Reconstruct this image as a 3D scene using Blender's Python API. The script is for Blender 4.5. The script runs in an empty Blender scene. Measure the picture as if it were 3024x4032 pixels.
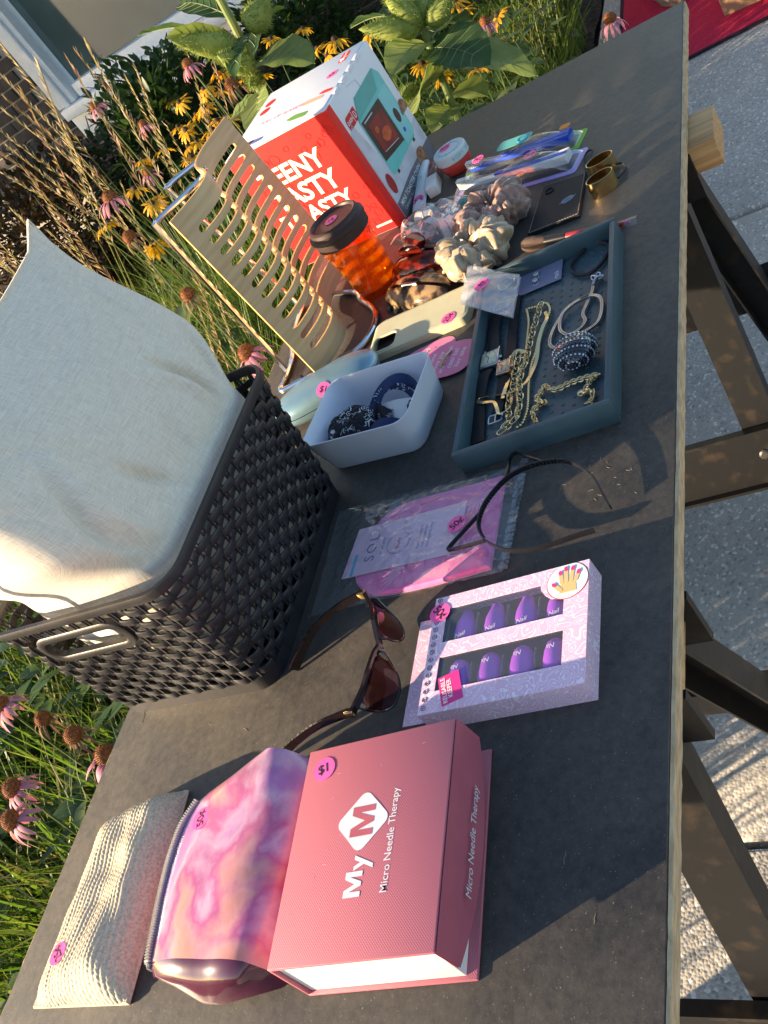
import bpy, bmesh, math, random
from mathutils import Vector, Matrix
random.seed(11)
SC = bpy.context.scene
COL = SC.collection
V = Vector
rad = math.radians
# world: z = 0 is the table top, the ground lies at GZ; x runs along the table's front edge, y from the front edge to the back
GZ = -0.74

# ---------------------------------------------------------------- camera
cam_data = bpy.data.cameras.new('camera')
cam_data.sensor_fit = 'VERTICAL'
cam_data.sensor_height = 36.0
cam_data.lens = 34.5964
cam_data.clip_start = 0.02
cam_data.clip_end = 200
camera = bpy.data.objects.new('camera', cam_data)
COL.objects.link(camera)
_m = [[0.200923, 0.744486, -0.636687], [-0.812482, -0.23645, -0.532883], [-0.547269, 0.624365, 0.557374]]
camera.matrix_world = Matrix.Translation(V((-1.57668, -0.23613, 0.58098))) @ Matrix(_m).to_4x4()
SC.camera = camera

# ---------------------------------------------------------------- sky, sun, exposure
SUN_EL = rad(14.0)
SH_AZ = rad(-59.0)                      # direction in which shadows fall
to_sun = V((-math.cos(SH_AZ) * math.cos(SUN_EL), -math.sin(SH_AZ) * math.cos(SUN_EL), math.sin(SUN_EL)))
world = bpy.data.worlds.new('World')
SC.world = world
world.use_nodes = True
wn = world.node_tree
for n in list(wn.nodes):
    wn.nodes.remove(n)
sky = wn.nodes.new('ShaderNodeTexSky')
sky.sky_type = 'NISHITA'
sky.sun_disc = False
sky.sun_elevation = SUN_EL
sky.sun_rotation = math.atan2(to_sun.x, to_sun.y)
sky.air_density = 1.0
sky.dust_density = 0.8
sky.ozone_density = 1.5
bg = wn.nodes.new('ShaderNodeBackground')
bg.inputs[1].default_value = 0.095
wo = wn.nodes.new('ShaderNodeOutputWorld')
wn.links.new(sky.outputs[0], bg.inputs[0])
wn.links.new(bg.outputs[0], wo.inputs[0])
sun_data = bpy.data.lights.new('sun', 'SUN')
sun_data.energy = 5.0
sun_data.angle = rad(0.7)
sun_data.color = (1.0, 0.77, 0.50)
sun = bpy.data.objects.new('sun', sun_data)
COL.objects.link(sun)
sun.rotation_euler = (-to_sun).to_track_quat('-Z', 'Y').to_euler()
SC.view_settings.view_transform = 'Standard'
SC.view_settings.look = 'None'
SC.view_settings.exposure = 1.75
SC.view_settings.gamma = 1.0
SC.view_settings.use_curve_mapping = False
SC.cycles.max_bounces = 10
SC.cycles.transparent_max_bounces = 16
SC.cycles.caustics_refractive = False
SC.cycles.caustics_reflective = False

# ---------------------------------------------------------------- materials
def new_mat(name):
    m = bpy.data.materials.new(name)
    m.use_nodes = True
    nt = m.node_tree
    return m, nt, nt.nodes, nt.links, nt.nodes['Principled BSDF']

def M(name, c, r=0.5, metal=0.0, c2=None, vs=40.0, var=0.12, bump=0.0, bs=300.0, bd=0.001, spec=0.5, coat=0.0,
      stretch=(1, 1, 1), trans=0.0, ior=1.45, detail=4.0, sheen=0.0, sss=0.0, lo=0.35, hi=0.65):
    m, nt, N, L, P = new_mat(name)
    P.inputs['Roughness'].default_value = r
    P.inputs['Metallic'].default_value = metal
    P.inputs['Specular IOR Level'].default_value = spec
    P.inputs['Coat Weight'].default_value = coat
    P.inputs['Transmission Weight'].default_value = trans
    P.inputs['IOR'].default_value = ior
    P.inputs['Sheen Weight'].default_value = sheen
    tc = N.new('ShaderNodeTexCoord')
    mp = N.new('ShaderNodeMapping')
    mp.inputs['Scale'].default_value = stretch
    L.new(tc.outputs['Object'], mp.inputs[0])
    if var > 0 or c2:
        nz = N.new('ShaderNodeTexNoise')
        nz.inputs['Scale'].default_value = vs
        nz.inputs['Detail'].default_value = detail
        L.new(mp.outputs[0], nz.inputs['Vector'])
        rp = N.new('ShaderNodeValToRGB')
        a = c2 if c2 else tuple(x * (1 - var) for x in c)
        b = c if c2 else tuple(min(1, x * (1 + var)) for x in c)
        rp.color_ramp.elements[0].color = (*a, 1)
        rp.color_ramp.elements[1].color = (*b, 1)
        rp.color_ramp.elements[0].position = lo
        rp.color_ramp.elements[1].position = hi
        L.new(nz.outputs['Fac'], rp.inputs[0])
        L.new(rp.outputs[0], P.inputs['Base Color'])
    else:
        P.inputs['Base Color'].default_value = (*c, 1)
    if bump > 0:
        n2 = N.new('ShaderNodeTexNoise')
        n2.inputs['Scale'].default_value = bs
        n2.inputs['Detail'].default_value = 3
        L.new(mp.outputs[0], n2.inputs['Vector'])
        b = N.new('ShaderNodeBump')
        b.inputs['Strength'].default_value = bump
        b.inputs['Distance'].default_value = bd
        L.new(n2.outputs['Fac'], b.inputs['Height'])
        L.new(b.outputs[0], P.inputs['Normal'])
    return m

def film_mat(name, tint=(1, 1, 1), haze=0.06, rough=0.12, wrinkle=0.5, ws=60):
    m, nt, N, L, P = new_mat(name)
    N.remove(P)
    out = N['Material Output']
    t = N.new('ShaderNodeBsdfTransparent'); t.inputs[0].default_value = (*tint, 1)
    g = N.new('ShaderNodeBsdfGlossy'); g.inputs['Roughness'].default_value = rough
    d = N.new('ShaderNodeBsdfDiffuse'); d.inputs[0].default_value = (0.8, 0.82, 0.88, 1)
    tc = N.new('ShaderNodeTexCoord'); nz = N.new('ShaderNodeTexNoise')
    nz.inputs['Scale'].default_value = ws; nz.inputs['Detail'].default_value = 3
    L.new(tc.outputs['Object'], nz.inputs['Vector'])
    b = N.new('ShaderNodeBump'); b.inputs['Strength'].default_value = wrinkle; b.inputs['Distance'].default_value = 0.004
    L.new(nz.outputs['Fac'], b.inputs['Height']); L.new(b.outputs[0], g.inputs['Normal'])
    lw = N.new('ShaderNodeLayerWeight'); L.new(b.outputs[0], lw.inputs['Normal'])
    pw = N.new('ShaderNodeMath'); pw.operation = 'POWER'; pw.inputs[1].default_value = 4.0; L.new(lw.outputs['Facing'], pw.inputs[0])
    fr = N.new('ShaderNodeMath'); fr.operation = 'MULTIPLY_ADD'; fr.inputs[1].default_value = 0.8; fr.inputs[2].default_value = 0.09; L.new(pw.outputs[0], fr.inputs[0])
    m1 = N.new('ShaderNodeMixShader'); m1.inputs[0].default_value = haze
    m2 = N.new('ShaderNodeMixShader')
    L.new(t.outputs[0], m1.inputs[1]); L.new(d.outputs[0], m1.inputs[2])
    L.new(fr.outputs[0], m2.inputs[0]); L.new(m1.outputs[0], m2.inputs[1]); L.new(g.outputs[0], m2.inputs[2])
    L.new(m2.outputs[0], out.inputs[0])
    return m

def leaf_mat(name, c, c2, tr=0.45, vs=9.0, rough=0.45):
    m, nt, N, L, P = new_mat(name)
    out = N['Material Output']
    tc = N.new('ShaderNodeTexCoord'); nz = N.new('ShaderNodeTexNoise')
    nz.inputs['Scale'].default_value = vs; nz.inputs['Detail'].default_value = 5
    L.new(tc.outputs['Object'], nz.inputs['Vector'])
    rp = N.new('ShaderNodeValToRGB')
    rp.color_ramp.elements[0].color = (*c, 1); rp.color_ramp.elements[1].color = (*c2, 1)
    rp.color_ramp.elements[0].position = 0.35; rp.color_ramp.elements[1].position = 0.68
    L.new(nz.outputs['Fac'], rp.inputs[0]); L.new(rp.outputs[0], P.inputs['Base Color'])
    P.inputs['Roughness'].default_value = rough
    P.inputs['Specular IOR Level'].default_value = 0.35
    t = N.new('ShaderNodeBsdfTranslucent')
    mx = N.new('ShaderNodeMixRGB'); mx.blend_type = 'MULTIPLY'; mx.inputs[0].default_value = 1.0
    mx.inputs[2].default_value = (1.0, 1.0, 0.55, 1)
    L.new(rp.outputs[0], mx.inputs[1]); L.new(mx.outputs[0], t.inputs[0])
    ms = N.new('ShaderNodeMixShader'); ms.inputs[0].default_value = tr
    L.new(P.outputs[0], ms.inputs[1]); L.new(t.outputs[0], ms.inputs[2]); L.new(ms.outputs[0], out.inputs[0])
    return m

# ---------------------------------------------------------------- mesh helpers
def frame(o, x, n):
    z = V(n).normalized(); x = V(x); x = (x - z * x.dot(z)).normalized(); y = z.cross(x)
    m = Matrix((x, y, z)).transposed().to_4x4(); m.translation = V(o)
    return m

def rotz(a, o=(0, 0, 0)):
    return Matrix.Translation(V(o)) @ Matrix.Rotation(a, 4, 'Z')

def smooth_path(pts, k=6, closed=False):
    P = [V(p) for p in pts]; n = len(P); out = []
    rng = range(n if closed else n - 1)
    for i in rng:
        p1, p2 = P[i], P[(i + 1) % n]
        p0 = P[i - 1] if (i > 0 or closed) else p1 * 2 - p2
        p3 = P[(i + 2) % n] if (i + 2 < n or closed) else p2 * 2 - p1
        for j in range(k):
            t = j / k
            out.append(0.5 * ((2 * p1) + (p2 - p0) * t + (2 * p0 - 5 * p1 + 4 * p2 - p3) * t * t + (3 * p1 - p0 - 3 * p2 + p3) * t ** 3))
    if not closed:
        out.append(P[-1].copy())
    return out

def root_origin(o):
    p = V((0, 0, 0))
    while o is not None:
        p += o.location; o = o.parent
    return p

class MB:
    def __init__(s):
        s.v = []; s.f = []; s.mi = []; s.cur = 0
    def add(s, vs, fs, m=None):
        b = len(s.v)
        s.v += [tuple(m @ V(p)) for p in vs] if m is not None else [tuple(p) for p in vs]
        for f in fs:
            s.f.append(tuple(i + b for i in f)); s.mi.append(s.cur)
        return s
    def box(s, lo, hi, m=None, bev=0.0):
        x0, y0, z0 = lo; x1, y1, z1 = hi
        if bev <= 0:
            return s.add([(x0, y0, z0), (x1, y0, z0), (x1, y1, z0), (x0, y1, z0), (x0, y0, z1), (x1, y0, z1), (x1, y1, z1), (x0, y1, z1)],
                         [(0, 3, 2, 1), (4, 5, 6, 7), (0, 1, 5, 4), (1, 2, 6, 5), (2, 3, 7, 6), (3, 0, 4, 7)], m)
        bm = bmesh.new()
        bmesh.ops.create_cube(bm, size=1.0, matrix=Matrix.Translation(((x0 + x1) / 2, (y0 + y1) / 2, (z0 + z1) / 2)) @ Matrix.Diagonal((x1 - x0, y1 - y0, z1 - z0, 1)))
        bmesh.ops.bevel(bm, geom=list(bm.edges), offset=bev, segments=2, affect='EDGES', profile=0.5)
        bm.verts.index_update()
        s.add([v.co[:] for v in bm.verts], [tuple(v.index for v in f.verts) for f in bm.faces], m)
        bm.free(); return s
    def loft(s, rings, close=True, cap0=True, cap1=True, m=None, loop=False):
        n = len(rings[0]); vs = [p for r in rings for p in r]; fs = []
        R = len(rings)
        for i in range(R if loop else R - 1):
            for j in range(n if close else n - 1):
                a = i * n + j; b = i * n + (j + 1) % n; i2 = (i + 1) % R
                fs.append((a, b, i2 * n + (j + 1) % n, i2 * n + j))
        if not loop and close:
            if cap0: fs.append(tuple(reversed(range(n))))
            if cap1: fs.append(tuple((R - 1) * n + j for j in range(n)))
        return s.add(vs, fs, m)
    def sweep(s, path, sec, up=(0, 0, 1), closed=False, m=None, scale=None, caps=True, twist=None):
        P = [V(p) for p in path]; n = len(P); rings = []; up = V(up)
        for i in range(n):
            a = P[i - 1] if (i > 0 or closed) else P[i]; b = P[(i + 1) % n] if (i < n - 1 or closed) else P[i]
            t = (b - a).normalized()
            side = t.cross(up)
            if side.length < 1e-4: side = t.cross(V((1, 0, 0)))
            side.normalize(); u2 = side.cross(t)
            if twist:
                q = twist(i / max(1, n - 1)); c, sn = math.cos(q), math.sin(q)
                side, u2 = side * c + u2 * sn, u2 * c - side * sn
            k = scale(i / max(1, n - 1)) if scale else 1.0
            rings.append([P[i] + side * (x * k) + u2 * (y * k) for x, y in sec])
        return s.loft(rings, True, caps, caps, m, loop=closed)
    def tube(s, path, r, n=8, closed=False, m=None, scale=None):
        P = [V(p) for p in path]; k = len(P); T = []
        for i in range(k):
            a = P[i - 1] if (i > 0 or closed) else P[i]; b = P[(i + 1) % k] if (i < k - 1 or closed) else P[i]
            T.append((b - a).normalized())
        ref = V((0, 0, 1)) if abs(T[0].z) < 0.9 else V((1, 0, 0))
        nrm = (ref - T[0] * ref.dot(T[0])).normalized(); rings = []
        for i in range(k):
            nrm = nrm - T[i] * nrm.dot(T[i])
            if nrm.length < 1e-6: nrm = T[i].orthogonal()
            nrm.normalize(); bn = T[i].cross(nrm)
            rr = r * (scale(i / max(1, k - 1)) if scale else 1.0)
            rings.append([P[i] + nrm * (rr * math.cos(q * 2 * math.pi / n)) + bn * (rr * math.sin(q * 2 * math.pi / n)) for q in range(n)])
        return s.loft(rings, True, True, True, m, loop=closed)
    def lathe(s, prof, n=24, m=None, cap0=True, cap1=True):
        rings = [[(r * math.cos(2 * math.pi * j / n), r * math.sin(2 * math.pi * j / n), z) for j in range(n)] for r, z in prof]
        return s.loft(rings, True, cap0, cap1, m)
    def prism(s, poly, z0, z1, m=None):
        n = len(poly)
        vs = [(x, y, z0) for x, y in poly] + [(x, y, z1) for x, y in poly]
        fs = [tuple(reversed(range(n))), tuple(range(n, 2 * n))] + [(i, (i + 1) % n, n + (i + 1) % n, n + i) for i in range(n)]
        return s.add(vs, fs, m)
    def flat(s, poly, z=0.0, m=None):
        return s.add([(x, y, z) for x, y in poly], [tuple(range(len(poly)))], m)
    def grid(s, nu, nv, fn, m=None, cu=False, cv=False):
        vs = [fn(i / (nu if cu else nu - 1), j / (nv if cv else nv - 1)) for i in range(nu) for j in range(nv)]
        fs = []
        for i in range(nu if cu else nu - 1):
            for j in range(nv if cv else nv - 1):
                i2 = (i + 1) % nu; j2 = (j + 1) % nv
                fs.append((i * nv + j, i2 * nv + j, i2 * nv + j2, i * nv + j2))
        return s.add(vs, fs, m)
    def build(s, name, mat, parent=None, smooth=True, ang=35, loc=None):
        me = bpy.data.meshes.new(name)
        org = root_origin(parent) if parent is not None else (V(loc) if loc else V((0, 0, 0)))
        me.from_pydata([(x - org.x, y - org.y, z - org.z) for x, y, z in s.v], [], s.f)
        mats = mat if isinstance(mat, (list, tuple)) else [mat]
        for q in mats: me.materials.append(q)
        if len(mats) > 1: me.polygons.foreach_set('material_index', s.mi)
        bm = bmesh.new(); bm.from_mesh(me)
        if len(bm.faces) < 60000: bmesh.ops.recalc_face_normals(bm, faces=bm.faces)
        bm.to_mesh(me); bm.free()
        if smooth:
            me.polygons.foreach_set('use_smooth', [True] * len(me.polygons))
            me.set_sharp_from_angle(angle=rad(ang))
        me.update()
        o = bpy.data.objects.new(name, me); COL.objects.link(o)
        if parent is not None: o.parent = parent
        elif loc: o.location = V(loc)
        return o

def rrect(x0, y0, x1, y1, r, k=5):
    out = []
    for cx, cy, a in ((x1 - r, y1 - r, 0), (x0 + r, y1 - r, 90), (x0 + r, y0 + r, 180), (x1 - r, y0 + r, 270)):
        for i in range(k + 1):
            q = rad(a + 90 * i / k); out.append((cx + r * math.cos(q), cy + r * math.sin(q)))
    return out

def circ(r, n=20, cx=0, cy=0, ry=None):
    ry = r if ry is None else ry
    return [(cx + r * math.cos(2 * math.pi * i / n), cy + ry * math.sin(2 * math.pi * i / n)) for i in range(n)]

def tag(o, label=None, cat=None, group=None, kind=None):
    if label: o['label'] = label
    if cat: o['category'] = cat
    if group: o['group'] = group
    if kind: o['kind'] = kind
    return o

def thing(name, label, cat, loc, group=None):
    o = bpy.data.objects.new(name, None); COL.objects.link(o)
    o.location = V(loc); o.empty_display_size = 0.02
    return tag(o, label, cat, group)

_texts = {}
def text_mesh(s, size, bold, space, shear, line):
    key = (s, size, bold, space, shear, line)
    if key in _texts: return _texts[key]
    cu = bpy.data.curves.new('t', 'FONT'); cu.body = s; cu.size = size; cu.align_x = 'CENTER'; cu.align_y = 'CENTER'
    cu.offset = bold * size; cu.space_character = space; cu.shear = shear; cu.space_line = line; cu.resolution_u = 3
    ob = bpy.data.objects.new('t', cu); COL.objects.link(ob)
    bpy.context.view_layer.update()
    me = bpy.data.meshes.new_from_object(ob.evaluated_get(bpy.context.evaluated_depsgraph_get()))
    r = ([v.co[:] for v in me.vertices], [tuple(p.vertices) for p in me.polygons])
    bpy.data.objects.remove(ob); bpy.data.curves.remove(cu); bpy.data.meshes.remove(me)
    _texts[key] = r
    return r

def add_text(mb, s, size, m, bold=0.0, space=1.0, shear=0.0, sx=1.0, line=1.0, width=None):
    vs, fs = text_mesh(s, size, bold, space, shear, line)
    if width:
        k = width / (max(v[0] for v in vs) - min(v[0] for v in vs)); c = (max(v[0] for v in vs) + min(v[0] for v in vs)) / 2
        vs = [((v[0] - c) * k, v[1] * k, 0) for v in vs]
    mb.add([(x * sx, y, 0) for x, y, z in vs], fs, m)
    return mb

def text(s, size, mat, parent, m, name='lettering', **k):
    return add_text(MB(), s, size, m, **k).build(name, mat, parent, smooth=False)

MAT = {}
MAT['sticker'] = M('sticker_pink', (1.0, 0.12, 0.40), 0.45, var=0.05)
MAT['ink'] = M('black_ink', (0.02, 0.015, 0.03), 0.5, var=0)
def sticker(parent, o, x, n, s, r=0.0102, squash=1.0):
    m = frame(o, x, n)
    mb = MB(); mb.prism(circ(r, 24, ry=r * squash), 0.0002, 0.0006, m)
    st = mb.build('price_sticker', MAT['sticker'], parent, ang=20)
    text(s, r * 1.15, MAT['ink'], st, m @ Matrix.Translation((0, 0, 0.0008)), bold=0.012, space=0.92)
    return st
# ================================================================ SETTING
def concrete_mat():
    m, nt, N, L, P = new_mat('exposed_concrete')
    tc = N.new('ShaderNodeTexCoord')
    vo = N.new('ShaderNodeTexVoronoi'); vo.inputs['Scale'].default_value = 190
    L.new(tc.outputs['Object'], vo.inputs['Vector'])
    hs = N.new('ShaderNodeSeparateColor'); L.new(vo.outputs['Color'], hs.inputs[0])
    rp = N.new('ShaderNodeValToRGB'); e = rp.color_ramp.elements
    e[0].color = (0.28, 0.27, 0.26, 1); e[1].color = (0.80, 0.76, 0.70, 1)
    e[0].position = 0.0; e[1].position = 1.0
    q = rp.color_ramp.elements.new(0.12); q.color = (0.42, 0.39, 0.35, 1)
    q = rp.color_ramp.elements.new(0.86); q.color = (0.50, 0.465, 0.41, 1)
    L.new(hs.outputs[0], rp.inputs[0])
    nz = N.new('ShaderNodeTexNoise'); nz.inputs['Scale'].default_value = 5; nz.inputs['Detail'].default_value = 8
    L.new(tc.outputs['Object'], nz.inputs['Vector'])
    mx = N.new('ShaderNodeMixRGB'); mx.blend_type = 'MULTIPLY'; mx.inputs[0].default_value = 0.55
    r2 = N.new('ShaderNodeValToRGB'); r2.color_ramp.elements[0].color = (0.6, 0.6, 0.6, 1); r2.color_ramp.elements[0].position = 0.3; r2.color_ramp.elements[1].position = 0.7
    L.new(nz.outputs['Fac'], r2.inputs[0]); L.new(rp.outputs[0], mx.inputs[1]); L.new(r2.outputs[0], mx.inputs[2])
    L.new(mx.outputs[0], P.inputs['Base Color'])
    P.inputs['Roughness'].default_value = 0.85
    b = N.new('ShaderNodeBump'); b.inputs['Strength'].default_value = 0.6; b.inputs['Distance'].default_value = 0.002
    L.new(vo.outputs['Distance'], b.inputs['Height']); b.invert = True
    L.new(b.outputs[0], P.inputs['Normal'])
    return m
MAT['concrete'] = concrete_mat()
MAT['joint'] = M('joint_dark', (0.06, 0.055, 0.05), 0.9, var=0.3)
MAT['soil'] = M('soil', (0.055, 0.04, 0.028), 0.95, c2=(0.02, 0.016, 0.012), vs=30, bump=1.0, bs=60, bd=0.02)

# ground: one sheet to the horizon, the pavement slabs lie on it
mb = MB(); mb.flat([(-60, -60), (60, -60), (60, 60), (-60, 60)], GZ - 0.05)
g = mb.build('ground', MAT['joint'], smooth=False); tag(g, 'dark earth base under the pavement and the bed', kind='structure')
pv = bpy.data.objects.new('pavement', None); COL.objects.link(pv); tag(pv, 'speckled exposed aggregate concrete pavement', kind='structure')
xs = [-5.6, -4.05, -2.5, -0.95, 0.6, 2.15, 3.7, 5.25]
ys = [-5.7, -4.1, -2.5, -0.9, 0.62]
for i in range(len(xs) - 1):
    for j in range(len(ys) - 1):
        mb = MB(); mb.box((xs[i] + 0.006, ys[j] + 0.006, GZ - 0.08), (xs[i + 1] - 0.006, ys[j + 1] - 0.006, GZ + 0.0005 * ((i * 3 + j * 5) % 4)), bev=0.008)
        mb.build('slab', MAT['concrete'], pv)
mb = MB(); mb.box((2.82, 0.62, GZ - 0.08), (5.25, 1.25, GZ - 0.002), bev=0.008); mb.build('slab', MAT['concrete'], pv)

# planting bed: gently lumpy soil
mb = MB()
def soil(u, v):
    x = -4.0 + 7.6 * u; y = 0.63 + 4.4 * v
    return (x, y, GZ - 0.01 + 0.02 * math.sin(x * 5.1 + y * 3) * math.sin(y * 4.3 - x) + 0.015 * math.sin(x * 13 + y * 9))
mb.grid(70, 45, soil)
tag(mb.build('planting_bed', MAT['soil']), 'dark soil of the planting bed behind the table', kind='structure')

# ---------------------------------------------------------------- building with window
WDIR = V((0.17, 0.985, 0)).normalized()
WN = V((-WDIR.y, WDIR.x, 0))           # faces the table
W0 = V((3.10, 3.28, GZ))               # foot of the wall under the lower left corner of the window
if WN.x > 0: WN = -WN
WM = Matrix((WDIR, V((0, 0, 1)), WN)).transposed().to_4x4(); WM.translation = W0   # local: x along wall (away to the left), y up, z out
MAT['brick'] = M('dark_brick', (0.055, 0.042, 0.038), 0.85, c2=(0.026, 0.022, 0.021), vs=14, bump=0.6, bs=120, bd=0.003)
MAT['mortar'] = M('mortar', (0.26, 0.235, 0.21), 0.9, var=0.15, vs=50)
MAT['white_frame'] = M('white_window_paint', (0.72, 0.74, 0.76), 0.4, var=0.04)
MAT['winglass'] = M('window_glass', (0.07, 0.11, 0.11), 0.03, var=0.25, vs=1.5, spec=1.0, coat=0.6)
house = thing('building', 'brick building with white framed storefront window behind the flowers', 'building', W0)
SILL = 0.66
mb = MB()
wall_lo, wall_hi = -3.2, 2.2
win_lo, win_hi = -3.0, 0.17
mb.box((wall_lo, 0, -0.20), (wall_hi, SILL - 0.06, -0.012), WM)
mb.box((win_hi + 0.10, SILL - 0.06, -0.20), (wall_hi, 3.2, -0.012), WM)
mb.box((wall_lo, 2.6, -0.20), (win_hi + 0.10, 3.2, -0.012), WM)
wall = mb.build('wall', MAT['mortar'], house, smooth=False)
bl, bh = 0.205, 0.068
brick_me = None
nb = 0
row = 0
y = 0.004
while y < 1.7:
    x = wall_lo + (0.1 if row % 2 else 0.0)
    while x < 1.3:
        x1 = min(x + bl - 0.011, 1.3)
        if y + bh < SILL - 0.05 or x > win_hi + 0.11:
            mid = WM @ V(((x + x1) / 2, y + bh / 2, 0))
            if y > 0.18:
                if brick_me is None:
                    mb = MB(); mb.box((0, 0, -0.011), (bl - 0.009, bh - 0.009, 0.0), bev=0.002)
                    b = mb.build('brick', MAT['brick']); b.parent = house; brick_me = b.data
                else:
                    b = bpy.data.objects.new('brick', brick_me); COL.objects.link(b); b.parent = house
                jit = random.uniform(-0.0015, 0.0015)
                mm = WM @ Matrix.Translation((x, y, jit)); mm.translation = mm.translation - W0
                b.matrix_local = mm
                nb += 1
        x += bl
    y += bh; row += 1
# window frames: the pane nearest the brick, a mullion and the next pane
mb = MB(); mb.box((win_lo, SILL - 0.06, -0.10), (win_hi + 0.06, SILL, 0.07), WM, bev=0.006)
sill = mb.build('sill', MAT['white_frame'], house)
mb = MB(); mb.box((win_lo, SILL - 0.20, -0.02), (win_hi + 0.09, SILL - 0.062, 0.012), WM, bev=0.004)
mb.build('sill_apron', MAT['white_frame'], house)
panes = [(-1.21, 0.09), (-2.80, -1.35)]
mb = MB(); mb.box((win_hi - 0.06, SILL + 0.002, -0.09), (win_hi + 0.10, 2.6, 0.03), WM, bev=0.008); mb.build('window_jamb', MAT['white_frame'], house)
mb = MB(); mb.box((win_hi - 0.02, SILL + 0.002, 0.032), (win_hi + 0.02, 2.6, 0.05), WM, bev=0.004); mb.build('window_jamb', MAT['white_frame'], house)
for k, (a, b) in enumerate(panes):
    mb = MB()
    mb.box((a - 0.10, SILL + 0.003, -0.085), (a - 0.02, 2.6, 0.018), WM, bev=0.006)
    mb.box((a - 0.018, SILL + 0.003, -0.085), (b - 0.002, SILL + 0.075, 0.01), WM, bev=0.006)
    mb.box((a - 0.018, 2.52, -0.085), (b - 0.002, 2.6, 0.01), WM, bev=0.006)
    w = mb.build('window', MAT['white_frame'], house)
    mb = MB(); mb.box((a - 0.02, SILL + 0.07, -0.05), (b, 2.53, -0.04), WM); mb.build('pane', MAT['winglass'], w, smooth=False)
mb = MB(); mb.box((wall_lo, 3.202, -0.3), (wall_hi, 3.3, 0.25), WM, bev=0.01); mb.build('roof_edge', MAT['white_frame'], house)

# ---------------------------------------------------------------- red mat, boots, cardboard box on the pavement
MAT['red_felt'] = M('red_felt', (0.52, 0.012, 0.05), 0.95, var=0.15, vs=120, bump=0.4, bs=600)
MAT['mat_trim'] = M('mat_trim', (0.03, 0.008, 0.02), 0.9, var=0.2)
mm = rotz(rad(2), (1.53, 0.51, GZ + 0.004))
rug = thing('red_mat', 'bright red felt mat with dark bound edge on the pavement', 'mat', (2.0, 0.0, GZ))
mb = MB(); mb.box((0.012, -1.2, 0), (1.6, -0.012, 0.006), mm, bev=0.002); mb.build('felt', MAT['red_felt'], rug)
mb = MB()
for lo, hi in (((0, -1.2, 0), (0.012, 0, 0.008)), ((0.0125, -0.012, 0), (1.6, 0, 0.008))):
    mb.box(lo, hi, mm, bev=0.002)
mb.build('binding', MAT['mat_trim'], rug)
MAT['cardboard'] = M('cardboard', (0.42, 0.24, 0.13), 0.85, var=0.08, vs=20)
cb = thing('cardboard_box', 'open tan cardboard box standing on the red mat', 'box', (1.85, 0.0, GZ + 0.011))
mm = rotz(rad(-8), (1.70, 0.165, GZ + 0.011))
for lo, hi in (((0, -0.40, 0), (0.006, 0, 0.115)), ((0.34, -0.40, 0), (0.346, 0, 0.115)), ((0.0062, -0.006, 0), (0.3398, 0, 0.115)), ((0.0062, -0.40, 0), (0.3398, -0.394, 0.115))):
    mb = MB(); mb.box(lo, hi, mm); mb.build('side_panel', MAT['cardboard'], cb, smooth=False)
mb = MB(); mb.box((0.0062, -0.3938, 0), (0.3398, -0.0062, 0.005), mm); mb.build('bottom', MAT['cardboard'], cb, smooth=False)
mb = MB(); mb.add([(0, 0, 0.115), (0, -0.4, 0.115), (-0.05, -0.4, 0.085), (-0.05, 0, 0.085), (0, 0, 0.118), (0, -0.4, 0.118), (-0.052, -0.4, 0.088), (-0.052, 0, 0.088)],
                  [(3, 2, 1, 0), (4, 5, 6, 7), (0, 1, 5, 4), (1, 2, 6, 5), (2, 3, 7, 6), (3, 0, 4, 7)], mm); mb.build('flap', MAT['cardboard'], cb, smooth=False)
MAT['cream_suede'] = M('cream_suede', (0.50, 0.43, 0.30), 0.95, var=0.12, vs=60, sheen=0.3)
MAT['tan_suede'] = M('tan_suede', (0.36, 0.20, 0.09), 0.95, var=0.15, vs=60, sheen=0.3)
MAT['brown_leather'] = M('brown_leather', (0.09, 0.035, 0.02), 0.5, var=0.2, vs=40)
MAT['gum_sole'] = M('gum_sole', (0.40, 0.30, 0.18), 0.7, var=0.1)
def boot(o, a, mat, label, h=0.17):
    t = thing('boot', label, 'boot', (o[0], o[1], GZ + 0.011), 'footwear on the red mat')
    m = rotz(a, (o[0], o[1], GZ + 0.011))
    rings = []
    for x, w, z0, z1 in ((-0.125, 0.018, 0.02, 0.05), (-0.12, 0.03, 0.014, 0.075), (-0.09, 0.036, 0.014, h * 0.7), (-0.06, 0.038, 0.014, h), (-0.02, 0.038, 0.014, h), (0.015, 0.038, 0.014, h * 0.86), (0.05, 0.041, 0.014, 0.085), (0.09, 0.045, 0.014, 0.066), (0.125, 0.04, 0.014, 0.052), (0.148, 0.022, 0.016, 0.036)):
        c = (z0 + z1) / 2; hh = (z1 - z0) / 2
        rings.append([(x, w * math.copysign(abs(math.cos(q)) ** 0.7, math.cos(q)), c + hh * math.copysign(abs(math.sin(q)) ** 0.7, math.sin(q))) for q in [2 * math.pi * k / 14 for k in range(14)]])
    mb = MB(); mb.loft(rings, m=m); mb.build('upper', mat, t, ang=60)
    sole = []
    for k in range(20):
        q = 2 * math.pi * k / 20; x = 0.143 * math.cos(q); w = 0.046 if x > 0.02 else 0.036
        sole.append((x + 0.008, w * math.sin(q)))
    mb = MB(); mb.prism(sole, 0, 0.016, m); mb.build('sole', MAT['gum_sole'], t)
    mb = MB(); mb.tube([(-0.042 + 0.034 * math.cos(q), 0.034 * math.sin(q), h * 0.985) for q in [2 * math.pi * k / 16 for k in range(16)]], 0.006, 6, True, m); mb.build('collar', mat, t)
boot((2.10, 0.36), rad(205), MAT['cream_suede'], 'cream suede ankle boot at the left end of the row on the red mat')
boot((2.16, 0.24), rad(200), MAT['tan_suede'], 'tan suede ankle boot between the cream boot and the brown boot')
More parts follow.
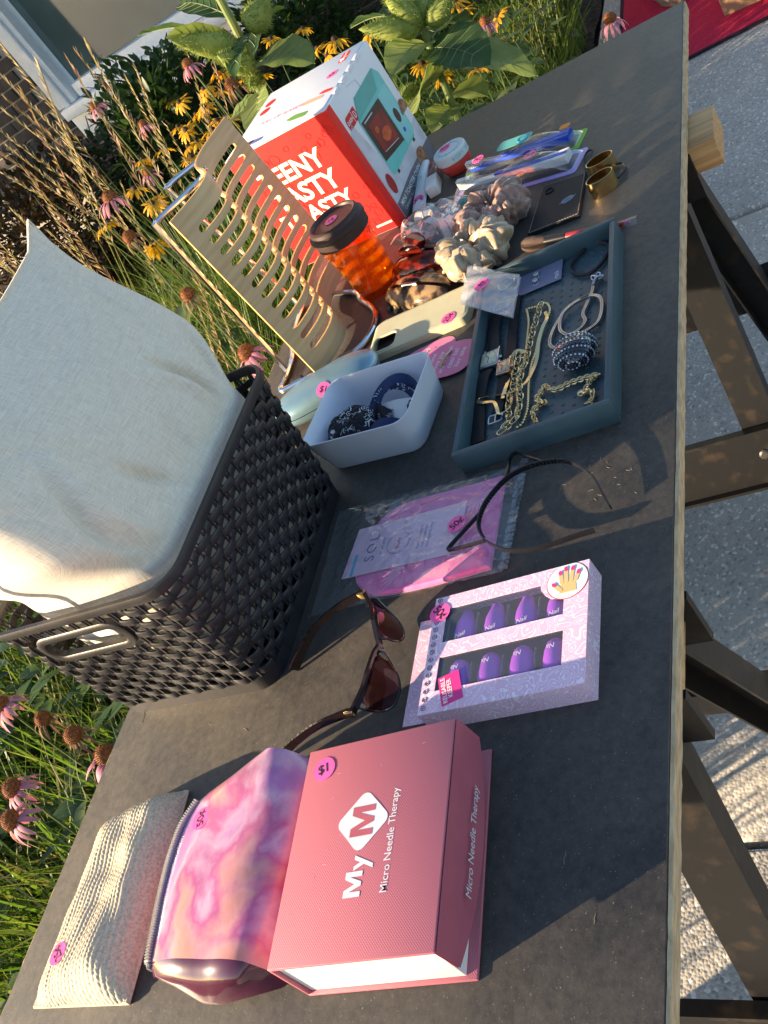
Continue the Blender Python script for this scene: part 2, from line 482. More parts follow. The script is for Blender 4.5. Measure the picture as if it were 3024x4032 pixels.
boot((2.10, 0.13), rad(195), MAT['brown_leather'], 'dark brown leather boot on the red mat nearest the cardboard box', 0.2)

# ================================================================ TABLE
def board_mat():
    m, nt, N, L, P = new_mat('dark_hardboard')
    tc = N.new('ShaderNodeTexCoord')
    def nz(s, d=6, r=0.6):
        n = N.new('ShaderNodeTexNoise'); n.inputs['Scale'].default_value = s; n.inputs['Detail'].default_value = d; n.inputs['Roughness'].default_value = r
        L.new(tc.outputs['Object'], n.inputs['Vector']); return n
    a = nz(9); b = nz(130, 5, 0.7); c = nz(420, 3, 0.6)
    rp = N.new('ShaderNodeValToRGB'); e = rp.color_ramp.elements
    e[0].color = (0.024, 0.0235, 0.0245, 1); e[0].position = 0.32; e[1].color = (0.108, 0.093, 0.076, 1); e[1].position = 0.72
    mx = N.new('ShaderNodeMixRGB'); mx.inputs[0].default_value = 0.5
    L.new(a.outputs['Fac'], mx.inputs[1]); L.new(b.outputs['Fac'], mx.inputs[2]); L.new(mx.outputs[0], rp.inputs[0])
    sp = N.new('ShaderNodeValToRGB'); sp.color_ramp.elements[0].position = 0.27; sp.color_ramp.elements[1].position = 0.33
    L.new(c.outputs['Fac'], sp.inputs[0])
    m2 = N.new('ShaderNodeMixRGB'); m2.blend_type = 'MULTIPLY'; m2.inputs[0].default_value = 0.55
    L.new(rp.outputs[0], m2.inputs[1]); L.new(sp.outputs[0], m2.inputs[2])
    st = nz(2.6, 3, 0.5); sr = N.new('ShaderNodeValToRGB'); sr.color_ramp.elements[0].position = 0.38; sr.color_ramp.elements[1].position = 0.62
    sr.color_ramp.elements[0].color = (0.62, 0.62, 0.66, 1); sr.color_ramp.elements[1].color = (1.12, 1.08, 1.0, 1); L.new(st.outputs['Fac'], sr.inputs[0])
    m3 = N.new('ShaderNodeMixRGB'); m3.blend_type = 'MULTIPLY'; m3.inputs[0].default_value = 0.8; L.new(m2.outputs[0], m3.inputs[1]); L.new(sr.outputs[0], m3.inputs[2])
    du = nz(650, 2, 0.5); dr = N.new('ShaderNodeValToRGB'); dr.color_ramp.elements[0].position = 0.70; dr.color_ramp.elements[1].position = 0.74; L.new(du.outputs['Fac'], dr.inputs[0])
    m4 = N.new('ShaderNodeMixRGB'); m4.inputs[2].default_value = (0.20, 0.18, 0.15, 1); L.new(dr.outputs[0], m4.inputs[0]); L.new(m3.outputs[0], m4.inputs[1])
    L.new(m4.outputs[0], P.inputs['Base Color'])
    rr = N.new('ShaderNodeMapRange'); rr.inputs['To Min'].default_value = 0.42; rr.inputs['To Max'].default_value = 0.66; L.new(a.outputs['Fac'], rr.inputs[0]); L.new(rr.outputs[0], P.inputs['Roughness'])
    P.inputs['Specular IOR Level'].default_value = 0.4
    bp = N.new('ShaderNodeBump'); bp.inputs['Strength'].default_value = 0.35; bp.inputs['Distance'].default_value = 0.0008
    L.new(b.outputs['Fac'], bp.inputs['Height']); L.new(bp.outputs[0], P.inputs['Normal'])
    return m
MAT['board'] = board_mat()
MAT['raw_edge'] = M('raw_board_edge', (0.58, 0.43, 0.26), 0.9, c2=(0.38, 0.27, 0.16), vs=90, bump=0.8, bs=250, bd=0.002, stretch=(0.6, 1, 3))
table = thing('table', 'long dark hardboard table top laid across two sawhorses', 'table', (-0.8, 0.3, -0.018))
TX0, TX1, TW = -1.432, 0.0, 0.6135
mb = MB(); mb.box((TX0, 0.0012, -0.014), (TX1, TW, 0.0), bev=0.0008); mb.build('table_top', MAT['board'], table)
# the frayed raw edge: a thin strip with small chips, front and right end
def edge_strip(a, b, name):
    n = 150; a = V(a); b = V(b); d = (b - a); nn = V((d.y, -d.x, 0)).normalized()
    rings = []
    for i in range(n + 1):
        p = a + d * (i / n)
        j1 = random.uniform(0, 0.0011) if random.random() < 0.8 else random.uniform(0, 0.0025); j2 = random.uniform(0, 0.0012)
        rings.append([p + V((0, 0, -0.0005 - j1 * 0.5)) - nn * 0.0008, p + nn * (0.0012 + j2) + V((0, 0, -0.0012 - j1)), p + nn * (0.0012 + j2 * 0.7) + V((0, 0, -0.0155)), p - nn * 0.0008 + V((0, 0, -0.0155))])
    mb = MB(); mb.loft(rings); return mb.build(name, MAT['raw_edge'], table, ang=25)
edge_strip((TX0, 0.0, 0), (TX1 + 0.001, 0.0, 0), 'front_edge')
edge_strip((TX1, 0.0, 0), (TX1, TW, 0), 'end_edge')
edge_strip((TX1, TW, 0), (TX0, TW, 0), 'back_edge')
# scratches: thin pale fibres rubbed off the surface
MAT['fibre'] = M('pale_fibre', (0.30, 0.24, 0.17), 0.9, var=0)
mb = MB()
def fibre(x, y, l, a):
    p = [V((x + l * t * math.cos(a) + random.uniform(-1, 1) * l * 0.12, y + l * t * math.sin(a) + random.uniform(-1, 1) * l * 0.12, 0.0003)) for t in (0, 0.33, 0.66, 1)]
    mb.tube(smooth_path(p, 3), 0.00014, 4)
for k in range(26):
    fibre(random.gauss(-0.95, 0.03), random.gauss(0.07, 0.022), random.uniform(0.0015, 0.005), random.uniform(0, 6.3))
for k in range(42):
    fibre(random.uniform(-1.35, -0.02), random.uniform(0.01, 0.58), random.uniform(0.002, 0.009), random.uniform(0, 6.3))
fibre(-0.62, 0.022, 0.03, 1.9); fibre(-1.13, 0.58, 0.02, 0.4)
tag(mb.build('fibres', MAT['fibre'], table), kind='stuff')

# ---------------------------------------------------------------- sawhorses
MAT['pine'] = M('pine_beam', (0.55, 0.33, 0.14), 0.6, c2=(0.36, 0.19, 0.07), vs=26, stretch=(6, 0.35, 6), bump=0.3, bs=90, detail=6)
MAT['black_steel'] = M('black_painted_steel', (0.050, 0.035, 0.022), 0.45, c2=(0.010, 0.010, 0.011), vs=40, lo=0.54, hi=0.85, spec=0.25, bump=0.25, bs=70, detail=9)
MAT['zinc'] = M('zinc_bolt', (0.10, 0.095, 0.09), 0.45, 0.8, var=0.15)
def sawhorse(cx, y_front, label, brace_z, protr):
    t = thing('sawhorse', label, 'sawhorse', (cx, 0.3, GZ), 'sawhorses under the table')
    mb = MB(); mb.box((cx - 0.043, protr, -0.0565), (cx + 0.043, 0.605, -0.0185), bev=0.002); mb.build('beam', MAT['pine'], t)
    s, ty = 0.335, 0.04
    for yf, sg in ((y_front, 1), (0.56, -1)):
        for sx in (1, -1):
            top = V((cx + sx * 0.05, yf, -0.03)); h = -0.03 - GZ
            bot = V((top.x + sx * s * h, yf - sg * ty * h, GZ))
            d = (bot - top).normalized()
            # C-channel section: web faces outwards
            wd, fl, th = 0.024, 0.030, 0.003
            sec = [(-wd, 0), (wd, 0), (wd, -fl), (wd - th, -fl), (wd - th, -th), (-wd + th, -th), (-wd + th, -fl), (-wd, -fl)]
            mb = MB(); mb.sweep([top, top.lerp(bot, 0.5), bot], sec, up=(sx, 0, 0.3)); mb.build('leg', MAT['black_steel'], t, ang=20)
            mb = MB(); mb.box((bot.x - 0.03, bot.y - 0.03, GZ), (bot.x + 0.03, bot.y + 0.03, GZ + 0.006)); mb.build('foot', MAT['black_steel'], t, smooth=False)
    for sx in (1, -1):
        zc = brace_z; h = -0.03 - zc; xc = cx + sx * (0.05 + s * h)
        mb = MB(); n = V((sx, 0, 0.335)).normalized(); al = V((sx * 0.335, 0, -1)).normalized()
        sec = [(-0.045, 0.004), (0.045, 0.004), (0.045, 0.022), (0.041, 0.022), (0.041, 0.008), (-0.041, 0.008), (-0.041, 0.022), (-0.045, 0.022)]
        rings = [[V((xc, y, zc)) + al * a + n * b for a, b in sec] for y in (y_front - 0.06, 0.3, 0.60)]
        mb.loft(rings); mb.build('stretcher', MAT['black_steel'], t, ang=20)
    for sx in (1, -1):
        for dz in (-0.018, 0.018):
            h = -0.03 - (brace_z + dz); p = V((cx + sx * (0.05 + s * h + 0.026), y_front - 0.012, brace_z + dz))
            mb = MB(); mb.lathe([(0.0075, 0), (0.0075, 0.003), (0.005, 0.005)], 8, frame(p, (0, 1, 0), (sx, 0, 0.335))); mb.build('bolt', MAT['zinc'], t)
    for sx in (1, -1):
        mb = MB(); mb.box((cx + sx * 0.0455 - 0.004, y_front - 0.05, -0.085), (cx + sx * 0.0455 + 0.004, 0.6, -0.025)); mb.build('head_rail', MAT['black_steel'], t, smooth=False)
    return t
sawhorse(-0.358, 0.05, 'black steel sawhorse at the far end with its pine beam end sticking out', -0.42, -0.033)
sawhorse(-1.127, 0.05, 'black steel sawhorse nearest the camera under the pink box end', -0.38, 0.012)
# ================================================================ BASKET AND CUSHION
MAT['basket'] = M('basket_plastic', (0.020, 0.019, 0.022), 0.40, var=0.2, vs=60, bump=0.35, bs=500, stretch=(1, 1, 0.15), bd=0.0006)
bcx, bcy = -0.9815, 0.503
basket = thing('basket', 'black woven plastic storage basket holding the cushion', 'basket', (bcx, bcy, 0))
BH = 0.178
def bdim(z):
    k = z / BH
    return 0.133 + 0.016 * k, 0.1085 + 0.0215 * k, 0.024 + 0.008 * k       # half length, half width, corner radius
def bpath(z, off=0.0, k=7, step=None):
    hx, hy, r = bdim(z); hx += off; hy += off; r = r + off
    return [(bcx + x, bcy + y) for x, y in rrect(-hx, -hy, hx, hy, r, k)]
def resample(poly, n):
    P = [V((x, y, 0)) for x, y in poly]; L = [0]
    for i in range(len(P)): L.append(L[-1] + (P[(i + 1) % len(P)] - P[i]).length)
    out = []
    j = 0
    for i in range(n):
        t = L[-1] * i / n
        while L[j + 1] < t: j += 1
        q = (t - L[j]) / max(1e-9, L[j + 1] - L[j]); out.append(P[j].lerp(P[(j + 1) % len(P)], q))
    return out
NST = 58
def arc(z, n):
    return resample(bpath(z), n)
rows = 14
pitch = (BH - 0.030) / rows
def in_handle(p, z):
    return False
HY0, HY1, HZ = 0.468, 0.583, 0.135
per = 8
for rI in range(rows):
    z = 0.016 + pitch * (rI + 0.5)
    pts = arc(z, NST * per)
    path = []
    for i, p in enumerate(pts):
        a = pts[i - 1]; b = pts[(i + 1) % len(pts)]; t = (b - a).normalized(); nrm = V((t.y, -t.x, 0))
        ph = math.pi * i / per + (math.pi if rI % 2 else 0)
        q = p + nrm * (0.0026 * math.copysign(abs(math.sin(ph)) ** 0.5, math.sin(ph))); path.append((V((q.x, q.y, z + 0.0012 * math.cos(ph))), p))
    # cut the strand where the hand hole is (left and right ends)
    segs = [[]]
    for q, p in path + path[:1]:
        hole = abs(z - HZ) < 0.024 and HY0 - 0.008 < p.y < HY1 + 0.008 and abs(p.x - bcx) > 0.1
        if hole:
            if segs[-1]: segs.append([])
        else: segs[-1].append(q)
    hw = pitch * 0.375
    sec = [(-0.0010, -hw), (0.0007, -hw), (0.0012, -hw * 0.7), (0.0012, hw * 0.7), (0.0007, hw), (-0.0010, hw)]
    mb = MB()
    if len(segs) == 1:
        mb.sweep([q for q, p in path], sec, closed=True)
    else:
        for sg in segs:
            if len(sg) > 2: mb.sweep(sg, sec)
    mb.build('weaver_strand', MAT['basket'], basket, ang=40)
lo_p = arc(0.006, NST); hi_p = arc(BH - 0.006, NST)
for i in range(NST):
    a, b = lo_p[i], hi_p[i]; t = (lo_p[(i + 1) % NST] - lo_p[i - 1]).normalized()
    mb = MB()
    for sgn in (-1, 1):
        o = t * (0.0023 * sgn)
        A = V((a.x, a.y, 0.004)) + o; B = V((b.x, b.y, BH - 0.004)) + o
        if abs(a.x - bcx) > 0.1 and HY0 - 0.003 < (a.y + b.y) / 2 < HY1 + 0.003:
            f0 = (HZ - 0.024) / BH; f1 = (HZ + 0.024) / BH
            mb.tube([A, A.lerp(B, f0)], 0.0014, 5); mb.tube([A.lerp(B, f1), B], 0.0014, 5)
        else:
            mb.tube([A, B], 0.0014, 5)
    mb.build('stake', MAT['basket'], basket, ang=60)
def ringband(z0, z1, o0, o1, name):
    mb = MB(); rings = []
    A = bpath(z0, o1); B = bpath(z1, o1); C = bpath(z1, o0); D = bpath(z0, o0)
    rings = [[V((*A[i], z0)), V((*B[i], z1)), V((*C[i], z1)), V((*D[i], z0))] for i in range(len(A))]
    mb.loft(rings, loop=True); return mb.build(name, MAT['basket'], basket, ang=30)
ringband(0.0, 0.017, -0.004, 0.002, 'base_band')
hxp = bpath(BH, 0.001, 9)
mb = MB(); mb.sweep([V((x, y, BH - 0.003)) for x, y in hxp], [(-0.0022, -0.006), (0.0026, -0.006), (0.0036, 0.000), (0.0026, 0.0035), (-0.001, 0.0042), (-0.0026, 0.002)], closed=True)
mb.build('rim', MAT['basket'], basket, ang=45)
mb = MB(); mb.flat(bpath(0.004, -0.004), 0.004); mb.build('bottom', MAT['basket'], basket, smooth=False)
for sx in (-1, 1):
    hx = bdim(HZ)[0]; x0 = bcx + sx * hx
    loop = rrect(HY0, HZ - 0.017, HY1, HZ + 0.017, 0.016, 6)
    slope = 0.016 / BH * sx
    mb = MB(); mb.sweep([V((x0 + slope * (z - HZ), y, z)) for y, z in loop], [(-0.0045, -0.0045), (0.0045, -0.0045), (0.0045, 0.0026), (0.003, 0.0036), (-0.003, 0.0036), (-0.0045, 0.0026)], up=(sx, 0, 0), closed=True)
    mb.build('handle_ring', MAT['basket'], basket, ang=45)

def linen_mat():
    m, nt, N, L, P = new_mat('natural_linen')
    tc = N.new('ShaderNodeTexCoord')
    def streak(sx, sy, sz):
        mp = N.new('ShaderNodeMapping'); mp.inputs['Scale'].default_value = (sx, sy, sz); L.new(tc.outputs['Object'], mp.inputs[0])
        n = N.new('ShaderNodeTexNoise'); n.inputs['Scale'].default_value = 1.0; n.inputs['Detail'].default_value = 4; L.new(mp.outputs[0], n.inputs['Vector']); return n
    a = streak(1700, 90, 75); b = streak(75, 90, 1700)
    mx = N.new('ShaderNodeMixRGB'); mx.inputs[0].default_value = 0.5; L.new(a.outputs['Fac'], mx.inputs[1]); L.new(b.outputs['Fac'], mx.inputs[2])
    rp = N.new('ShaderNodeValToRGB'); rp.color_ramp.elements[0].position = 0.36; rp.color_ramp.elements[1].position = 0.60
    rp.color_ramp.elements[0].color = (0.60, 0.53, 0.43, 1); rp.color_ramp.elements[1].color = (0.80, 0.725, 0.60, 1)
    L.new(mx.outputs[0], rp.inputs[0]); L.new(rp.outputs[0], P.inputs['Base Color'])
    P.inputs['Roughness'].default_value = 0.95; P.inputs['Sheen Weight'].default_value = 0.25; P.inputs['Specular IOR Level'].default_value = 0.1
    bp = N.new('ShaderNodeBump'); bp.inputs['Strength'].default_value = 0.35; bp.inputs['Distance'].default_value = 0.0012; L.new(mx.outputs[0], bp.inputs['Height']); L.new(bp.outputs[0], P.inputs['Normal'])
    return m
MAT['linen'] = linen_mat()
# the cushion stands in the basket on one edge; u along x, w upwards
cush = thing('cushion', 'plain natural linen square cushion standing in the black basket', 'cushion', (bcx, 0.49, 0.012))
from mathutils import noise as mnoise
CZ0, CZ1 = 0.010, 0.392
def sstep(a, b, x):
    t = min(1.0, max(0.0, (x - a) / (b - a))); return t * t * (3 - 2 * t)
def cushion_pt(u, w, side):
    a = 2 * u - 1; z = CZ0 + (CZ1 - CZ0) * w
    out = sstep(0.172, 0.205, z)
    inner = 0.1265 + 0.016 * min(1.0, z / BH)
    hw = inner + (0.174 - inner) * sstep(0.176, 0.245, z) - 0.016 * max(0.0, (z - 0.245) / 0.147)
    top = (1 - (1 - min(1.0, (CZ1 - z) / 0.26)) ** 2) ** 1.0
    low = sstep(0.0, 0.03, z - CZ0 + 0.004) ** 0.5
    ed = max(0.0, 1 - abs(a) ** 8.0) ** 0.5
    T = (0.104 + 0.012 * sstep(0.05, 0.17, z) if side < 0 else 0.104) * top * low * ed
    yc = 0.505 + 0.010 * w
    zz = z - 0.012 * (1 - a * a) * sstep(0.25, 0.40, z)                      # the top edge sags between the corners
    ear = max(0.0, abs(a) - 0.86) / 0.14 * sstep(0.34, 0.398, z)
    zz += 0.016 * ear; px = a * hw + 0.006 * ear * a
    # soft dents, pleats radiating from the top corners, and pressed folds just above the rim
    wr = 0.011 * mnoise.noise(V((a * 1.6, w * 2.2, side * 2))) + 0.0035 * mnoise.noise(V((a * 4 + w * 3, w * 5 - a * 2, side * 3)))
    for sx in (-1, 1):
        dx, dz = (sx - a) * 0.19, (1 - w) * 0.39; dist = math.hypot(dx, dz); an = math.atan2(dz, abs(dx) + 1e-6)
        rdg = 1 - abs(math.sin(an * 5.5 + 1.7 * mnoise.noise(V((dist * 9, sx * 3, side))) + sx))
        wr -= 0.010 * rdg ** 4 * math.exp(-dist / 0.11) * sstep(0.012, 0.05, dist)
    def fold(ac, wc, tilt, wid, dep, ln): return dep * math.exp(-((a - ac + tilt * (w - wc)) / wid) ** 2) * math.exp(-((w - wc) / ln) ** 2)
    wr -= fold(0.46, 0.55, 0.8, 0.035, 0.016, 0.09) + fold(0.70, 0.54, -0.5, 0.04, 0.010, 0.08) + fold(-0.30, 0.53, 0.5, 0.04, 0.010, 0.09) + fold(-0.72, 0.60, -0.7, 0.05, 0.013, 0.14) + fold(0.05, 0.52, -0.3, 0.05, 0.007, 0.07)
    wr += fold(0.38, 0.57, 0.8, 0.05, 0.009, 0.09) + fold(-0.62, 0.60, -0.7, 0.06, 0.009, 0.14)
    y = yc + side * (T + wr * ed * min(1.0, top * 1.6) * (0.25 + 0.75 * out))
    return V((-0.972 + px + (0.010 * out if a > 0 else 0) * a, y, zz))
mb = MB(); mb.grid(130, 130, lambda u, w: cushion_pt(u, w, -1)); mb.grid(60, 60, lambda u, w: cushion_pt(u, w, 1))
mb.build('cover', MAT['linen'], cush, ang=120)
edge = [cushion_pt(1, t / 40, 1) for t in range(41)] + [cushion_pt(1 - t / 40, 1, 1) for t in range(1, 41)] + [cushion_pt(0, 1 - t / 40, 1) for t in range(1, 41)]
mb = MB(); mb.tube(edge, 0.0020, 6); mb.build('piping', MAT['linen'], cush, ang=60)

# ================================================================ LAPTOP STAND (bent plywood, stood on end)
MAT['ply'] = M('birch_plywood', (0.62, 0.44, 0.24), 0.5, c2=(0.52, 0.35, 0.18), vs=10, stretch=(1, 1, 14), bump=0.15, bs=60)
MAT['ply_edge'] = M('plywood_edge', (0.72, 0.44, 0.16), 0.55, c2=(0.5, 0.28, 0.09), vs=220, stretch=(1, 1, 0.1))
MAT['chrome'] = M('chrome', (0.72, 0.72, 0.74), 0.12, 1.0, var=0)
MAT['black_rubber'] = M('black_rubber', (0.02, 0.02, 0.022), 0.6, var=0.1)
stand = thing('laptop_stand', 'slotted bent plywood laptop stand with chrome wire legs, stood on end', 'stand', (-0.48, 0.52, 0))
prof0 = [(-0.6155, 0.4965), (-0.600, 0.4895), (-0.580, 0.4815), (-0.556, 0.4752), (-0.532, 0.4752), (-0.512, 0.4815), (-0.494, 0.4945), (-0.478, 0.511), (-0.460, 0.5235), (-0.438, 0.5305), (-0.412, 0.5335), (-0.386, 0.5325), (-0.358, 0.5290), (-0.332, 0.5235)]
pc = smooth_path([V((x, y, 0)) for x, y in prof0], 5)
SHh = 0.281
LEAN = V((-0.003, 0.022, SHh))            # from foot to top
NS = 12
slot_i0, slot_i1 = 6, len(pc) - 5
z_lo, z_hi = 0.030, SHh - 0.024
sp = (z_hi - z_lo) / NS
def sp_pt(i, z, off):
    p = pc[i]; a = pc[max(0, i - 1)]; b = pc[min(len(pc) - 1, i + 1)]; t = (b - a).normalized(); n = V((-t.y, t.x, 0))
    return V((p.x, p.y, 0)) + n * off + LEAN * (z / SHh)
TH = 0.0032
zl = [0.004]
slots = []
for k in range(NS):
    c = z_lo + sp * (k + 0.5); slots.append((c - sp * 0.265, c + sp * 0.265)); zl += [c - sp * 0.265, c + sp * 0.265]
zl.append(SHh)
mb = MB()
n = len(pc)
idx = {}
def vid(i, zi, sd):
    k = (i, zi, sd)
    if k not in idx:
        z = zl[zi]
        # round the slot ends: pull slot corners towards the slot centre line
        if 0 < zi < len(zl) - 1:
            sl = slots[(zi - 1) // 2]; c = (sl[0] + sl[1]) / 2; hh = (sl[1] - sl[0]) / 2
            for e, s2 in ((slot_i0, 1), (slot_i1, -1)):
                dd = (i - e) * s2
                if 0 <= dd < 2 and slot_i0 <= i <= slot_i1:
                    z = c + (z - c) * (0.45 if dd == 0 else 0.92)
        idx[k] = len(mb.v); mb.v.append(tuple(sp_pt(i, z, TH * sd)))
    return idx[k]
solid = lambda i, zi: not (zi % 2 == 1 and slot_i0 <= i < slot_i1)
for i in range(n - 1):
    for zi in range(len(zl) - 1):
        if not solid(i, zi): continue
        for sd in (0, 1):
            f = (vid(i, zi, sd), vid(i + 1, zi, sd), vid(i + 1, zi + 1, sd), vid(i, zi + 1, sd))
            mb.f.append(f if sd == 0 else f[::-1]); mb.mi.append(0)
        for (di, dz, e0, e1) in ((-1, 0, (i, zi), (i, zi + 1)), (1, 0, (i + 1, zi), (i + 1, zi + 1)), (0, -1, (i, zi), (i + 1, zi)), (0, 1, (i, zi + 1), (i + 1, zi + 1))):
            i2, z2 = i + di, zi + dz
            out = i2 < 0 or i2 >= n - 1 or z2 < 0 or z2 >= len(zl) - 1
            if out or not solid(i2, z2):
                mb.f.append((vid(*e0, 0), vid(*e1, 0), vid(*e1, 1), vid(*e0, 1))); mb.mi.append(1)
mb.build('slotted_panel', [MAT['ply'], MAT['ply_edge']], stand, ang=40)
for i, z in ((len(pc) - 22, SHh - 0.016), (len(pc) - 38, SHh - 0.016)):
    p = sp_pt(i, z, -0.0005); q = pc[i + 1] - pc[i - 1]; nn = V((q.y, -q.x, 0)).normalized()
    mb = MB(); mb.lathe([(0.0035, 0), (0.003, 0.0012), (0.0012, 0.0018)], 12, frame(p, (0, 0, 1), nn)); mb.build('rivet', MAT['chrome'], stand)
R_ = 0.0042
# lower side wire lies on the table, upper side wire repeats it at the top, two uprights join them
low = [(-0.410, 0.5335), (-0.425, 0.500), (-0.438, 0.483), (-0.462, 0.468), (-0.496, 0.440), (-0.522, 0.427), (-0.552, 0.424), (-0.580, 0.434), (-0.592, 0.452), (-0.600, 0.485), (-0.606, 0.515), (-0.613, 0.553)]
mb = MB(); mb.tube(smooth_path([V((x, y, R_)) for x, y in low], 5), R_, 10); mb.build('leg_wire', MAT['chrome'], stand)
low2 = [(-0.613, 0.553), (-0.614, 0.563), (-0.606, 0.5685), (-0.580, 0.568), (-0.540, 0.571), (-0.505, 0.583), (-0.460, 0.5935), (-0.405, 0.595)]
mb = MB(); mb.tube(smooth_path([V((x, y, R_)) for x, y in low2], 5), R_, 10); mb.build('leg_wire', MAT['chrome'], stand)
for a, b in (((-0.567, 0.571, 0.004), (-0.569, 0.579, 0.272)), ((-0.410, 0.595, 0.004), (-0.418, 0.640, 0.262))):
    A, B = V(a), V(b); fix = V((-0.486, 0.528, B.z - 0.002)) if a[0] < -0.5 else V((-0.368, 0.556, B.z + 0.002))
    mb = MB(); mb.tube(smooth_path([A, A.lerp(B, 0.5), B - V((0, 0, 0.012)), B + (fix - B) * 0.06, B.lerp(fix, 0.5), fix], 5), 0.0040, 10); mb.build('upright_wire', MAT['chrome'], stand)
for k in (0, 1):
    a, b = ((V((-0.6035, 0.530, R_)), V((-0.606, 0.548, R_))), (V((-0.590, 0.446, R_)), V((-0.595, 0.466, R_))))[k]
    mb = MB(); mb.tube([a, b], 0.0058, 10); mb.build('rubber_sleeve', MAT['black_rubber'], stand)
# ================================================================ BOXES ON THE TABLE
def T3(x, y, z): return Matrix.Translation((x, y, z))
TOPX = lambda m, x, y, z, a=0.0: m @ T3(x, y, z) @ Matrix.Rotation(a, 4, 'Z')       # lettering that lies on a top face

# ---- pink book-style gift box
def weave_mat(name, c, c2, rough=0.45, s=900):
    m, nt, N, L, P = new_mat(name)
    tc = N.new('ShaderNodeTexCoord')
    w1 = N.new('ShaderNodeTexWave'); w1.bands_direction = 'DIAGONAL'; w1.inputs['Scale'].default_value = s / 6.28
    mp = N.new('ShaderNodeMapping'); mp.inputs['Scale'].default_value = (1, -1, 1)
    w2 = N.new('ShaderNodeTexWave'); w2.bands_direction = 'DIAGONAL'; w2.inputs['Scale'].default_value = s / 6.28
    L.new(tc.outputs['Object'], w1.inputs[0]); L.new(tc.outputs['Object'], mp.inputs[0]); L.new(mp.outputs[0], w2.inputs[0])
    mx = N.new('ShaderNodeMath'); mx.operation = 'MULTIPLY'; L.new(w1.outputs['Fac'], mx.inputs[0]); L.new(w2.outputs['Fac'], mx.inputs[1])
    b = N.new('ShaderNodeBump'); b.inputs['Strength'].default_value = 0.3; b.inputs['Distance'].default_value = 0.0006
    L.new(mx.outputs[0], b.inputs['Height']); L.new(b.outputs[0], P.inputs['Normal'])
    rp = N.new('ShaderNodeValToRGB'); rp.color_ramp.elements[0].color = (*c, 1); rp.color_ramp.elements[1].color = (*c2, 1)
    L.new(mx.outputs[0], rp.inputs[0]); L.new(rp.outputs[0], P.inputs['Base Color'])
    P.inputs['Roughness'].default_value = rough
    return m
MAT['rose_cloth'] = weave_mat('rose_book_cloth', (0.44, 0.125, 0.165), (0.48, 0.145, 0.185), s=1900)
MAT['rose_flap'] = M('rose_flap', (0.41, 0.10, 0.135), 0.4, var=0.05)
MAT['white_card'] = M('white_card', (0.78, 0.77, 0.74), 0.7, var=0.03, bump=0.2, bs=400)
MAT['silver_foil'] = M('silver_foil', (0.74, 0.76, 0.80), 0.42, 0.25, var=0.04)
mm = rotz(rad(5.2), (-1.3967, 0.2653, 0))
L_, w_, h_ = 0.1698, 0.1354, 0.0505
mym = thing('gift_box', 'rose pink book-style gift box with silver lettering and a one dollar sticker', 'box', mm @ V((L_ / 2, -w_ / 2, 0)))
mb = MB(); mb.box((0, -w_ - 0.004, 0), (L_, 0, 0.0028), mm, bev=0.0008); mb.build('bottom_cover', MAT['rose_cloth'], mym)
mb = MB(); mb.box((0, -0.0026, 0.003), (L_, 0, h_ - 0.003), mm, bev=0.0006); mb.build('spine', MAT['rose_cloth'], mym)
mb = MB(); mb.box((0.003, -w_ + 0.004, 0.003), (L_ - 0.003, -0.0028, h_ - 0.0032), mm, bev=0.0005); mb.build('inner_box', MAT['white_card'], mym)
mb = MB(); mb.box((0, -w_, h_ - 0.003), (L_, 0, h_), mm, bev=0.0009); cov = mb.build('top_cover', MAT['rose_cloth'], mym)
def flap(u, t):
    x = L_ * u; k = (2 * u - 1)
    zb = 0.008 + 0.012 * k * k + 0.004 * (1 - u)
    z = (h_ - 0.0008) * (1 - t) + zb * t
    out = 0.001 + 0.006 * t * (1 - k * k * 0.55)
    return (x, -w_ - out, z)
mb = MB(); mb.grid(24, 7, flap, mm); mb.grid(24, 7, lambda u, t: (flap(u, t)[0], flap(u, t)[1] + 0.0016, flap(u, t)[2]), mm)
mb.build('front_flap', MAT['rose_flap'], mym, ang=60)
n0 = V((0, -1, 0.11)); fm = frame(mm @ V((L_ * 0.50, -w_ - 0.0075, 0.026)), mm.to_3x3() @ V((1, 0, 0)), mm.to_3x3() @ n0)
text('Micro Needle Therapy', 0.01, MAT['silver_foil'], mym, fm, width=0.082, shear=0.12)
lx, ly = 0.0998, -0.0641
dia = []
for q, (dx, dy) in enumerate(((0.0245, 0), (0, 0.0235), (-0.0245, 0), (0, -0.0235))):
    c = (lx + dx * 0.66, ly + dy * 0.66); r = 0.0062
    for k in range(7):
        a = rad(q * 90 - 45 + 90 * k / 6); dia.append((c[0] + r * math.cos(a), c[1] + r * math.sin(a)))
mb = MB(); mb.prism(dia, h_ + 0.0001, h_ + 0.0003, mm); lg = mb.build('logo_panel', MAT['silver_foil'], mym, smooth=False)
MPOLY = [(-.5, -.42), (-.5, .42), (-.22, .42), (0, -.08), (.22, .42), (.5, .42), (.5, -.42), (.29, -.42), (.29, .16), (.08, -.42), (-.08, -.42), (-.29, .16), (-.29, -.42)]
mb = MB(); mb.flat([(x * 0.0235, y * 0.0235) for x, y in MPOLY], 0, TOPX(mm, lx, ly, h_ + 0.0005)); mb.build('lettering', MAT['rose_flap'], lg, smooth=False)
mb = MB(); mb.flat([(x * 0.0185, y * 0.0170) for x, y in MPOLY], 0, TOPX(mm, 0.0525, ly + 0.0005, h_ + 0.0003)); add_text(mb, 'y', 0.019, TOPX(mm, 0.0680, ly - 0.0020, h_ + 0.0003), bold=0.02, width=0.0115); mb.build('lettering', MAT['silver_foil'], mym, smooth=False)
text('Micro Needle Therapy', 0.01, MAT['silver_foil'], mym, TOPX(mm, 0.0826, -0.0905, h_ + 0.0003), width=0.0775, bold=0.004)
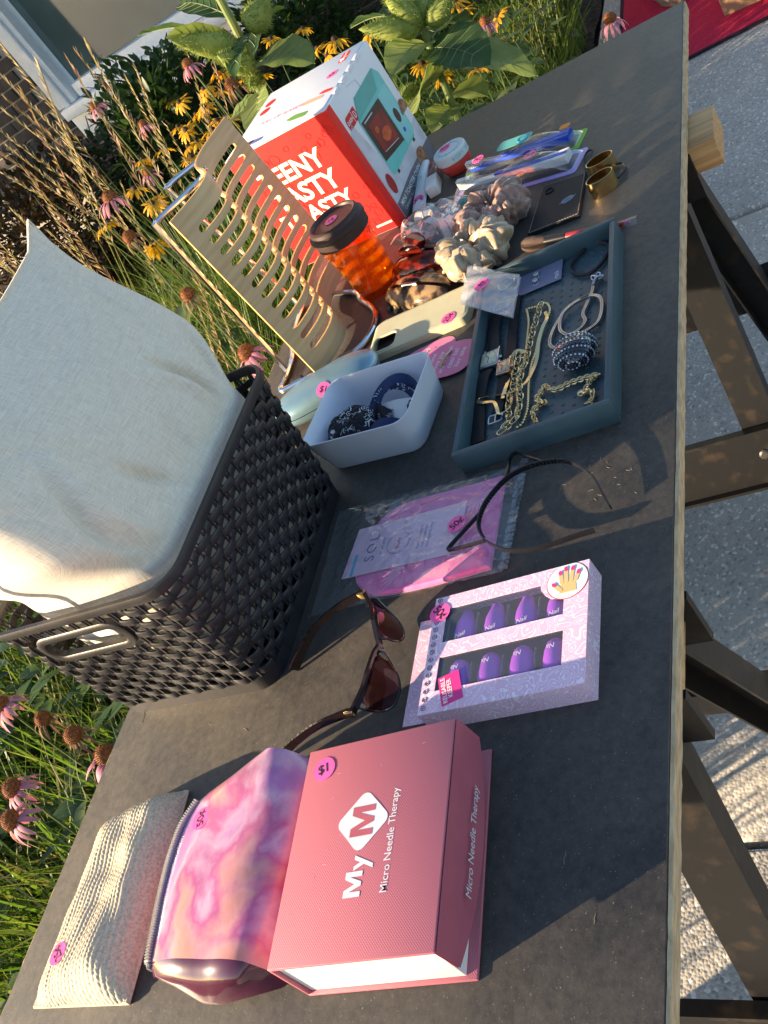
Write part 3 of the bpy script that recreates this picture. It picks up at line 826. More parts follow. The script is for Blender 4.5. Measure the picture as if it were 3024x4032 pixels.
sticker(mym, mm @ V((0.1505, -0.0185, h_)), V((0.33, -0.94, 0)), (0, 0, 1), '$1')

mb = MB()
srnd = random.Random(2)
for k in range(16):
    x, y = (srnd.gauss(0.082, 0.012), srnd.gauss(-0.036, 0.006)) if k < 9 else (srnd.uniform(0.01, 0.16), srnd.uniform(-0.128, -0.008)); a = srnd.uniform(0, 6.3); l = srnd.uniform(0.0006, 0.0035)
    mb.tube([(x, y, h_ + 0.00005), (x + l * math.cos(a), y + l * math.sin(a), h_ + 0.00005)], 0.00013, 4, False, mm)
tag(mb.build('scuffs', M('paper_scuff', (0.72, 0.45, 0.42), 0.9, var=0), cov), kind='stuff')
# ---- lilac nail keeper box
def swirl_mat():
    m, nt, N, L, P = new_mat('lilac_swirl_print')
    tc = N.new('ShaderNodeTexCoord'); nz = N.new('ShaderNodeTexNoise'); nz.inputs['Scale'].default_value = 62; nz.inputs['Detail'].default_value = 0.6
    nz.inputs['Distortion'].default_value = 1.6
    L.new(tc.outputs['Object'], nz.inputs['Vector'])
    k = N.new('ShaderNodeMath'); k.operation = 'MULTIPLY'; k.inputs[1].default_value = 46; L.new(nz.outputs['Fac'], k.inputs[0])
    sn = N.new('ShaderNodeMath'); sn.operation = 'SINE'; L.new(k.outputs[0], sn.inputs[0])
    rp = N.new('ShaderNodeValToRGB'); e = rp.color_ramp.elements
    e[0].position = 0.62; e[0].color = (0.72, 0.48, 0.64, 1); e[1].position = 0.86; e[1].color = (0.86, 0.74, 0.84, 1)
    L.new(sn.outputs[0], rp.inputs[0]); L.new(rp.outputs[0], P.inputs['Base Color'])
    P.inputs['Roughness'].default_value = 0.38; P.inputs['Coat Weight'].default_value = 0.25; P.inputs['Coat Roughness'].default_value = 0.25
    return m
MAT['swirl'] = swirl_mat()
MAT['purple_cap'] = M('purple_nail_cap', (0.34, 0.07, 0.60), 0.4, var=0.08, bump=0.3, bs=900)
MAT['box_dark'] = M('dark_card', (0.05, 0.035, 0.06), 0.6, var=0.1)
MAT['blister'] = film_mat('clear_window_film', haze=0.05, rough=0.06, wrinkle=0.12, ws=30)
MAT['white_print'] = M('white_print', (0.85, 0.84, 0.83), 0.5, var=0)
MAT['red_print'] = M('red_print', (0.55, 0.03, 0.05), 0.5, var=0)
MAT['skin_print'] = M('skin_print', (0.72, 0.47, 0.20), 0.5, var=0.05)
MAT['magenta'] = M('magenta_label', (0.72, 0.04, 0.26), 0.4, var=0.03)
mm = rotz(rad(2.4), (-1.1898, 0.2026, 0)); NL, NW, NH = 0.1186, 0.146, 0.0232
nail = thing('nail_box', 'lilac window box of eight purple nail caps with a fifty cent sticker', 'box', mm @ V((NL / 2, -NW / 2, 0)))
t_ = 0.0008
mb = MB()
mb.box((0, -NW, 0), (t_, 0, NH - t_), mm); mb.box((NL - t_, -NW, 0), (NL, 0, NH - t_), mm); mb.box((t_, -NW, 0), (NL - t_, -NW + t_, NH - t_), mm); mb.box((t_, -NW + t_, 0), (NL - t_, 0, t_), mm)
mb.build('tray', MAT['swirl'], nail, smooth=False)
mb = MB(); mb.box((t_, -t_, t_), (NL - t_, 0.0004, NH - t_), mm); mb.build('hinge_edge', MAT['box_dark'], nail, smooth=False)
W1 = (0.0687, 0.1040, -0.125, -0.013); W2 = (0.0207, 0.0535, -0.126, -0.013)
def top_panel():
    mb = MB(); z0, z1 = NH - t_, NH
    def b(x0, x1, y0, y1): mb.box((x0, y0, z0), (x1, y1, z1), mm)
    b(0, W2[0], -NW, 0); b(W2[1], W1[0], -NW, 0); b(W1[1], NL, -NW, 0)
    for w in (W1, W2): b(w[0], w[1], -NW, w[2]); b(w[0], w[1], w[3], 0)
    notch = [(W1[1], -0.103), (W1[1] - 0.006, -0.104), (W1[1] - 0.012, -0.108), (W1[1] - 0.017, -0.114), (W1[1] - 0.018, -0.125), (W1[1], -0.125)]
    mb.prism(notch, z0, z1, mm)
    return mb.build('front_panel', MAT['swirl'], nail, smooth=False)
top_panel()
mb = MB(); mb.box((0.004, -NW + 0.004, t_ + 0.0002), (NL - 0.004, -0.004, 0.0022), mm); mb.build('insert', MAT['box_dark'], nail, smooth=False)
for w in (W1, W2):
    mb = MB(); mb.flat([(w[0] - 0.002, w[2] - 0.002), (w[1] + 0.002, w[2] - 0.002), (w[1] + 0.002, w[3] + 0.002), (w[0] - 0.002, w[3] + 0.002)], NH - t_ - 0.0004, mm); mb.build('window', MAT['blister'], nail, smooth=False)
    for k in range(4):
        yc = -0.028 - 0.029 * k; up = w is W1
        prof = [(0.002, 0.000), (0.0082, 0.0005), (0.0094, 0.004), (0.0098, 0.012), (0.0092, 0.020), (0.0072, 0.027), (0.0058, 0.031), (0.0052, 0.0342)] if up else [(0.002, 0), (0.0092, 0.0005), (0.0097, 0.004), (0.0102, 0.012), (0.0094, 0.022), (0.008, 0.028), (0.0055, 0.0315), (0.0015, 0.033)]
        base = V(((w[0] + 0.0004), yc, 0.0112))
        cm = mm @ Matrix.Translation(base) @ Matrix.Rotation(rad(90), 4, 'Y')
        mb = MB(); mb.lathe(prof, 18, cm); cap = mb.build('nail_cap', MAT['purple_cap'], nail, ang=50)
        mb = MB(); mb.box((w[0] + 0.010, yc - 0.0145, 0.006), (w[1] - 0.006, yc - 0.0125, 0.0175), mm, bev=0.0008); mb.build('spring_clip', MAT['blister'], cap)
        s = 'Nail' if up else 'Na'
        text(s, 0.006, MAT['white_print'], cap, TOPX(mm, w[0] + (0.006 if up else 0.022), yc, 0.0112 + (0.0098 if up else 0.0098)) @ Matrix.Rotation(rad(-78 if up else 100), 4, 'Z'), shear=0.3)
# the hand picture in its round frame, the label and the sticker
cx_, cy_, r_ = 0.1015, -0.1275, 0.0185
def clipc(r):
    out = []
    for k in range(48):
        a = 2 * math.pi * k / 48; out.append((min(NL - 0.0004, cx_ + r * math.cos(a)), max(-NW + 0.0004, cy_ + r * math.sin(a))))
    return out
mb = MB(); mb.prism(clipc(r_), NH + 0.0001, NH + 0.0002, mm); rim = mb.build('picture_roundel', MAT['red_print'], nail, smooth=False)
mb = MB(); mb.prism(clipc(r_ - 0.0007), NH + 0.0003, NH + 0.0004, mm); mb.build('roundel_ground', MAT['white_print'], rim, smooth=False)
hm = mm @ T3(cx_ - 0.010, cy_ - 0.001, NH + 0.0005)
mb = MB(); mb.prism([(-0.002, -0.0075), (0.008, -0.0062), (0.009, 0.0062), (-0.002, 0.0075)], 0, 0.0001, hm)
for dy, l, a in ((-0.0058, 0.0105, -18), (-0.0022, 0.0155, -5), (0.0018, 0.0160, 3), (0.0055, 0.0130, 9)):
    fm = hm @ T3(0.0072, dy, 0.00015) @ Matrix.Rotation(rad(a), 4, 'Z'); mb.prism(rrect(0, -0.0017, l, 0.0017, 0.0016, 3), 0, 0.0001, fm)
mb.prism(rrect(0, -0.0018, 0.0125, 0.0018, 0.0017, 3), 0, 0.0001, hm @ T3(0.000, 0.0055, 0.0002) @ Matrix.Rotation(rad(42), 4, 'Z'))
mb.build('hand_print', MAT['skin_print'], rim, smooth=False)
mb = MB()
for dx, dy, a in ((0.0165, -0.0088, -18), (0.0215, -0.0036, -5), (0.0222, 0.0026, 3), (0.0190, 0.0074, 9), (0.0080, 0.0125, 42)):
    mb.prism(circ(0.0026, 12, ry=0.0017), 0, 0.0001, hm @ T3(dx, dy, 0.0004) @ Matrix.Rotation(rad(a), 4, 'Z'))
mb.build('nail_print', MAT['magenta'], rim, smooth=False)
lm = TOPX(mm, 0.0205, -0.0285, NH + 0.0002, rad(16))
mb = MB(); mb.prism([(-0.0145, -0.0098), (0.0145, -0.0098), (0.0145, 0.0098), (-0.0145, 0.0098)], 0, 0.0002, lm); lb = mb.build('label', MAT['magenta'], nail, smooth=False)
text('REUSABLE\nKEEPER', 0.006, MAT['white_print'], lb, lm @ T3(0, 0.003, 0.0004), width=0.0255, bold=0.01, line=0.9)
mb = MB()
for k in range(15):
    mb.tube([(0.006 + 0.0078 * k + 0.0022 * math.cos(q), -0.0048 + 0.0022 * math.sin(q), NH + 0.0002) for q in [i * math.pi / 4 for i in range(8)]], 0.0003, 4, True, mm)
    mb.prism(circ(0.0007, 6, 0.006 + 0.0078 * k, -0.0048), NH + 0.0001, NH + 0.0003, mm)
mb.build('lace_border', MAT['ink'], nail, smooth=False)
sticker(nail, mm @ V((0.1015, -0.0065, NH)), V((-0.71, -0.71, 0)), (0, 0, 1), '50¢')
mb = MB(); mb.box((0.008, 0.0012, 0.0002), (NL - 0.002, 0.030, 0.0009), mm); mb.build('lid_flap', MAT['swirl'], nail, smooth=False)

# ---- toaster oven carton
MAT['carton'] = M('white_carton', (0.76, 0.76, 0.78), 0.5, var=0.03, vs=12)
MAT['red_carton'] = M('red_carton', (0.78, 0.016, 0.014), 0.42, var=0.05, vs=30)
MAT['darkred_print'] = M('dark_red_print', (0.62, 0.010, 0.010), 0.45, var=0)
MAT['cream_print'] = M('cream_print', (0.88, 0.82, 0.62), 0.5, var=0)
MAT['teal_print'] = M('teal_print', (0.16, 0.56, 0.52), 0.45, var=0.05)
MAT['teal_dark'] = M('teal_side_print', (0.10, 0.40, 0.38), 0.45, var=0.05)
MAT['teal_pale'] = M('teal_pale_print', (0.24, 0.62, 0.62), 0.45, var=0.03)
MAT['oven_black'] = M('oven_black_print', (0.035, 0.02, 0.02), 0.4, var=0.1)
MAT['oven_glow'] = M('oven_red_print', (0.28, 0.02, 0.015), 0.4, c2=(0.14, 0.012, 0.01), vs=30)
MAT['pizza'] = M('pizza_print', (0.68, 0.14, 0.03), 0.5, c2=(0.45, 0.05, 0.02), vs=160)
MAT['grey_print'] = M('grey_print', (0.50, 0.48, 0.52), 0.5, c2=(0.66, 0.66, 0.72), vs=25)
MAT['cookie'] = M('cookie_print', (0.40, 0.22, 0.10), 0.6, c2=(0.22, 0.06, 0.04), vs=120)
mm = rotz(rad(-5.1), (-0.2665, 0.6393, 0)); TL, TW_, TH_ = 0.2062, 0.2018, 0.2072
tob = thing('toaster_carton', 'red and white toaster oven carton with white TEENY TASTY TOASTY lettering', 'box', mm @ V((TL / 2, -TW_ / 2, 0)))
mb = MB(); mb.box((0, -TW_, 0.0), (TL, 0, TH_ - 0.0012), mm, bev=0.0012); mb.build('carton', MAT['carton'], tob)
mb = MB(); mb.box((-0.0004, -TW_ - 0.0004, 0.001), (-0.0001, -0.001, TH_ - 0.002), mm); red = mb.build('red_panel', MAT['red_carton'], tob, smooth=False)
mb = MB(); mb.box((-0.0002, -TW_ - 0.0004, 0.001), (0.0165, -TW_ - 0.0001, TH_ - 0.002), mm); mb.build('red_corner_strip', MAT['red_carton'], tob, smooth=False)
# lid flap with its tuck tabs
mb = MB(); mb.box((-0.0006, -TW_ + 0.006, TH_ - 0.0010), (TL + 0.0006, 0.0005, TH_ + 0.0006), mm, bev=0.0005); lid = mb.build('lid', MAT['carton'], tob)
for k in range(4):
    mb = MB(); mb.box((0.045 + 0.033 * k, -TW_ - 0.0005, TH_ - 0.007), (0.066 + 0.033 * k, -TW_ + 0.008, TH_ + 0.0004), mm @ Matrix.Rotation(0, 4, 'X'), bev=0.001); mb.build('tuck_tab', MAT['carton'], lid)
RF = frame(mm @ V((-0.0006, 0, 0)), mm.to_3x3() @ V((0, -1, 0)), mm.to_3x3() @ V((-1, 0, 0)))      # red face: x right, y up, origin at its lower left
for k, (s, yb, wd) in enumerate((('TEENY', 0.150, 0.125), ('TASTY', 0.112, 0.128), ('TOASTY', 0.076, 0.142))):
    text(s, 0.03, MAT['cream_print'], red, RF @ T3(0.088 + (0.004 if k < 2 else 0.0), yb, 0.0002), width=wd, bold=0.028)
text('SMALL, YET MIGHTY', 0.008, MAT['cream_print'], red, RF @ T3(0.134, 0.050, 0.0002), width=0.05)
text('COMPACT + CUTE', 0.008, MAT['cream_print'], red, RF @ T3(0.060, 0.050, 0.0002), width=0.045)
mb = MB(); mb.prism([(0.098, 0.044), (0.0988, 0.044), (0.0988, 0.056), (0.098, 0.056)], 0.0002, 0.0003, RF)
mb.prism([(0.160, 0.012), (0.190, 0.012), (0.190, 0.0155), (0.160, 0.0155)], 0.0002, 0.0003, RF); mb.build('small_print', MAT['cream_print'], red, smooth=False)
mb = MB()
for k in range(70):
    x, y = random.uniform(0.01, 0.19), random.uniform(0.01, 0.195); r = random.uniform(0.004, 0.009); n = random.choice((5, 8, 14))
    mb.tube([(x + r * math.cos(q) * random.uniform(0.8, 1.1), y + r * math.sin(q) * random.uniform(0.8, 1.1), 0.0001) for q in [2 * math.pi * i / n for i in range(n)]], 0.00028, 4, True, RF)
tag(mb.build('doodle_pattern', MAT['darkred_print'], red, smooth=False), kind='stuff')
def dash(m, k, parent):
    mb = MB(); mb.prism([(-0.020 * k, -0.0095 * k), (0.014 * k, -0.0095 * k), (0.0185 * k, -0.007 * k), (0.020 * k, -0.002 * k), (0.020 * k, 0.0095 * k), (-0.014 * k, 0.0095 * k), (-0.0185 * k, 0.007 * k), (-0.020 * k, 0.002 * k)], 0.0001, 0.0003, m)
    b = mb.build('logo_panel', MAT['darkred_print'], parent, smooth=False)
    text('DASH', 0.01 * k, MAT['white_print'], b, m @ T3(-0.0075 * k, 0, 0.0005), width=0.0205 * k, bold=0.015)
    mb = MB(); mb.prism([(0.0045 * k, -0.0095 * k), (0.0055 * k, -0.0095 * k), (0.0055 * k, 0.0095 * k), (0.0045 * k, 0.0095 * k)], 0.0004, 0.0005, m)
    mb.tube([(0.010 * k, -0.005 * k, 0.0005), (0.010 * k, 0.005 * k, 0.0005), (0.014 * k, 0.004 * k, 0.0005), (0.0162 * k, 0, 0.0005), (0.014 * k, -0.004 * k, 0.0005), (0.010 * k, -0.005 * k, 0.0005)], 0.0008 * k, 4, False, m)
    mb.build('logo_mark', MAT['white_print'], b, smooth=False)
    return b
WF = frame(mm @ V((0, -TW_ - 0.0003, 0)), mm.to_3x3() @ V((1, 0, 0)), mm.to_3x3() @ V((0, -1, 0)))   # white face: x along +u, y up
dash(WF @ T3(0.045, 0.163, 0), 1.0, tob)
def pr(poly, z, mat, name, par):
    mb = MB(); mb.prism(poly, z, z + 0.0002, WF); return mb.build(name, mat, par, smooth=False)
pic = pr([(0.018, 0.012), (0.19, 0.012), (0.204, 0.040), (0.204, 0.07), (0.15, 0.055), (0.05, 0.10), (0.035, 0.16), (0.018, 0.15)], 0.0001, MAT['grey_print'], 'printed_picture', tob)
pr([(0.055, 0.150), (0.080, 0.177), (0.170, 0.177), (0.183, 0.163), (0.183, 0.062), (0.172, 0.052), (0.060, 0.052), (0.055, 0.06)], 0.0004, MAT['teal_print'], 'oven_body_print', pic)
pr([(0.055, 0.150), (0.080, 0.177), (0.170, 0.177), (0.150, 0.150)], 0.0007, MAT['teal_dark'], 'oven_top_print', pic)
pr([(0.140, 0.056), (0.176, 0.056), (0.180, 0.064), (0.180, 0.145), (0.140, 0.145)], 0.0007, MAT['teal_pale'], 'control_panel_print', pic)
win = pr([(0.058, 0.078), (0.138, 0.066), (0.138, 0.142), (0.058, 0.146)], 0.001, MAT['oven_black'], 'oven_door_print', pic)
pr([(0.068, 0.088), (0.128, 0.078), (0.128, 0.130), (0.068, 0.134)], 0.0013, MAT['oven_glow'], 'oven_glow_print', win)
mb = MB(); mb.prism(circ(0.017, 20, 0.103, 0.100, ry=0.010), 0.0016, 0.0018, WF); mb.prism(circ(0.006, 14, 0.084, 0.118, ry=0.005), 0.0016, 0.0018, WF); mb.build('pizza_print', MAT['pizza'], win, smooth=False)
mb = MB(); mb.prism([(0.064, 0.1405), (0.1, 0.1385), (0.1, 0.1405), (0.064, 0.1425)], 0.0013, 0.0015, WF); mb.build('door_handle_print', MAT['grey_print'], win, smooth=False)
mb = MB(); mb.prism([(0.07, 0.0865), (0.126, 0.0765), (0.126, 0.0775), (0.07, 0.0875)], 0.0016, 0.0018, WF); mb.build('rack_edge_print', MAT['grey_print'], win, smooth=False)
pr(circ(0.0085, 18, 0.160, 0.098, ry=0.012), 0.001, MAT['oven_black'], 'knob_print', pic)
pr(circ(0.004, 12, 0.156, 0.074), 0.001, M('blue_print', (0.02, 0.10, 0.55), 0.5, var=0), 'badge_print', pic)
pr([(0.07, 0.047), (0.078, 0.047), (0.078, 0.0525), (0.07, 0.0525)], 0.0004, MAT['oven_black'], 'oven_foot_print', pic)
pr([(0.160, 0.047), (0.168, 0.047), (0.168, 0.0525), (0.160, 0.0525)], 0.0004, MAT['oven_black'], 'oven_foot_print', pic)
pr(circ(0.017, 22, 0.158, 0.024, ry=0.013), 0.0007, MAT['cookie'], 'cookie_print', pic)
pr(circ(0.016, 22, 0.190, 0.088, ry=0.020)[:12], 0.0007, MAT['cookie'], 'cookie_print', pic)
pr(circ(0.010, 20, 0.036, 0.052, ry=0.017), 0.0007, M('tomato_print', (0.36, 0.02, 0.02), 0.5, var=0.1), 'tomato_print', pic)
pr([(0.018, 0.0015), (0.2045, 0.0015), (0.2045, 0.028), (0.10, 0.030), (0.018, 0.026)], 0.0004, M('dark_plate_print', (0.16, 0.15, 0.17), 0.5, var=0.15), 'plate_print', pic)
text('MINI TOASTER OVEN', 0.01, MAT['white_print'], pic, WF @ T3(0.082, 0.0185, 0.0009), width=0.108, bold=0.004)
text('Compact, Space Saving', 0.006, MAT['white_print'], pic, WF @ T3(0.068, 0.0085, 0.0009), width=0.075)
# perforated opening on the white face
mb = MB(); mb.tube([(0.080, 0.197, 0.0003), (0.112, 0.190, 0.0003), (0.116, 0.172, 0.0003)], 0.0004, 4, False, WF); mb.build('perforation', MAT['grey_print'], tob, smooth=False)
# top print
TM = mm @ T3(0, 0, TH_ + 0.0008)
dl = dash(TM @ T3(0.178, -0.170, 0) @ Matrix.Rotation(rad(180), 4, 'Z'), 0.85, lid)
mb = MB(); mb.prism(circ(0.0105, 20, 0.158, -0.022), 0, 0.0002, TM); mb.prism(circ(0.0105, 20, 0.132, -0.022), 0, 0.0002, TM); mb.build('roundel_print', MAT['darkred_print'], lid, smooth=False)
sticker(lid, mm @ V((0.128, -0.165, TH_ + 0.0006)), V((-0.28, 0.96, 0)), (0, 0, 1), '$4')
text('FULL OF FLAVOR', 0.01, MAT['magenta'], lid, TM @ T3(0.075, -0.085, 0.0001) @ Matrix.Rotation(rad(-100), 4, 'Z'), width=0.10)
def blob(cx, cy, rx, ry, a, mat, name):
    mb = MB(); n = 16
    mb.prism([(cx + rx * math.cos(q) * math.cos(a) * (1 + .3 * math.sin(3 * q)) - ry * math.sin(q) * math.sin(a), cy + rx * math.cos(q) * math.sin(a) + ry * math.sin(q) * math.cos(a) * (1 + .3 * math.cos(2 * q))) for q in [2 * math.pi * i / n for i in range(n)]], 0, 0.0002, TM)
    mb.build(name, mat, lid, smooth=False)
blob(0.030, -0.135, 0.026, 0.008, rad(70), M('green_print', (0.16, 0.33, 0.06), 0.5, var=0.1), 'doodle_print')
blob(0.022, -0.052, 0.020, 0.007, rad(80), M('blue_doodle', (0.16, 0.18, 0.48), 0.5, var=0.2), 'doodle_print')
blob(0.062, -0.150, 0.028, 0.007, rad(75), M('peach_print', (0.62, 0.38, 0.28), 0.5, var=0.1), 'doodle_print')
blob(0.030, -0.028, 0.022, 0.006, rad(80), M('brown_doodle', (0.42, 0.34, 0.24), 0.5, var=0.3), 'doodle_print')
blob(0.070, -0.176, 0.016, 0.005, rad(70), MAT['darkred_print'], 'doodle_print')

# ================================================================ POUCHES
# straw pouch: braided relief is real geometry
MAT['raffia'] = M('raffia', (0.62, 0.53, 0.39), 0.8, c2=(0.42, 0.345, 0.24), vs=420, stretch=(1, 1, 1), bump=0.5, bs=900, lo=0.3, hi=0.6)
sp_ = thing('straw_pouch', 'flat braided straw pouch lying next to the marbled bag', 'pouch', (-1.32, 0.51, 0))
A0, A1, A2, A3 = V((-1.4075, 0.4500, 0)), V((-1.414, 0.5660, 0)), V((-1.2460, 0.5690, 0)), V((-1.2200, 0.4690, 0))
def braid(u, v):
    r = 23; k = 44
    row = v * r; fr = row - math.floor(row); w = u * k + (0.5 if int(row) % 2 else 0) + (fr - 0.5) * (0.7 if int(row) % 2 else -0.7)
    return 0.0013 * (abs(math.sin(math.pi * fr)) ** 0.6) * (0.55 + 0.45 * abs(math.sin(math.pi * w)))
def straw_base(u, v):
    p = A0.lerp(A3, u).lerp(A1.lerp(A2, u), v)
    e = min(1, min(u, 1 - u) / 0.16) ; f = min(1, min(v, 1 - v) / 0.24)
    p = p + V((0.004 * mnoise.noise(V((u * 3, v * 3, 8))), 0.004 * mnoise.noise(V((u * 3, v * 3, 2))), 0))
    th = 0.0285 * (1 - (1 - e) ** 2.2) ** 0.6 * (1 - (1 - f) ** 2.2) ** 0.6 * (0.72 + 0.34 * (1 - v) - 0.20 * math.sin(math.pi * u) * v) + 0.0065 * mnoise.noise(V((u * 2.6, v * 2.2, 4))) * e * f + 0.003 * mnoise.noise(V((u * 7, v * 5, 1))) * e * f
    return V((p.x, p.y, max(th, 0.004)))
def straw_top(u, v):
    p = straw_base(u, v); e = 0.004
    du = straw_base(min(1, u + e), v) - straw_base(max(0, u - e), v); dv = straw_base(u, min(1, v + e)) - straw_base(u, max(0, v - e))
    n = du.cross(dv).normalized()
    if n.z < 0: n = -n
    return p + n * braid(u, v)
mb = MB(); mb.grid(230, 140, straw_top); mb.build('cover', MAT['raffia'], sp_, ang=180)
mb = MB()
ring = [A0, A3, A2, A1]
cells = []
for a, b in ((A0, A3), (A3, A2), (A2, A1), (A1, A0)):
    for i in range(40): cells.append(a.lerp(b, i / 40))
mb.loft([[V((p.x, p.y, 0.0)) for p in cells], [V((p.x + (p.x + 1.32) * 0.012, p.y + (p.y - 0.51) * 0.03, 0.0022)) for p in cells], [V((p.x, p.y, 0.0052)) for p in cells]])
mb.build('edge_binding', MAT['raffia'], sp_)
_b = min(((V(straw_top(i / 60, j / 60)) - V((-1.376, 0.536, 0.028))).to_2d().length, i, j) for i in range(61) for j in range(61))
_z = max(straw_top((_b[1] + di) / 60, (_b[2] + dj) / 60)[2] for di in (-1, 0, 1) for dj in (-1, 0, 1))
sticker(sp_, V((-1.376, 0.536, _z - 0.0004)), (0.62, 0.78, 0.0), (0.02, 0.14, 1), '25¢')

def marble_mat():
    m, nt, N, L, P = new_mat('marbled_vinyl')
    tc = N.new('ShaderNodeTexCoord')
    def nz(s, d, dist):
        n = N.new('ShaderNodeTexNoise'); n.inputs['Scale'].default_value = s; n.inputs['Detail'].default_value = d; n.inputs['Distortion'].default_value = dist
        L.new(tc.outputs['Object'], n.inputs['Vector']); return n
    a = nz(13, 6, 0.25); b = nz(30, 9, 0.5)
    rp = N.new('ShaderNodeValToRGB'); e = rp.color_ramp.elements
    e[0].position = 0.30; e[0].color = (0.66, 0.27, 0.16, 1); e[1].position = 0.72; e[1].color = (0.38, 0.18, 0.42, 1)
    for p, c in ((0.40, (0.60, 0.28, 0.28)), (0.47, (0.50, 0.11, 0.26)), (0.54, (0.58, 0.34, 0.46)), (0.62, (0.42, 0.16, 0.38))):
        q = rp.color_ramp.elements.new(p); q.color = (*c, 1)
    L.new(a.outputs['Fac'], rp.inputs[0])
    r2 = N.new('ShaderNodeValToRGB'); r2.color_ramp.elements[0].position = 0.46; r2.color_ramp.elements[1].position = 0.58
    r2.color_ramp.elements[0].color = (0.45, 0.2, 0.4, 1)
    L.new(b.outputs['Fac'], r2.inputs[0])
    mx = N.new('ShaderNodeMixRGB'); mx.blend_type = 'MULTIPLY'; mx.inputs[0].default_value = 0.18
    L.new(rp.outputs[0], mx.inputs[1]); L.new(r2.outputs[0], mx.inputs[2]); L.new(mx.outputs[0], P.inputs['Base Color'])
    P.inputs['Roughness'].default_value = 0.28; P.inputs['Coat Weight'].default_value = 0.5; P.inputs['Coat Roughness'].default_value = 0.18
    n3 = nz(70, 2, 0); bp = N.new('ShaderNodeBump'); bp.inputs['Strength'].default_value = 0.2; bp.inputs['Distance'].default_value = 0.002; L.new(n3.outputs['Fac'], bp.inputs['Height']); L.new(bp.outputs[0], P.inputs['Normal'])
    return m
MAT['marble'] = marble_mat()
MAT['plum_vinyl'] = M('plum_vinyl', (0.065, 0.010, 0.032), 0.16, var=0.15, coat=0.6)
MAT['zip_metal'] = M('zip_metal', (0.66, 0.64, 0.60), 0.32, 0.8, var=0.1)
bag = thing('cosmetic_bag', 'glossy pink and purple marbled cosmetic bag with metal zip and fifty cent sticker', 'bag', (-1.31, 0.35, 0))
secs = [  # x, then (y, z) of: zip seam, top ridge, right shoulder, right foot, left foot
    (-1.398, (0.404, 0.020), (0.372, 0.026), (0.322, 0.020), (0.305, 0.004), (0.398, 0.004)),
    (-1.392, (0.4045, 0.031), (0.362, 0.040), (0.306, 0.036), (0.290, 0.001), (0.405, 0.001)),
    (-1.360, (0.409, 0.035), (0.352, 0.047), (0.296, 0.041), (0.280, 0.0), (0.411, 0.0)),
    (-1.320, (0.418, 0.034), (0.345, 0.049), (0.292, 0.042), (0.277, 0.0), (0.418, 0.0)),
    (-1.280, (0.422, 0.033), (0.338, 0.049), (0.290, 0.041), (0.277, 0.0), (0.421, 0.0)),
    (-1.250, (0.412, 0.033), (0.334, 0.050), (0.292, 0.038), (0.280, 0.0), (0.413, 0.0)),
    (-1.228, (0.372, 0.036), (0.330, 0.050), (0.296, 0.032), (0.288, 0.0), (0.385, 0.0)),
    (-1.2175, (0.338, 0.044), (0.325, 0.049), (0.304, 0.030), (0.300, 0.002), (0.345, 0.002))]
rings = []
for x, *c in secs:
    P5 = [V((x + (0.02 if (x > -1.26 and i == 1) else 0) * 0, y, z)) for i, (y, z) in enumerate(c)]
    ring = []
    for i in range(5):
        a, b = P5[i], P5[(i + 1) % 5]
        for j in range(6):
            t = j / 6; p = a.lerp(b, t)
            bulge = (0.0045 + 0.006 * mnoise.noise(V((x * 22, i * 3.1, t * 1.5)))) * math.sin(math.pi * t) if i in (0, 1, 4) else 0.002 * math.sin(math.pi * t)
            if i in (0, 1): p = p + V((0, 0, bulge * 0.8))
            elif i == 2: p = p + V((0, -bulge, 0))
            elif i == 4: p = p + V((0, bulge * 0.3, 0))
            ring.append(p)
    rings.append(ring)
R2 = []
for j in range(30):
    R2.append(smooth_path([r[j] for r in rings], 4))
fine = [[R2[j][i] for j in range(30)] for i in range(len(R2[0]))]
fine = fine[5:]
mb = MB(); mb.loft(fine, cap0=False); mb.build('cover', MAT['marble'], bag, ang=50)
mb = MB()
r0 = fine[0]; c0 = V((-1.404, 0.350, 0.010))
mb.loft([r0, [p.lerp(c0, 0.10) + V((-0.004 - 0.004 * (p.z > 0.03), 0, -0.001)) for p in r0], [p.lerp(c0, 0.45) + V((-0.006, 0, 0.001)) for p in r0], [p.lerp(c0, 0.85) + V((-0.006, 0, 0)) for p in r0]], cap0=False); mb.build('end_gusset', MAT['plum_vinyl'], bag, ang=60)
zp = smooth_path([fine[0][0] + V((-0.002, 0.001, -0.006))] + [fine[i][0] + V((0, 0.001, 0.0012)) for i in range(0, 18, 3)], 4)
mb = MB(); mb.tube(zp, 0.0022, 6); zipper = mb.build('zip', MAT['zip_metal'], bag)
mb = MB()
tot = sum((zp[i + 1] - zp[i]).length for i in range(len(zp) - 1)); acc = 0; nxt = 0
for i in range(len(zp) - 1):
    d = (zp[i + 1] - zp[i]); l = d.length
    while nxt < acc + l:
        p = zp[i] + d * ((nxt - acc) / l); mb.box((-0.0006, -0.0028, -0.001), (0.0006, 0.0028, 0.0026), frame(p, d, (0, 0.3, 1))); nxt += 0.0022
    acc += l
mb.build('zip_teeth', MAT['zip_metal'], zipper, smooth=False)
_p = min((p for r in fine for p in r if p.z > 0.02), key=lambda p: (p - V((-1.272, 0.390, 0.044))).to_2d().length)
sticker(bag, _p + V((0, 0, 0.0006)), (0.94, 0.34, 0), (0.0, 0.14, 1), '50¢')
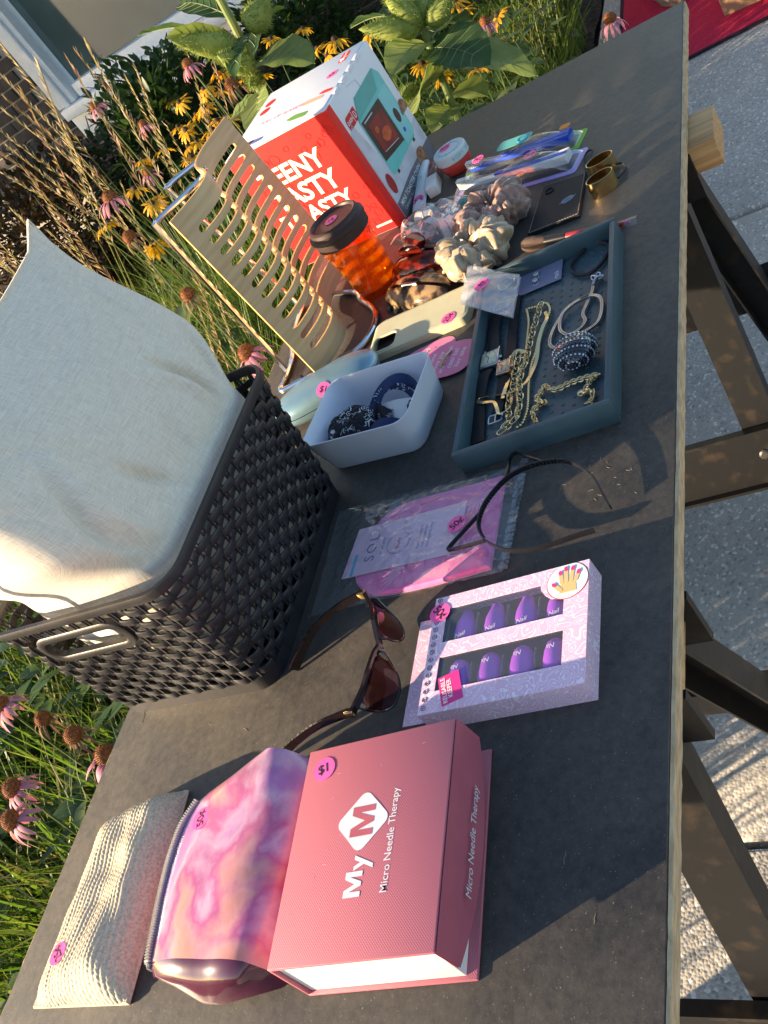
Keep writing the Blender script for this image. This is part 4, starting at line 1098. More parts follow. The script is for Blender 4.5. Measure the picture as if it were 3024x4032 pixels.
# ================================================================ SMALLER THINGS ON THE TABLE
from mathutils import noise as mnoise
GOLD = MAT['gold'] = M('gold_metal', (0.78, 0.52, 0.22), 0.16, 1.0, var=0.06)
MAT['pale_gold'] = M('pale_gold', (0.86, 0.64, 0.32), 0.25, 1.0, var=0.08)
MAT['silver'] = M('silver_metal', (0.52, 0.54, 0.58), 0.3, 1.0, var=0.08)
MAT['black_leather'] = M('black_leather', (0.010, 0.011, 0.016), 0.5, var=0.15, bump=0.5, bs=700, spec=0.25)
MAT['black_plastic'] = M('black_plastic', (0.014, 0.014, 0.017), 0.22, var=0.1)
MAT['clear'] = film_mat('clear_plastic_film', haze=0.07, rough=0.10, wrinkle=0.9, ws=45)
MAT['clear_hard'] = film_mat('clear_blister', haze=0.05, rough=0.05, wrinkle=0.15, ws=25)

# ---- sunglasses
MAT['tort'] = M('dark_tortoise', (0.018, 0.008, 0.008), 0.12, c2=(0.007, 0.005, 0.006), vs=45, coat=0.5)
def lens_mat():
    m, nt, N, L, P = new_mat('brown_lens'); N.remove(P); out = N['Material Output']
    t = N.new('ShaderNodeBsdfTransparent'); t.inputs[0].default_value = (0.20, 0.075, 0.08, 1)
    g = N.new('ShaderNodeBsdfGlossy'); g.inputs['Roughness'].default_value = 0.03
    lw = N.new('ShaderNodeLayerWeight'); pw = N.new('ShaderNodeMath'); pw.operation = 'POWER'; pw.inputs[1].default_value = 4; L.new(lw.outputs['Facing'], pw.inputs[0])
    fa = N.new('ShaderNodeMath'); fa.operation = 'MULTIPLY_ADD'; fa.inputs[1].default_value = 0.7; fa.inputs[2].default_value = 0.05; L.new(pw.outputs[0], fa.inputs[0])
    mx = N.new('ShaderNodeMixShader'); L.new(fa.outputs[0], mx.inputs[0]); L.new(t.outputs[0], mx.inputs[1]); L.new(g.outputs[0], mx.inputs[2]); L.new(mx.outputs[0], out.inputs[0])
    return m
MAT['lens'] = lens_mat()
sung = thing('sunglasses', 'dark tortoise sunglasses with brown lenses standing open on the table', 'sunglasses', (-1.12, 0.28, 0))
brow = smooth_path([(-1.059, 0.279, 0.037), (-1.077, 0.266, 0.038), (-1.095, 0.2585, 0.039), (-1.109, 0.2535, 0.037), (-1.119, 0.2505, 0.034), (-1.129, 0.2515, 0.036), (-1.148, 0.2505, 0.039), (-1.166, 0.2525, 0.038), (-1.186, 0.259, 0.037)], 6)
mb = MB(); mb.sweep(brow, [(-0.0018, -0.003), (0.0018, -0.003), (0.0022, 0), (0.0018, 0.003), (-0.0018, 0.003)]); mb.build('brow_frame', MAT['tort'], sung)
for ln in (((-1.063, 0.2765), (-1.113, 0.2525), 0.0), ((-1.124, 0.252), (-1.181, 0.257), 0.0)):
    a, b, q = ln; A = V((*a, 0)); B = V((*b, 0)); d = (B - A); nn = V((d.y, -d.x, 0)).normalized()
    if nn.y > 0: nn = -nn
    def lp(u, v, A=A, d=d, nn=nn):
        zt = 0.036 + 0.002 * math.sin(math.pi * u); zb = 0.0045 + 0.026 * (abs(2 * u - 1)) ** 3.0
        z = zt * (1 - v) + zb * v
        return A + d * u + nn * (0.007 * math.sin(math.pi * u) + 0.006 * v) + V((0, 0, z))
    mb = MB(); mb.grid(16, 10, lp); lens = mb.build('lens', MAT['lens'], sung)
    rim_ = [lp(i / 20, 1) for i in range(21)]
    mb = MB(); mb.tube([lp(0, 0.1)] + rim_ + [lp(1, 0.1)], 0.0011, 6); mb.build('lens_rim', MAT['tort'], lens)
for A, pts_ in (((-1.059, 0.279), [(-1.057, 0.281, 0.036), (-1.058, 0.290, 0.036), (-1.066, 0.318, 0.033), (-1.079, 0.344, 0.026), (-1.094, 0.364, 0.014), (-1.103, 0.376, 0.005)]),
                ((-1.186, 0.259), [(-1.186, 0.259, 0.036), (-1.186, 0.268, 0.036), (-1.191, 0.298, 0.033), (-1.197, 0.325, 0.025), (-1.199, 0.348, 0.013), (-1.203, 0.366, 0.005)])):
    mb = MB(); mb.sweep(smooth_path(pts_, 6), [(-0.0015, -0.0055), (0.0015, -0.0055), (0.0018, 0), (0.0015, 0.005), (-0.0015, 0.005)], scale=lambda t: 1.0 - 0.25 * math.sin(math.pi * t)); arm = mb.build('temple', MAT['tort'], sung)
    p = V(pts_[0]); mb = MB(); mb.box((-0.003, -0.004, -0.004), (0.003, 0.004, 0.004), frame(p + V((0, 0.003, 0)), (1, 0, 0), (0, 0, 1)), bev=0.001); mb.build('hinge', MAT['gold'], arm)
mb = MB(); mb.tube(smooth_path([(-1.112, 0.256, 0.028), (-1.117, 0.2545, 0.026), (-1.121, 0.255, 0.028)], 4), 0.0022, 6); mb.build('nose_bridge', MAT['tort'], sung)

# ---- tanning mitt in its clear bag
MAT['mitt'] = M('pink_mitt_fabric', (0.74, 0.11, 0.36), 0.75, c2=(0.80, 0.20, 0.44), vs=60, bump=0.3, bs=500, sheen=0.3)
MAT['mitt_print'] = M('mitt_palm_print', (0.82, 0.36, 0.58), 0.75, var=0)
MAT['pink_card'] = M('pale_pink_card', (0.74, 0.50, 0.62), 0.5, var=0.04)
MAT['blue_print2'] = M('navy_print', (0.10, 0.14, 0.34), 0.5, var=0)
MAT['cyan_print'] = M('cyan_print', (0.03, 0.40, 0.58), 0.5, var=0)
sol = thing('tanning_mitt_pack', 'pink tanning mitt with pale printed card in a clear hanging bag', 'packet', (-0.97, 0.27, 0))
outl = smooth_path([V((x, y, 0)) for x, y in ((-1.031, 0.170), (-1.034, 0.215), (-1.034, 0.269), (-1.029, 0.303), (-1.010, 0.326), (-0.982, 0.333), (-0.955, 0.330), (-0.928, 0.314), (-0.915, 0.289), (-0.915, 0.240), (-0.916, 0.205), (-0.916, 0.170))], 5)
poly = [(p.x, p.y) for p in outl]
cen = V((sum(p[0] for p in poly) / len(poly), sum(p[1] for p in poly) / len(poly)))
mb = MB(); mb.loft([[V((x, y, 0.001)) for x, y in poly], [V((x, y, 0.0045)) for x, y in poly], [V((cen.x + (x - cen.x) * 0.97, cen.y + (y - cen.y) * 0.97, 0.0065)) for x, y in poly]]); mitt = mb.build('mitt', MAT['mitt'], sol)
mb = MB()
def palm(cx, cy, r, a0, n=11, spread=150):
    for k in range(n):
        a = rad(a0 - spread / 2 + spread * k / (n - 1)); m = Matrix.Translation((cx, cy, 0.0067)) @ Matrix.Rotation(a, 4, 'Z')
        mb.prism([(0.002, -0.0003), (r * 0.5, -0.0013), (r, 0), (r * 0.5, 0.0013)], 0, 0.0002, m)
palm(-1.012, 0.270, 0.026, 60); palm(-0.935, 0.196, 0.026, 200); palm(-1.010, 0.196, 0.024, 20); palm(-0.940, 0.296, 0.02, 120)
mb.build('palm_print', MAT['mitt_print'], mitt, smooth=False)
cm_ = frame((-0.972, 0.272, 0.0076), (1, -0.02, 0), (0, 0, 1))
mb = MB(); mb.prism([(-0.0325, -0.066), (0.0325, -0.064), (0.0325, 0.068), (-0.0325, 0.072)], 0, 0.0004, cm_); card = mb.build('header_card', MAT['pink_card'], sol, smooth=False)
mb = MB(); mb.prism([(-0.032, 0.0585), (-0.004, 0.0585), (-0.004, 0.062), (-0.032, 0.062)], 0.0005, 0.0007, cm_); mb.build('blue_stripe', MAT['cyan_print'], card, smooth=False)
text('SOL', 0.02, MAT['blue_print2'], card, cm_ @ T3(0.001, 0.042, 0.0006), width=0.035, space=1.3)
text('BY JERGENS', 0.006, MAT['blue_print2'], card, cm_ @ T3(0.0, 0.029, 0.0006), width=0.021)
text('body', 0.007, MAT['red_print'], card, cm_ @ T3(-0.001, 0.0095, 0.0006), width=0.0135)
mb = MB(); mb.tube([(-0.001 + 0.0135 * math.cos(q), 0.0095 + 0.0135 * math.sin(q), 0.0006) for q in [rad(-60 + 210 * i / 20) for i in range(21)]], 0.0002, 4, False, cm_)
for k in range(16):
    q = rad(155 + 9 * k); add_text(mb, 'SUNLESS TANNING'[min(k, 14)] if k < 15 else '.', 0.0034, cm_ @ T3(-0.001 + 0.0135 * math.cos(q + math.pi * 0), 0.0095 + 0.0135 * math.sin(q), 0.0006) @ Matrix.Rotation(q - math.pi / 2 + math.pi, 4, 'Z')) if (k < 15 and k != 7) else None
mb.build('round_lettering', MAT['blue_print2'], card, smooth=False)
text('BLEND IN COLOR\nFOR A FLAWLESS\nSTREAK-FREE TAN', 0.0045, MAT['blue_print2'], card, cm_ @ T3(0, -0.022, 0.0006), width=0.031, line=1.5)
sticker(sol, V((-0.972, 0.2115, 0.0112)), (0.68, -0.73, 0), (0, 0, 1), '50¢')
def bagpt(u, v):
    p = V((-1.037, 0.378)).lerp(V((-0.893, 0.384)), u).lerp(V((-1.037, 0.158)).lerp(V((-0.900, 0.152)), u), v)
    e = min(u, 1 - u, v, 1 - v); z = 0.0016 + 0.0092 * min(1, e * 9) * (1 if v > 0.2 else max(0.12, (v / 0.2))) + 0.0016 * abs(mnoise.noise(V((u * 9, v * 12, 1)))) + 0.0012 * mnoise.noise(V((u * 22, v * 30, 5)))
    return (p.x, p.y, z)
mb = MB(); mb.grid(60, 90, bagpt); cb_ = mb.build('clear_bag', MAT['clear'], sol, ang=180)
mb = MB()
for k in range(26):
    t = k / 25; x = -0.899 - 0.134 * t; y = 0.1535 + 0.005 * t
    mb.box((x - 0.0022, y - 0.006, 0.002), (x + 0.0016, y + 0.003, 0.0032 + 0.0012 * (k % 2)))
mb.build('crimped_seal', MAT['clear_hard'], cb_, smooth=False)

# ---- cat ear headband
hb = thing('cat_ear_headband', 'thin black cat ear headband lying across the mitt packet corner', 'headband', (-0.98, 0.11, 0))
arc_ = [(-1.001, 0.053), (-0.985, 0.060), (-0.964, 0.069), (-0.949, 0.080), (-0.938, 0.092), (-0.931, 0.106), (-0.928, 0.124), (-0.930, 0.145), (-0.939, 0.161), (-0.956, 0.174), (-0.971, 0.180), (-0.988, 0.181), (-1.002, 0.176), (-1.013, 0.167), (-1.022, 0.155), (-1.028, 0.142), (-1.031, 0.121), (-1.029, 0.100), (-1.025, 0.079), (-1.023, 0.066)]
def lift(i, n): return 0.0105 + 0.008 * math.sin(math.pi * i / (n - 1))
ap = smooth_path([V((x, y, lift(i, len(arc_)))) for i, (x, y) in enumerate(arc_)], 5)
mb = MB(); mb.sweep(ap, [(-0.0007, -0.0028), (0.0007, -0.0028), (0.0010, 0), (0.0007, 0.0028), (-0.0007, 0.0028)]); mb.build('band', MAT['black_plastic'], hb)
for e in ([(-0.927, 0.122, 0.017), (-0.910, 0.142, 0.014), (-0.897, 0.157, 0.012), (-0.904, 0.163, 0.012), (-0.922, 0.161, 0.014), (-0.938, 0.162, 0.017)], [(-0.974, 0.182, 0.018), (-0.988, 0.199, 0.015), (-1.003, 0.214, 0.013), (-1.0055, 0.210, 0.013), (-1.008, 0.192, 0.015), (-1.010, 0.171, 0.018)]):
    mb = MB(); mb.sweep(smooth_path(e, 5), [(-0.0008, -0.002), (0.0008, -0.002), (0.0008, 0.002), (-0.0008, 0.002)]); mb.build('ear', MAT['black_plastic'], hb)
mb = MB()
for k in range(26, 62):
    p = ap[k]; t = (ap[k + 1] - ap[k - 1]).normalized(); c = V((-0.985, 0.115, p.z)); nn = (c - p); nn = (nn - t * nn.dot(t)).normalized()
    mb.box((-0.0004, 0, -0.0022), (0.0004, 0.0020, 0.0022), frame(p, t, (0, 0, 1)) if t.cross(V((0, 0, 1))).dot(nn) < 0 else frame(p, -t, (0, 0, 1)))
mb.build('comb_teeth', MAT['black_plastic'], hb, smooth=False)

# ---- jewellery tray
MAT['tray_teal'] = M('teal_tray_paint', (0.055, 0.098, 0.118), 0.42, c2=(0.045, 0.078, 0.092), vs=30, bump=0.15, bs=200)
mm = rotz(rad(2.3), (-0.8916, 0.2236, 0)); YL, YW, YH, yt = 0.317, 0.1704, 0.0275, 0.006
tray = thing('jewellery_tray', 'shallow dark teal tray holding watches, chains and cards', 'tray', mm @ V((YL / 2, -YW / 2, 0)))
mb = MB(); mb.box((yt, -YW + yt, 0), (YL - yt, -yt, 0.004), mm); mb.build('floor', MAT['tray_teal'], tray, smooth=False)
for lo, hi in (((0, -YW, 0), (yt, 0, YH)), ((YL - yt, -YW, 0), (YL, 0, YH)), ((yt, -YW, 0), (YL - yt, -YW + yt, YH - 0.0004)), ((yt, -yt, 0), (YL - yt, 0, YH - 0.0004))):
    mb = MB(); mb.box(lo, hi, mm, bev=0.0009); mb.build('side_wall', MAT['tray_teal'], tray)
mb = MB()
for i in range(26):
    for j in range(13):
        x = 0.015 + 0.0115 * i + (0.0058 if j % 2 else 0); y = -0.012 - 0.0122 * j
        if x < YL - 0.012: mb.lathe([(0.0022, 0), (0.0016, 0.0007), (0.0004, 0.0010)], 7, mm @ T3(x, y, 0.004))
tag(mb.build('floor_studs', MAT['tray_teal'], tray), kind='stuff')
TZ = 0.0052
# chains
def along(path, step):
    out = []; acc = 0; nxt = 0
    for i in range(len(path) - 1):
        d = path[i + 1] - path[i]; l = d.length
        while nxt <= acc + l and l > 1e-9:
            out.append((path[i] + d * ((nxt - acc) / l), d.normalized())); nxt += step
        acc += l
    return out
def link(mb, p, t, L, W, r, roll, n=5):
    up = V((0, 0, 1)); s = t.cross(up).normalized(); u = s.cross(t)
    s, u = s * math.cos(roll) + u * math.sin(roll), u * math.cos(roll) - s * math.sin(roll)
    pts_ = []
    for cx, a0 in ((L / 2 - W / 2, -90), (-(L / 2 - W / 2), 90)):
        for k in range(5):
            q = rad(a0 + 45 * k); pts_.append(p + t * (cx + W / 2 * math.cos(q)) + s * (W / 2 * math.sin(q)))
    mb.tube(pts_, r, n, True)
def P3(l, z=TZ + 0.003): return [V((x, y, z)) for x, y in l]
neck = thing('paperclip_necklace', 'gold paperclip link necklace doubled along the middle of the tray', 'necklace', (-0.75, 0.165, TZ), 'gold necklaces in the tray')
pp = smooth_path(P3([(-0.660, 0.157), (-0.674, 0.158), (-0.693, 0.160), (-0.714, 0.162), (-0.736, 0.163), (-0.754, 0.164), (-0.768, 0.167), (-0.792, 0.167), (-0.808, 0.164), (-0.821, 0.163), (-0.841, 0.164), (-0.852, 0.173), (-0.858, 0.181)], TZ + 0.006), 6)
pp2 = smooth_path(P3([(-0.740, 0.169), (-0.737, 0.176), (-0.752, 0.176), (-0.771, 0.177), (-0.787, 0.176), (-0.805, 0.178), (-0.825, 0.177), (-0.840, 0.174), (-0.850, 0.180)], TZ + 0.004), 6)
for q in (pp, pp2):
    mb = MB()
    for i, (p, t) in enumerate(along(q, 0.0085)): link(mb, p, t, 0.0118, 0.0062, 0.00075, rad(70) if i % 2 else rad(8))
    mb.build('link_chain', MAT['pale_gold'], neck)
nb_ = thing('bead_necklace', 'gold ball bead necklace running beside the paperclip links', 'necklace', (-0.75, 0.155, TZ), 'gold necklaces in the tray')
for l in ([(-0.653, 0.177), (-0.679, 0.171), (-0.711, 0.169), (-0.731, 0.168), (-0.753, 0.167), (-0.773, 0.171), (-0.796, 0.171), (-0.824, 0.166), (-0.843, 0.166)], [(-0.653, 0.177), (-0.656, 0.163), (-0.656, 0.152), (-0.673, 0.145), (-0.693, 0.149), (-0.717, 0.154), (-0.740, 0.155), (-0.763, 0.158), (-0.795, 0.157), (-0.831, 0.154), (-0.851, 0.157), (-0.856, 0.163)]):
    mb = MB()
    for p, t in along(smooth_path(P3(l, TZ + 0.003), 6), 0.0038): mb.lathe([(0.0003, -0.0019), (0.0014, -0.0013), (0.0019, 0), (0.0014, 0.0013), (0.0003, 0.0019)], 7, Matrix.Translation(p))
    mb.build('bead_strand', MAT['pale_gold'], nb_, ang=80)
ns = thing('snake_necklace', 'flat gold herringbone necklace looping over the watch strap', 'necklace', (-0.75, 0.18, TZ), 'gold necklaces in the tray')
for l in ([(-0.673, 0.151), (-0.689, 0.146), (-0.705, 0.149), (-0.725, 0.152), (-0.754, 0.153), (-0.780, 0.157), (-0.792, 0.162), (-0.799, 0.175), (-0.795, 0.194), (-0.789, 0.214), (-0.793, 0.218), (-0.800, 0.211), (-0.806, 0.196), (-0.818, 0.190), (-0.828, 0.186), (-0.822, 0.174), (-0.808, 0.174)], [(-0.736, 0.166), (-0.729, 0.179), (-0.737, 0.184), (-0.753, 0.182), (-0.771, 0.184), (-0.793, 0.185), (-0.805, 0.185)]):
    q = smooth_path([V((x, y, TZ + 0.0045 + 0.002 * math.sin(60 * x))) for x, y in l], 6)
    mb = MB(); mb.sweep(q, [(-0.0019, -0.0003), (0.0019, -0.0003), (0.0019, 0.0003), (-0.0019, 0.0003)], twist=lambda t: 0.5 * math.sin(9 * t)); mb.build('flat_chain', MAT['pale_gold'], ns)
sil = thing('silver_necklace', 'silver foxtail chain necklace with a sparkling striped ball pendant', 'necklace', (-0.72, 0.11, TZ))
sl_ = [(-0.657, 0.094), (-0.669, 0.095), (-0.689, 0.100), (-0.703, 0.103), (-0.717, 0.099), (-0.728, 0.105), (-0.731, 0.117), (-0.720, 0.127), (-0.706, 0.130), (-0.690, 0.126), (-0.679, 0.113), (-0.677, 0.096), (-0.688, 0.083), (-0.707, 0.081), (-0.728, 0.085), (-0.737, 0.102), (-0.746, 0.114), (-0.749, 0.127), (-0.738, 0.138), (-0.721, 0.139), (-0.702, 0.134), (-0.684, 0.122), (-0.677, 0.106), (-0.676, 0.093)]
q = smooth_path([V((x, y, TZ + 0.0022 + (0.002 if 8 < i < 13 or i > 20 else 0))) for i, (x, y) in enumerate(sl_)], 6)
mb = MB()
for i, (p, t) in enumerate(along(q, 0.0021)):
    m = frame(p, t, (0, 0, 1))
    mb.box((-0.0016, 0.0001, -0.0012), (0.0010, 0.0019, 0.0014), m @ Matrix.Rotation(rad(32), 4, 'Z')); mb.box((-0.0016, -0.0019, -0.0012), (0.0010, -0.0001, 0.0014), m @ Matrix.Rotation(rad(-32), 4, 'Z'))
mb.build('foxtail_chain', MAT['silver'], sil, smooth=False)
mb = MB(); mb.tube(smooth_path([(-0.657, 0.094, TZ + 0.003), (-0.650, 0.092, TZ + 0.004), (-0.645, 0.088, TZ + 0.004)], 4), 0.0022, 8)
for k in range(5): link(mb, V((-0.646 + 0.003 * math.cos(k * 1.3), 0.089 + 0.004 * math.sin(k * 1.7), TZ + 0.004)), V((math.cos(k), math.sin(k), 0.2)).normalized(), 0.009, 0.005, 0.0009, k)
mb.build('clasp', MAT['silver'], sil)
MAT['crystal_dark'] = M('jet_crystal', (0.02, 0.022, 0.035), 0.1, var=0.2, coat=1.0)
MAT['crystal_light'] = M('clear_crystal', (0.62, 0.64, 0.72), 0.08, 0.6, var=0.2)
pc_ = V((-0.779, 0.101, TZ + 0.014)); RX, RY, RZ = 0.0235, 0.0235, 0.0145
mb = MB(); mb.grid(20, 14, lambda u, v: pc_ + V((RX * 0.95 * math.cos(2 * math.pi * u) * math.sin(math.pi * v), RY * 0.95 * math.sin(2 * math.pi * u) * math.sin(math.pi * v), RZ * 0.95 * math.cos(math.pi * v))), cu=True); ball = mb.build('pendant_ball', MAT['crystal_dark'], sil)
mb = MB(); mb2 = MB()
for r in range(15):
    th = math.pi * (r + 0.5) / 15; n = max(4, int(34 * math.sin(th)))
    for k in range(n):
        ph = 2 * math.pi * k / n; d = V((math.cos(th), math.sin(th) * math.cos(ph), math.sin(th) * math.sin(ph)))
        if d.z < -0.55: continue
        p = pc_ + V((d.x * RX, d.y * RY, d.z * RZ)); (mb if r % 2 else mb2).lathe([(0.0013, 0), (0.0009, 0.0008), (0.0003, 0.001)], 5, frame(p, d.orthogonal(), V((d.x / RX, d.y / RY, d.z / RZ))))
tag(mb.build('clear_rhinestones', MAT['crystal_light'], ball, smooth=False), kind='stuff'); tag(mb2.build('black_rhinestones', MAT['crystal_dark'], ball, smooth=False), kind='stuff')
br = thing('curb_bracelet', 'gold curb chain with knotted ends along the front wall of the tray', 'bracelet', (-0.82, 0.11, TZ))
for l in ([(-0.814, 0.078), (-0.814, 0.089), (-0.814, 0.108), (-0.815, 0.120), (-0.814, 0.129), (-0.806, 0.136), (-0.813, 0.142), (-0.824, 0.144), (-0.833, 0.133), (-0.829, 0.138), (-0.836, 0.145), (-0.843, 0.146), (-0.853, 0.143), (-0.858, 0.139)], [(-0.815, 0.079), (-0.821, 0.085), (-0.831, 0.089), (-0.835, 0.096), (-0.836, 0.086), (-0.841, 0.081), (-0.851, 0.083), (-0.853, 0.089)]):
    mb = MB()
    for i, (p, t) in enumerate(along(smooth_path([V((x, y, TZ + 0.0028 + 0.0018 * math.sin(i * 2.1) ** 2)) for i, (x, y) in enumerate(l)], 6), 0.0037)): link(mb, p, t, 0.0066, 0.0046, 0.0009, rad(38) if i % 2 else rad(-30))
    mb.build('curb_chain', MAT['pale_gold'], br)
# watches
MAT['dial'] = M('watch_dial', (0.60, 0.55, 0.38), 0.35, var=0.06, coat=0.5)
MAT['rose_dial'] = M('rose_watch_dial', (0.66, 0.44, 0.26), 0.3, 0.3, var=0.06, coat=0.5)
def watch(label, face, ang, sz, up, dn, cmat, dmat, wd, buckle):
    t = thing('wristwatch', label, 'watch', (face[0], face[1], TZ), 'wristwatches in the tray')
    m = rotz(ang, (face[0], face[1], TZ))
    sx, sy = sz
    mb = MB(); mb.box((-sx, -sy, 0.002), (sx, sy, 0.0085), m, bev=0.0012); c = mb.build('case', cmat, t)
    mb = MB(); mb.box((-sx * 0.82, -sy * 0.82, 0.0086), (sx * 0.82, sy * 0.82, 0.0092), m, bev=0.0002); dl_ = mb.build('dial', dmat, t)
    mb = MB(); mb.box((-0.0004, -0.0003, 0.0094), (sx * 0.5, 0.0003, 0.0096), m @ Matrix.Rotation(rad(40), 4, 'Z')); mb.box((-0.0004, -0.0003, 0.0094), (sx * 0.6, 0.0003, 0.0096), m @ Matrix.Rotation(rad(170), 4, 'Z'))
    for k in range(12):
        a = k * math.pi / 6; r = min(sx / max(0.3, abs(math.cos(a))), sy / max(0.3, abs(math.sin(a)))) * 0.66
        mb.box((-0.0008, -0.0003, 0), (0.0008, 0.0003, 0.0002), m @ T3(r * math.cos(a), r * math.sin(a), 0.0093) @ Matrix.Rotation(a, 4, 'Z'))
    mb.build('hands', MAT['ink'], dl_, smooth=False)
    mb = MB(); mb.tube([m @ V((0, -sy, 0.0055)), m @ V((0, -sy - 0.003, 0.0055))], 0.0017, 8); mb.build('crown', cmat, t)
    for s in (1, -1):
        for q in (1, -1):
            mb = MB(); mb.box((s * sx - 0.002, q * sy * 0.8 - 0.0012, 0.001), (s * sx + 0.004 * s + 0.002, q * sy * 0.8 + 0.0012, 0.0065), m, bev=0.0005); mb.build('lug', cmat, t)
    for l in (up, dn):
        mb = MB(); mb.sweep(smooth_path([V((x, y, z)) for x, y, z in l], 6), [(-wd, -0.0011), (wd, -0.0011), (wd, 0.0009), (wd * 0.6, 0.0016), (-wd * 0.6, 0.0016), (-wd, 0.0009)]); mb.build('strap', MAT['black_leather'], t)
    p, a = buckle
    mb = MB(); bm_ = rotz(a, p); mb.tube([(x, y, 0) for x, y in rrect(-0.006, -wd - 0.0018, 0.006, wd + 0.0018, 0.002, 2)], 0.0012, 6, True, bm_); mb.box((-0.006, -0.0006, -0.0006), (0.006, 0.0006, 0.0006), bm_); mb.build('buckle', MAT['silver'], t)
watch('square silver wristwatch on a wide black leather strap', (-0.7290, 0.2115), rad(2), (0.0135, 0.0115), [(-0.713, 0.211, 0.010), (-0.700, 0.212, 0.010), (-0.673, 0.216, 0.010), (-0.645, 0.214, 0.012), (-0.632, 0.211, 0.011)], [(-0.745, 0.213, 0.010), (-0.760, 0.216, 0.011), (-0.793, 0.2165, 0.009), (-0.830, 0.2125, 0.007), (-0.8585, 0.209, 0.0065)], MAT['silver'], MAT['dial'], 0.0075, ((-0.634, 0.211, 0.013), rad(4)))
watch('small rose gold wristwatch on a slim black leather strap', (-0.7525, 0.191), rad(4), (0.0115, 0.0085), [(-0.740, 0.190, 0.009), (-0.720, 0.188, 0.008), (-0.689, 0.191, 0.007), (-0.655, 0.1935, 0.007), (-0.618, 0.195, 0.0065)], [(-0.765, 0.190, 0.009), (-0.777, 0.191, 0.008), (-0.801, 0.191, 0.007), (-0.821, 0.192, 0.007)], M('rose_gold', (0.72, 0.48, 0.34), 0.2, 1.0, var=0.05), MAT['rose_dial'], 0.0062, ((-0.829, 0.1925, 0.0075), rad(3)))
# earring card, cord bracelet, zip bag with ring
MAT['slate_card'] = M('slate_card', (0.19, 0.19, 0.29), 0.45, var=0.04)
ec = thing('earring_card', 'slate blue earring card marked rack with silver studs', 'card', (-0.595, 0.168, TZ))
cm_ = frame((-0.5957, 0.168, TZ + 0.0018), (1, 0.035, 0.0), (0.0, 0, 1))
mb = MB(); mb.prism([(-0.0225, -0.030), (0.0225, -0.030), (0.0225, 0.030), (-0.0225, 0.030)], 0, 0.0005, cm_); cc = mb.build('card', MAT['slate_card'], ec, smooth=False)
text('rack', 0.008, MAT['white_print'], cc, cm_ @ T3(-0.010, -0.0235, 0.0007), width=0.0145)
mb = MB(); mb.tube([(x, y, 0.0007) for x, y in rrect(-0.014, 0.0005, 0.014, 0.0065, 0.0028, 4)], 0.00025, 4, True, cm_); mb.build('stud_slot', MAT['white_print'], cc, smooth=False)
for k in (-1, 1):
    mb = MB()
    for j in range(6): mb.lathe([(0.0018, -0.001), (0.0021, 0.0005), (0.001, 0.0022)], 6, cm_ @ T3(k * 0.0062 + 0.0024 * math.cos(j * 1.05), 0.0035 + 0.0024 * math.sin(j * 1.05), 0.002))
    mb.build('ear_stud', MAT['silver'], ec, smooth=False)
cd = thing('cord_bracelet', 'black rubber cord bracelet with a grey bead at the tray corner', 'bracelet', (-0.60, 0.105, TZ))
cp = smooth_path(P3([(-0.571, 0.104), (-0.581, 0.116), (-0.595, 0.1255), (-0.609, 0.125), (-0.624, 0.114), (-0.629, 0.099), (-0.617, 0.086), (-0.597, 0.0795), (-0.579, 0.086)], TZ + 0.0022), 6, True)
mb = MB(); mb.tube(cp, 0.0022, 8, True); mb.build('cord', MAT['black_rubber'], cd)
mb = MB(); mb.lathe([(0.0005, -0.0045), (0.0032, -0.0032), (0.0045, 0), (0.0032, 0.0032), (0.0005, 0.0045)], 14, Matrix.Translation((-0.571, 0.103, TZ + 0.004))); mb.build('bead', M('grey_bead', (0.10, 0.10, 0.11), 0.35, var=0.1), cd, ang=80)
zb = thing('zip_bag', 'small frosted zip bag with a ring and a one dollar sticker over the tray corner', 'bag', (-0.61, 0.22, 0.028))
frost = film_mat('frosted_zip_film', haze=0.26, rough=0.2, wrinkle=0.8, ws=70)
def zbp(u, v):
    p = V((-0.541, 0.2615)).lerp(V((-0.622, 0.2600)), u).lerp(V((-0.606, 0.182)).lerp(V((-0.685, 0.182)), u), v)
    z = 0.0300 - 0.004 * v + 0.0045 * math.sin(math.pi * u) * math.sin(math.pi * min(1, v * 1.1)) + 0.001 * math.sin(19 * u + 7 * v)
    return (p.x, p.y, z)
mb = MB(); mb.grid(20, 22, zbp); mb.grid(20, 22, lambda u, v: (zbp(u, v)[0], zbp(u, v)[1], 0.0292 - 0.006 * v)); mb.build('film', frost, zb, ang=180)
mb = MB(); mb.tube([zbp(i / 10, 0.47) for i in range(11)], 0.0007, 5); mb.build('zip_seal', MAT['clear_hard'], zb)
mb = MB(); rc_ = V((-0.617, 0.1975, 0.0275)); mb.tube([rc_ + V((0.0105 * math.cos(q), 0.0105 * math.sin(q), 0)) for q in [2 * math.pi * i / 24 for i in range(24)]], 0.0011, 6, True); mb.build('ring', MAT['silver'], zb)
sticker(zb, V((-0.608, 0.2285, 0.0345)), (-0.8, -0.6, 0), (0, 0, 1), '$1')

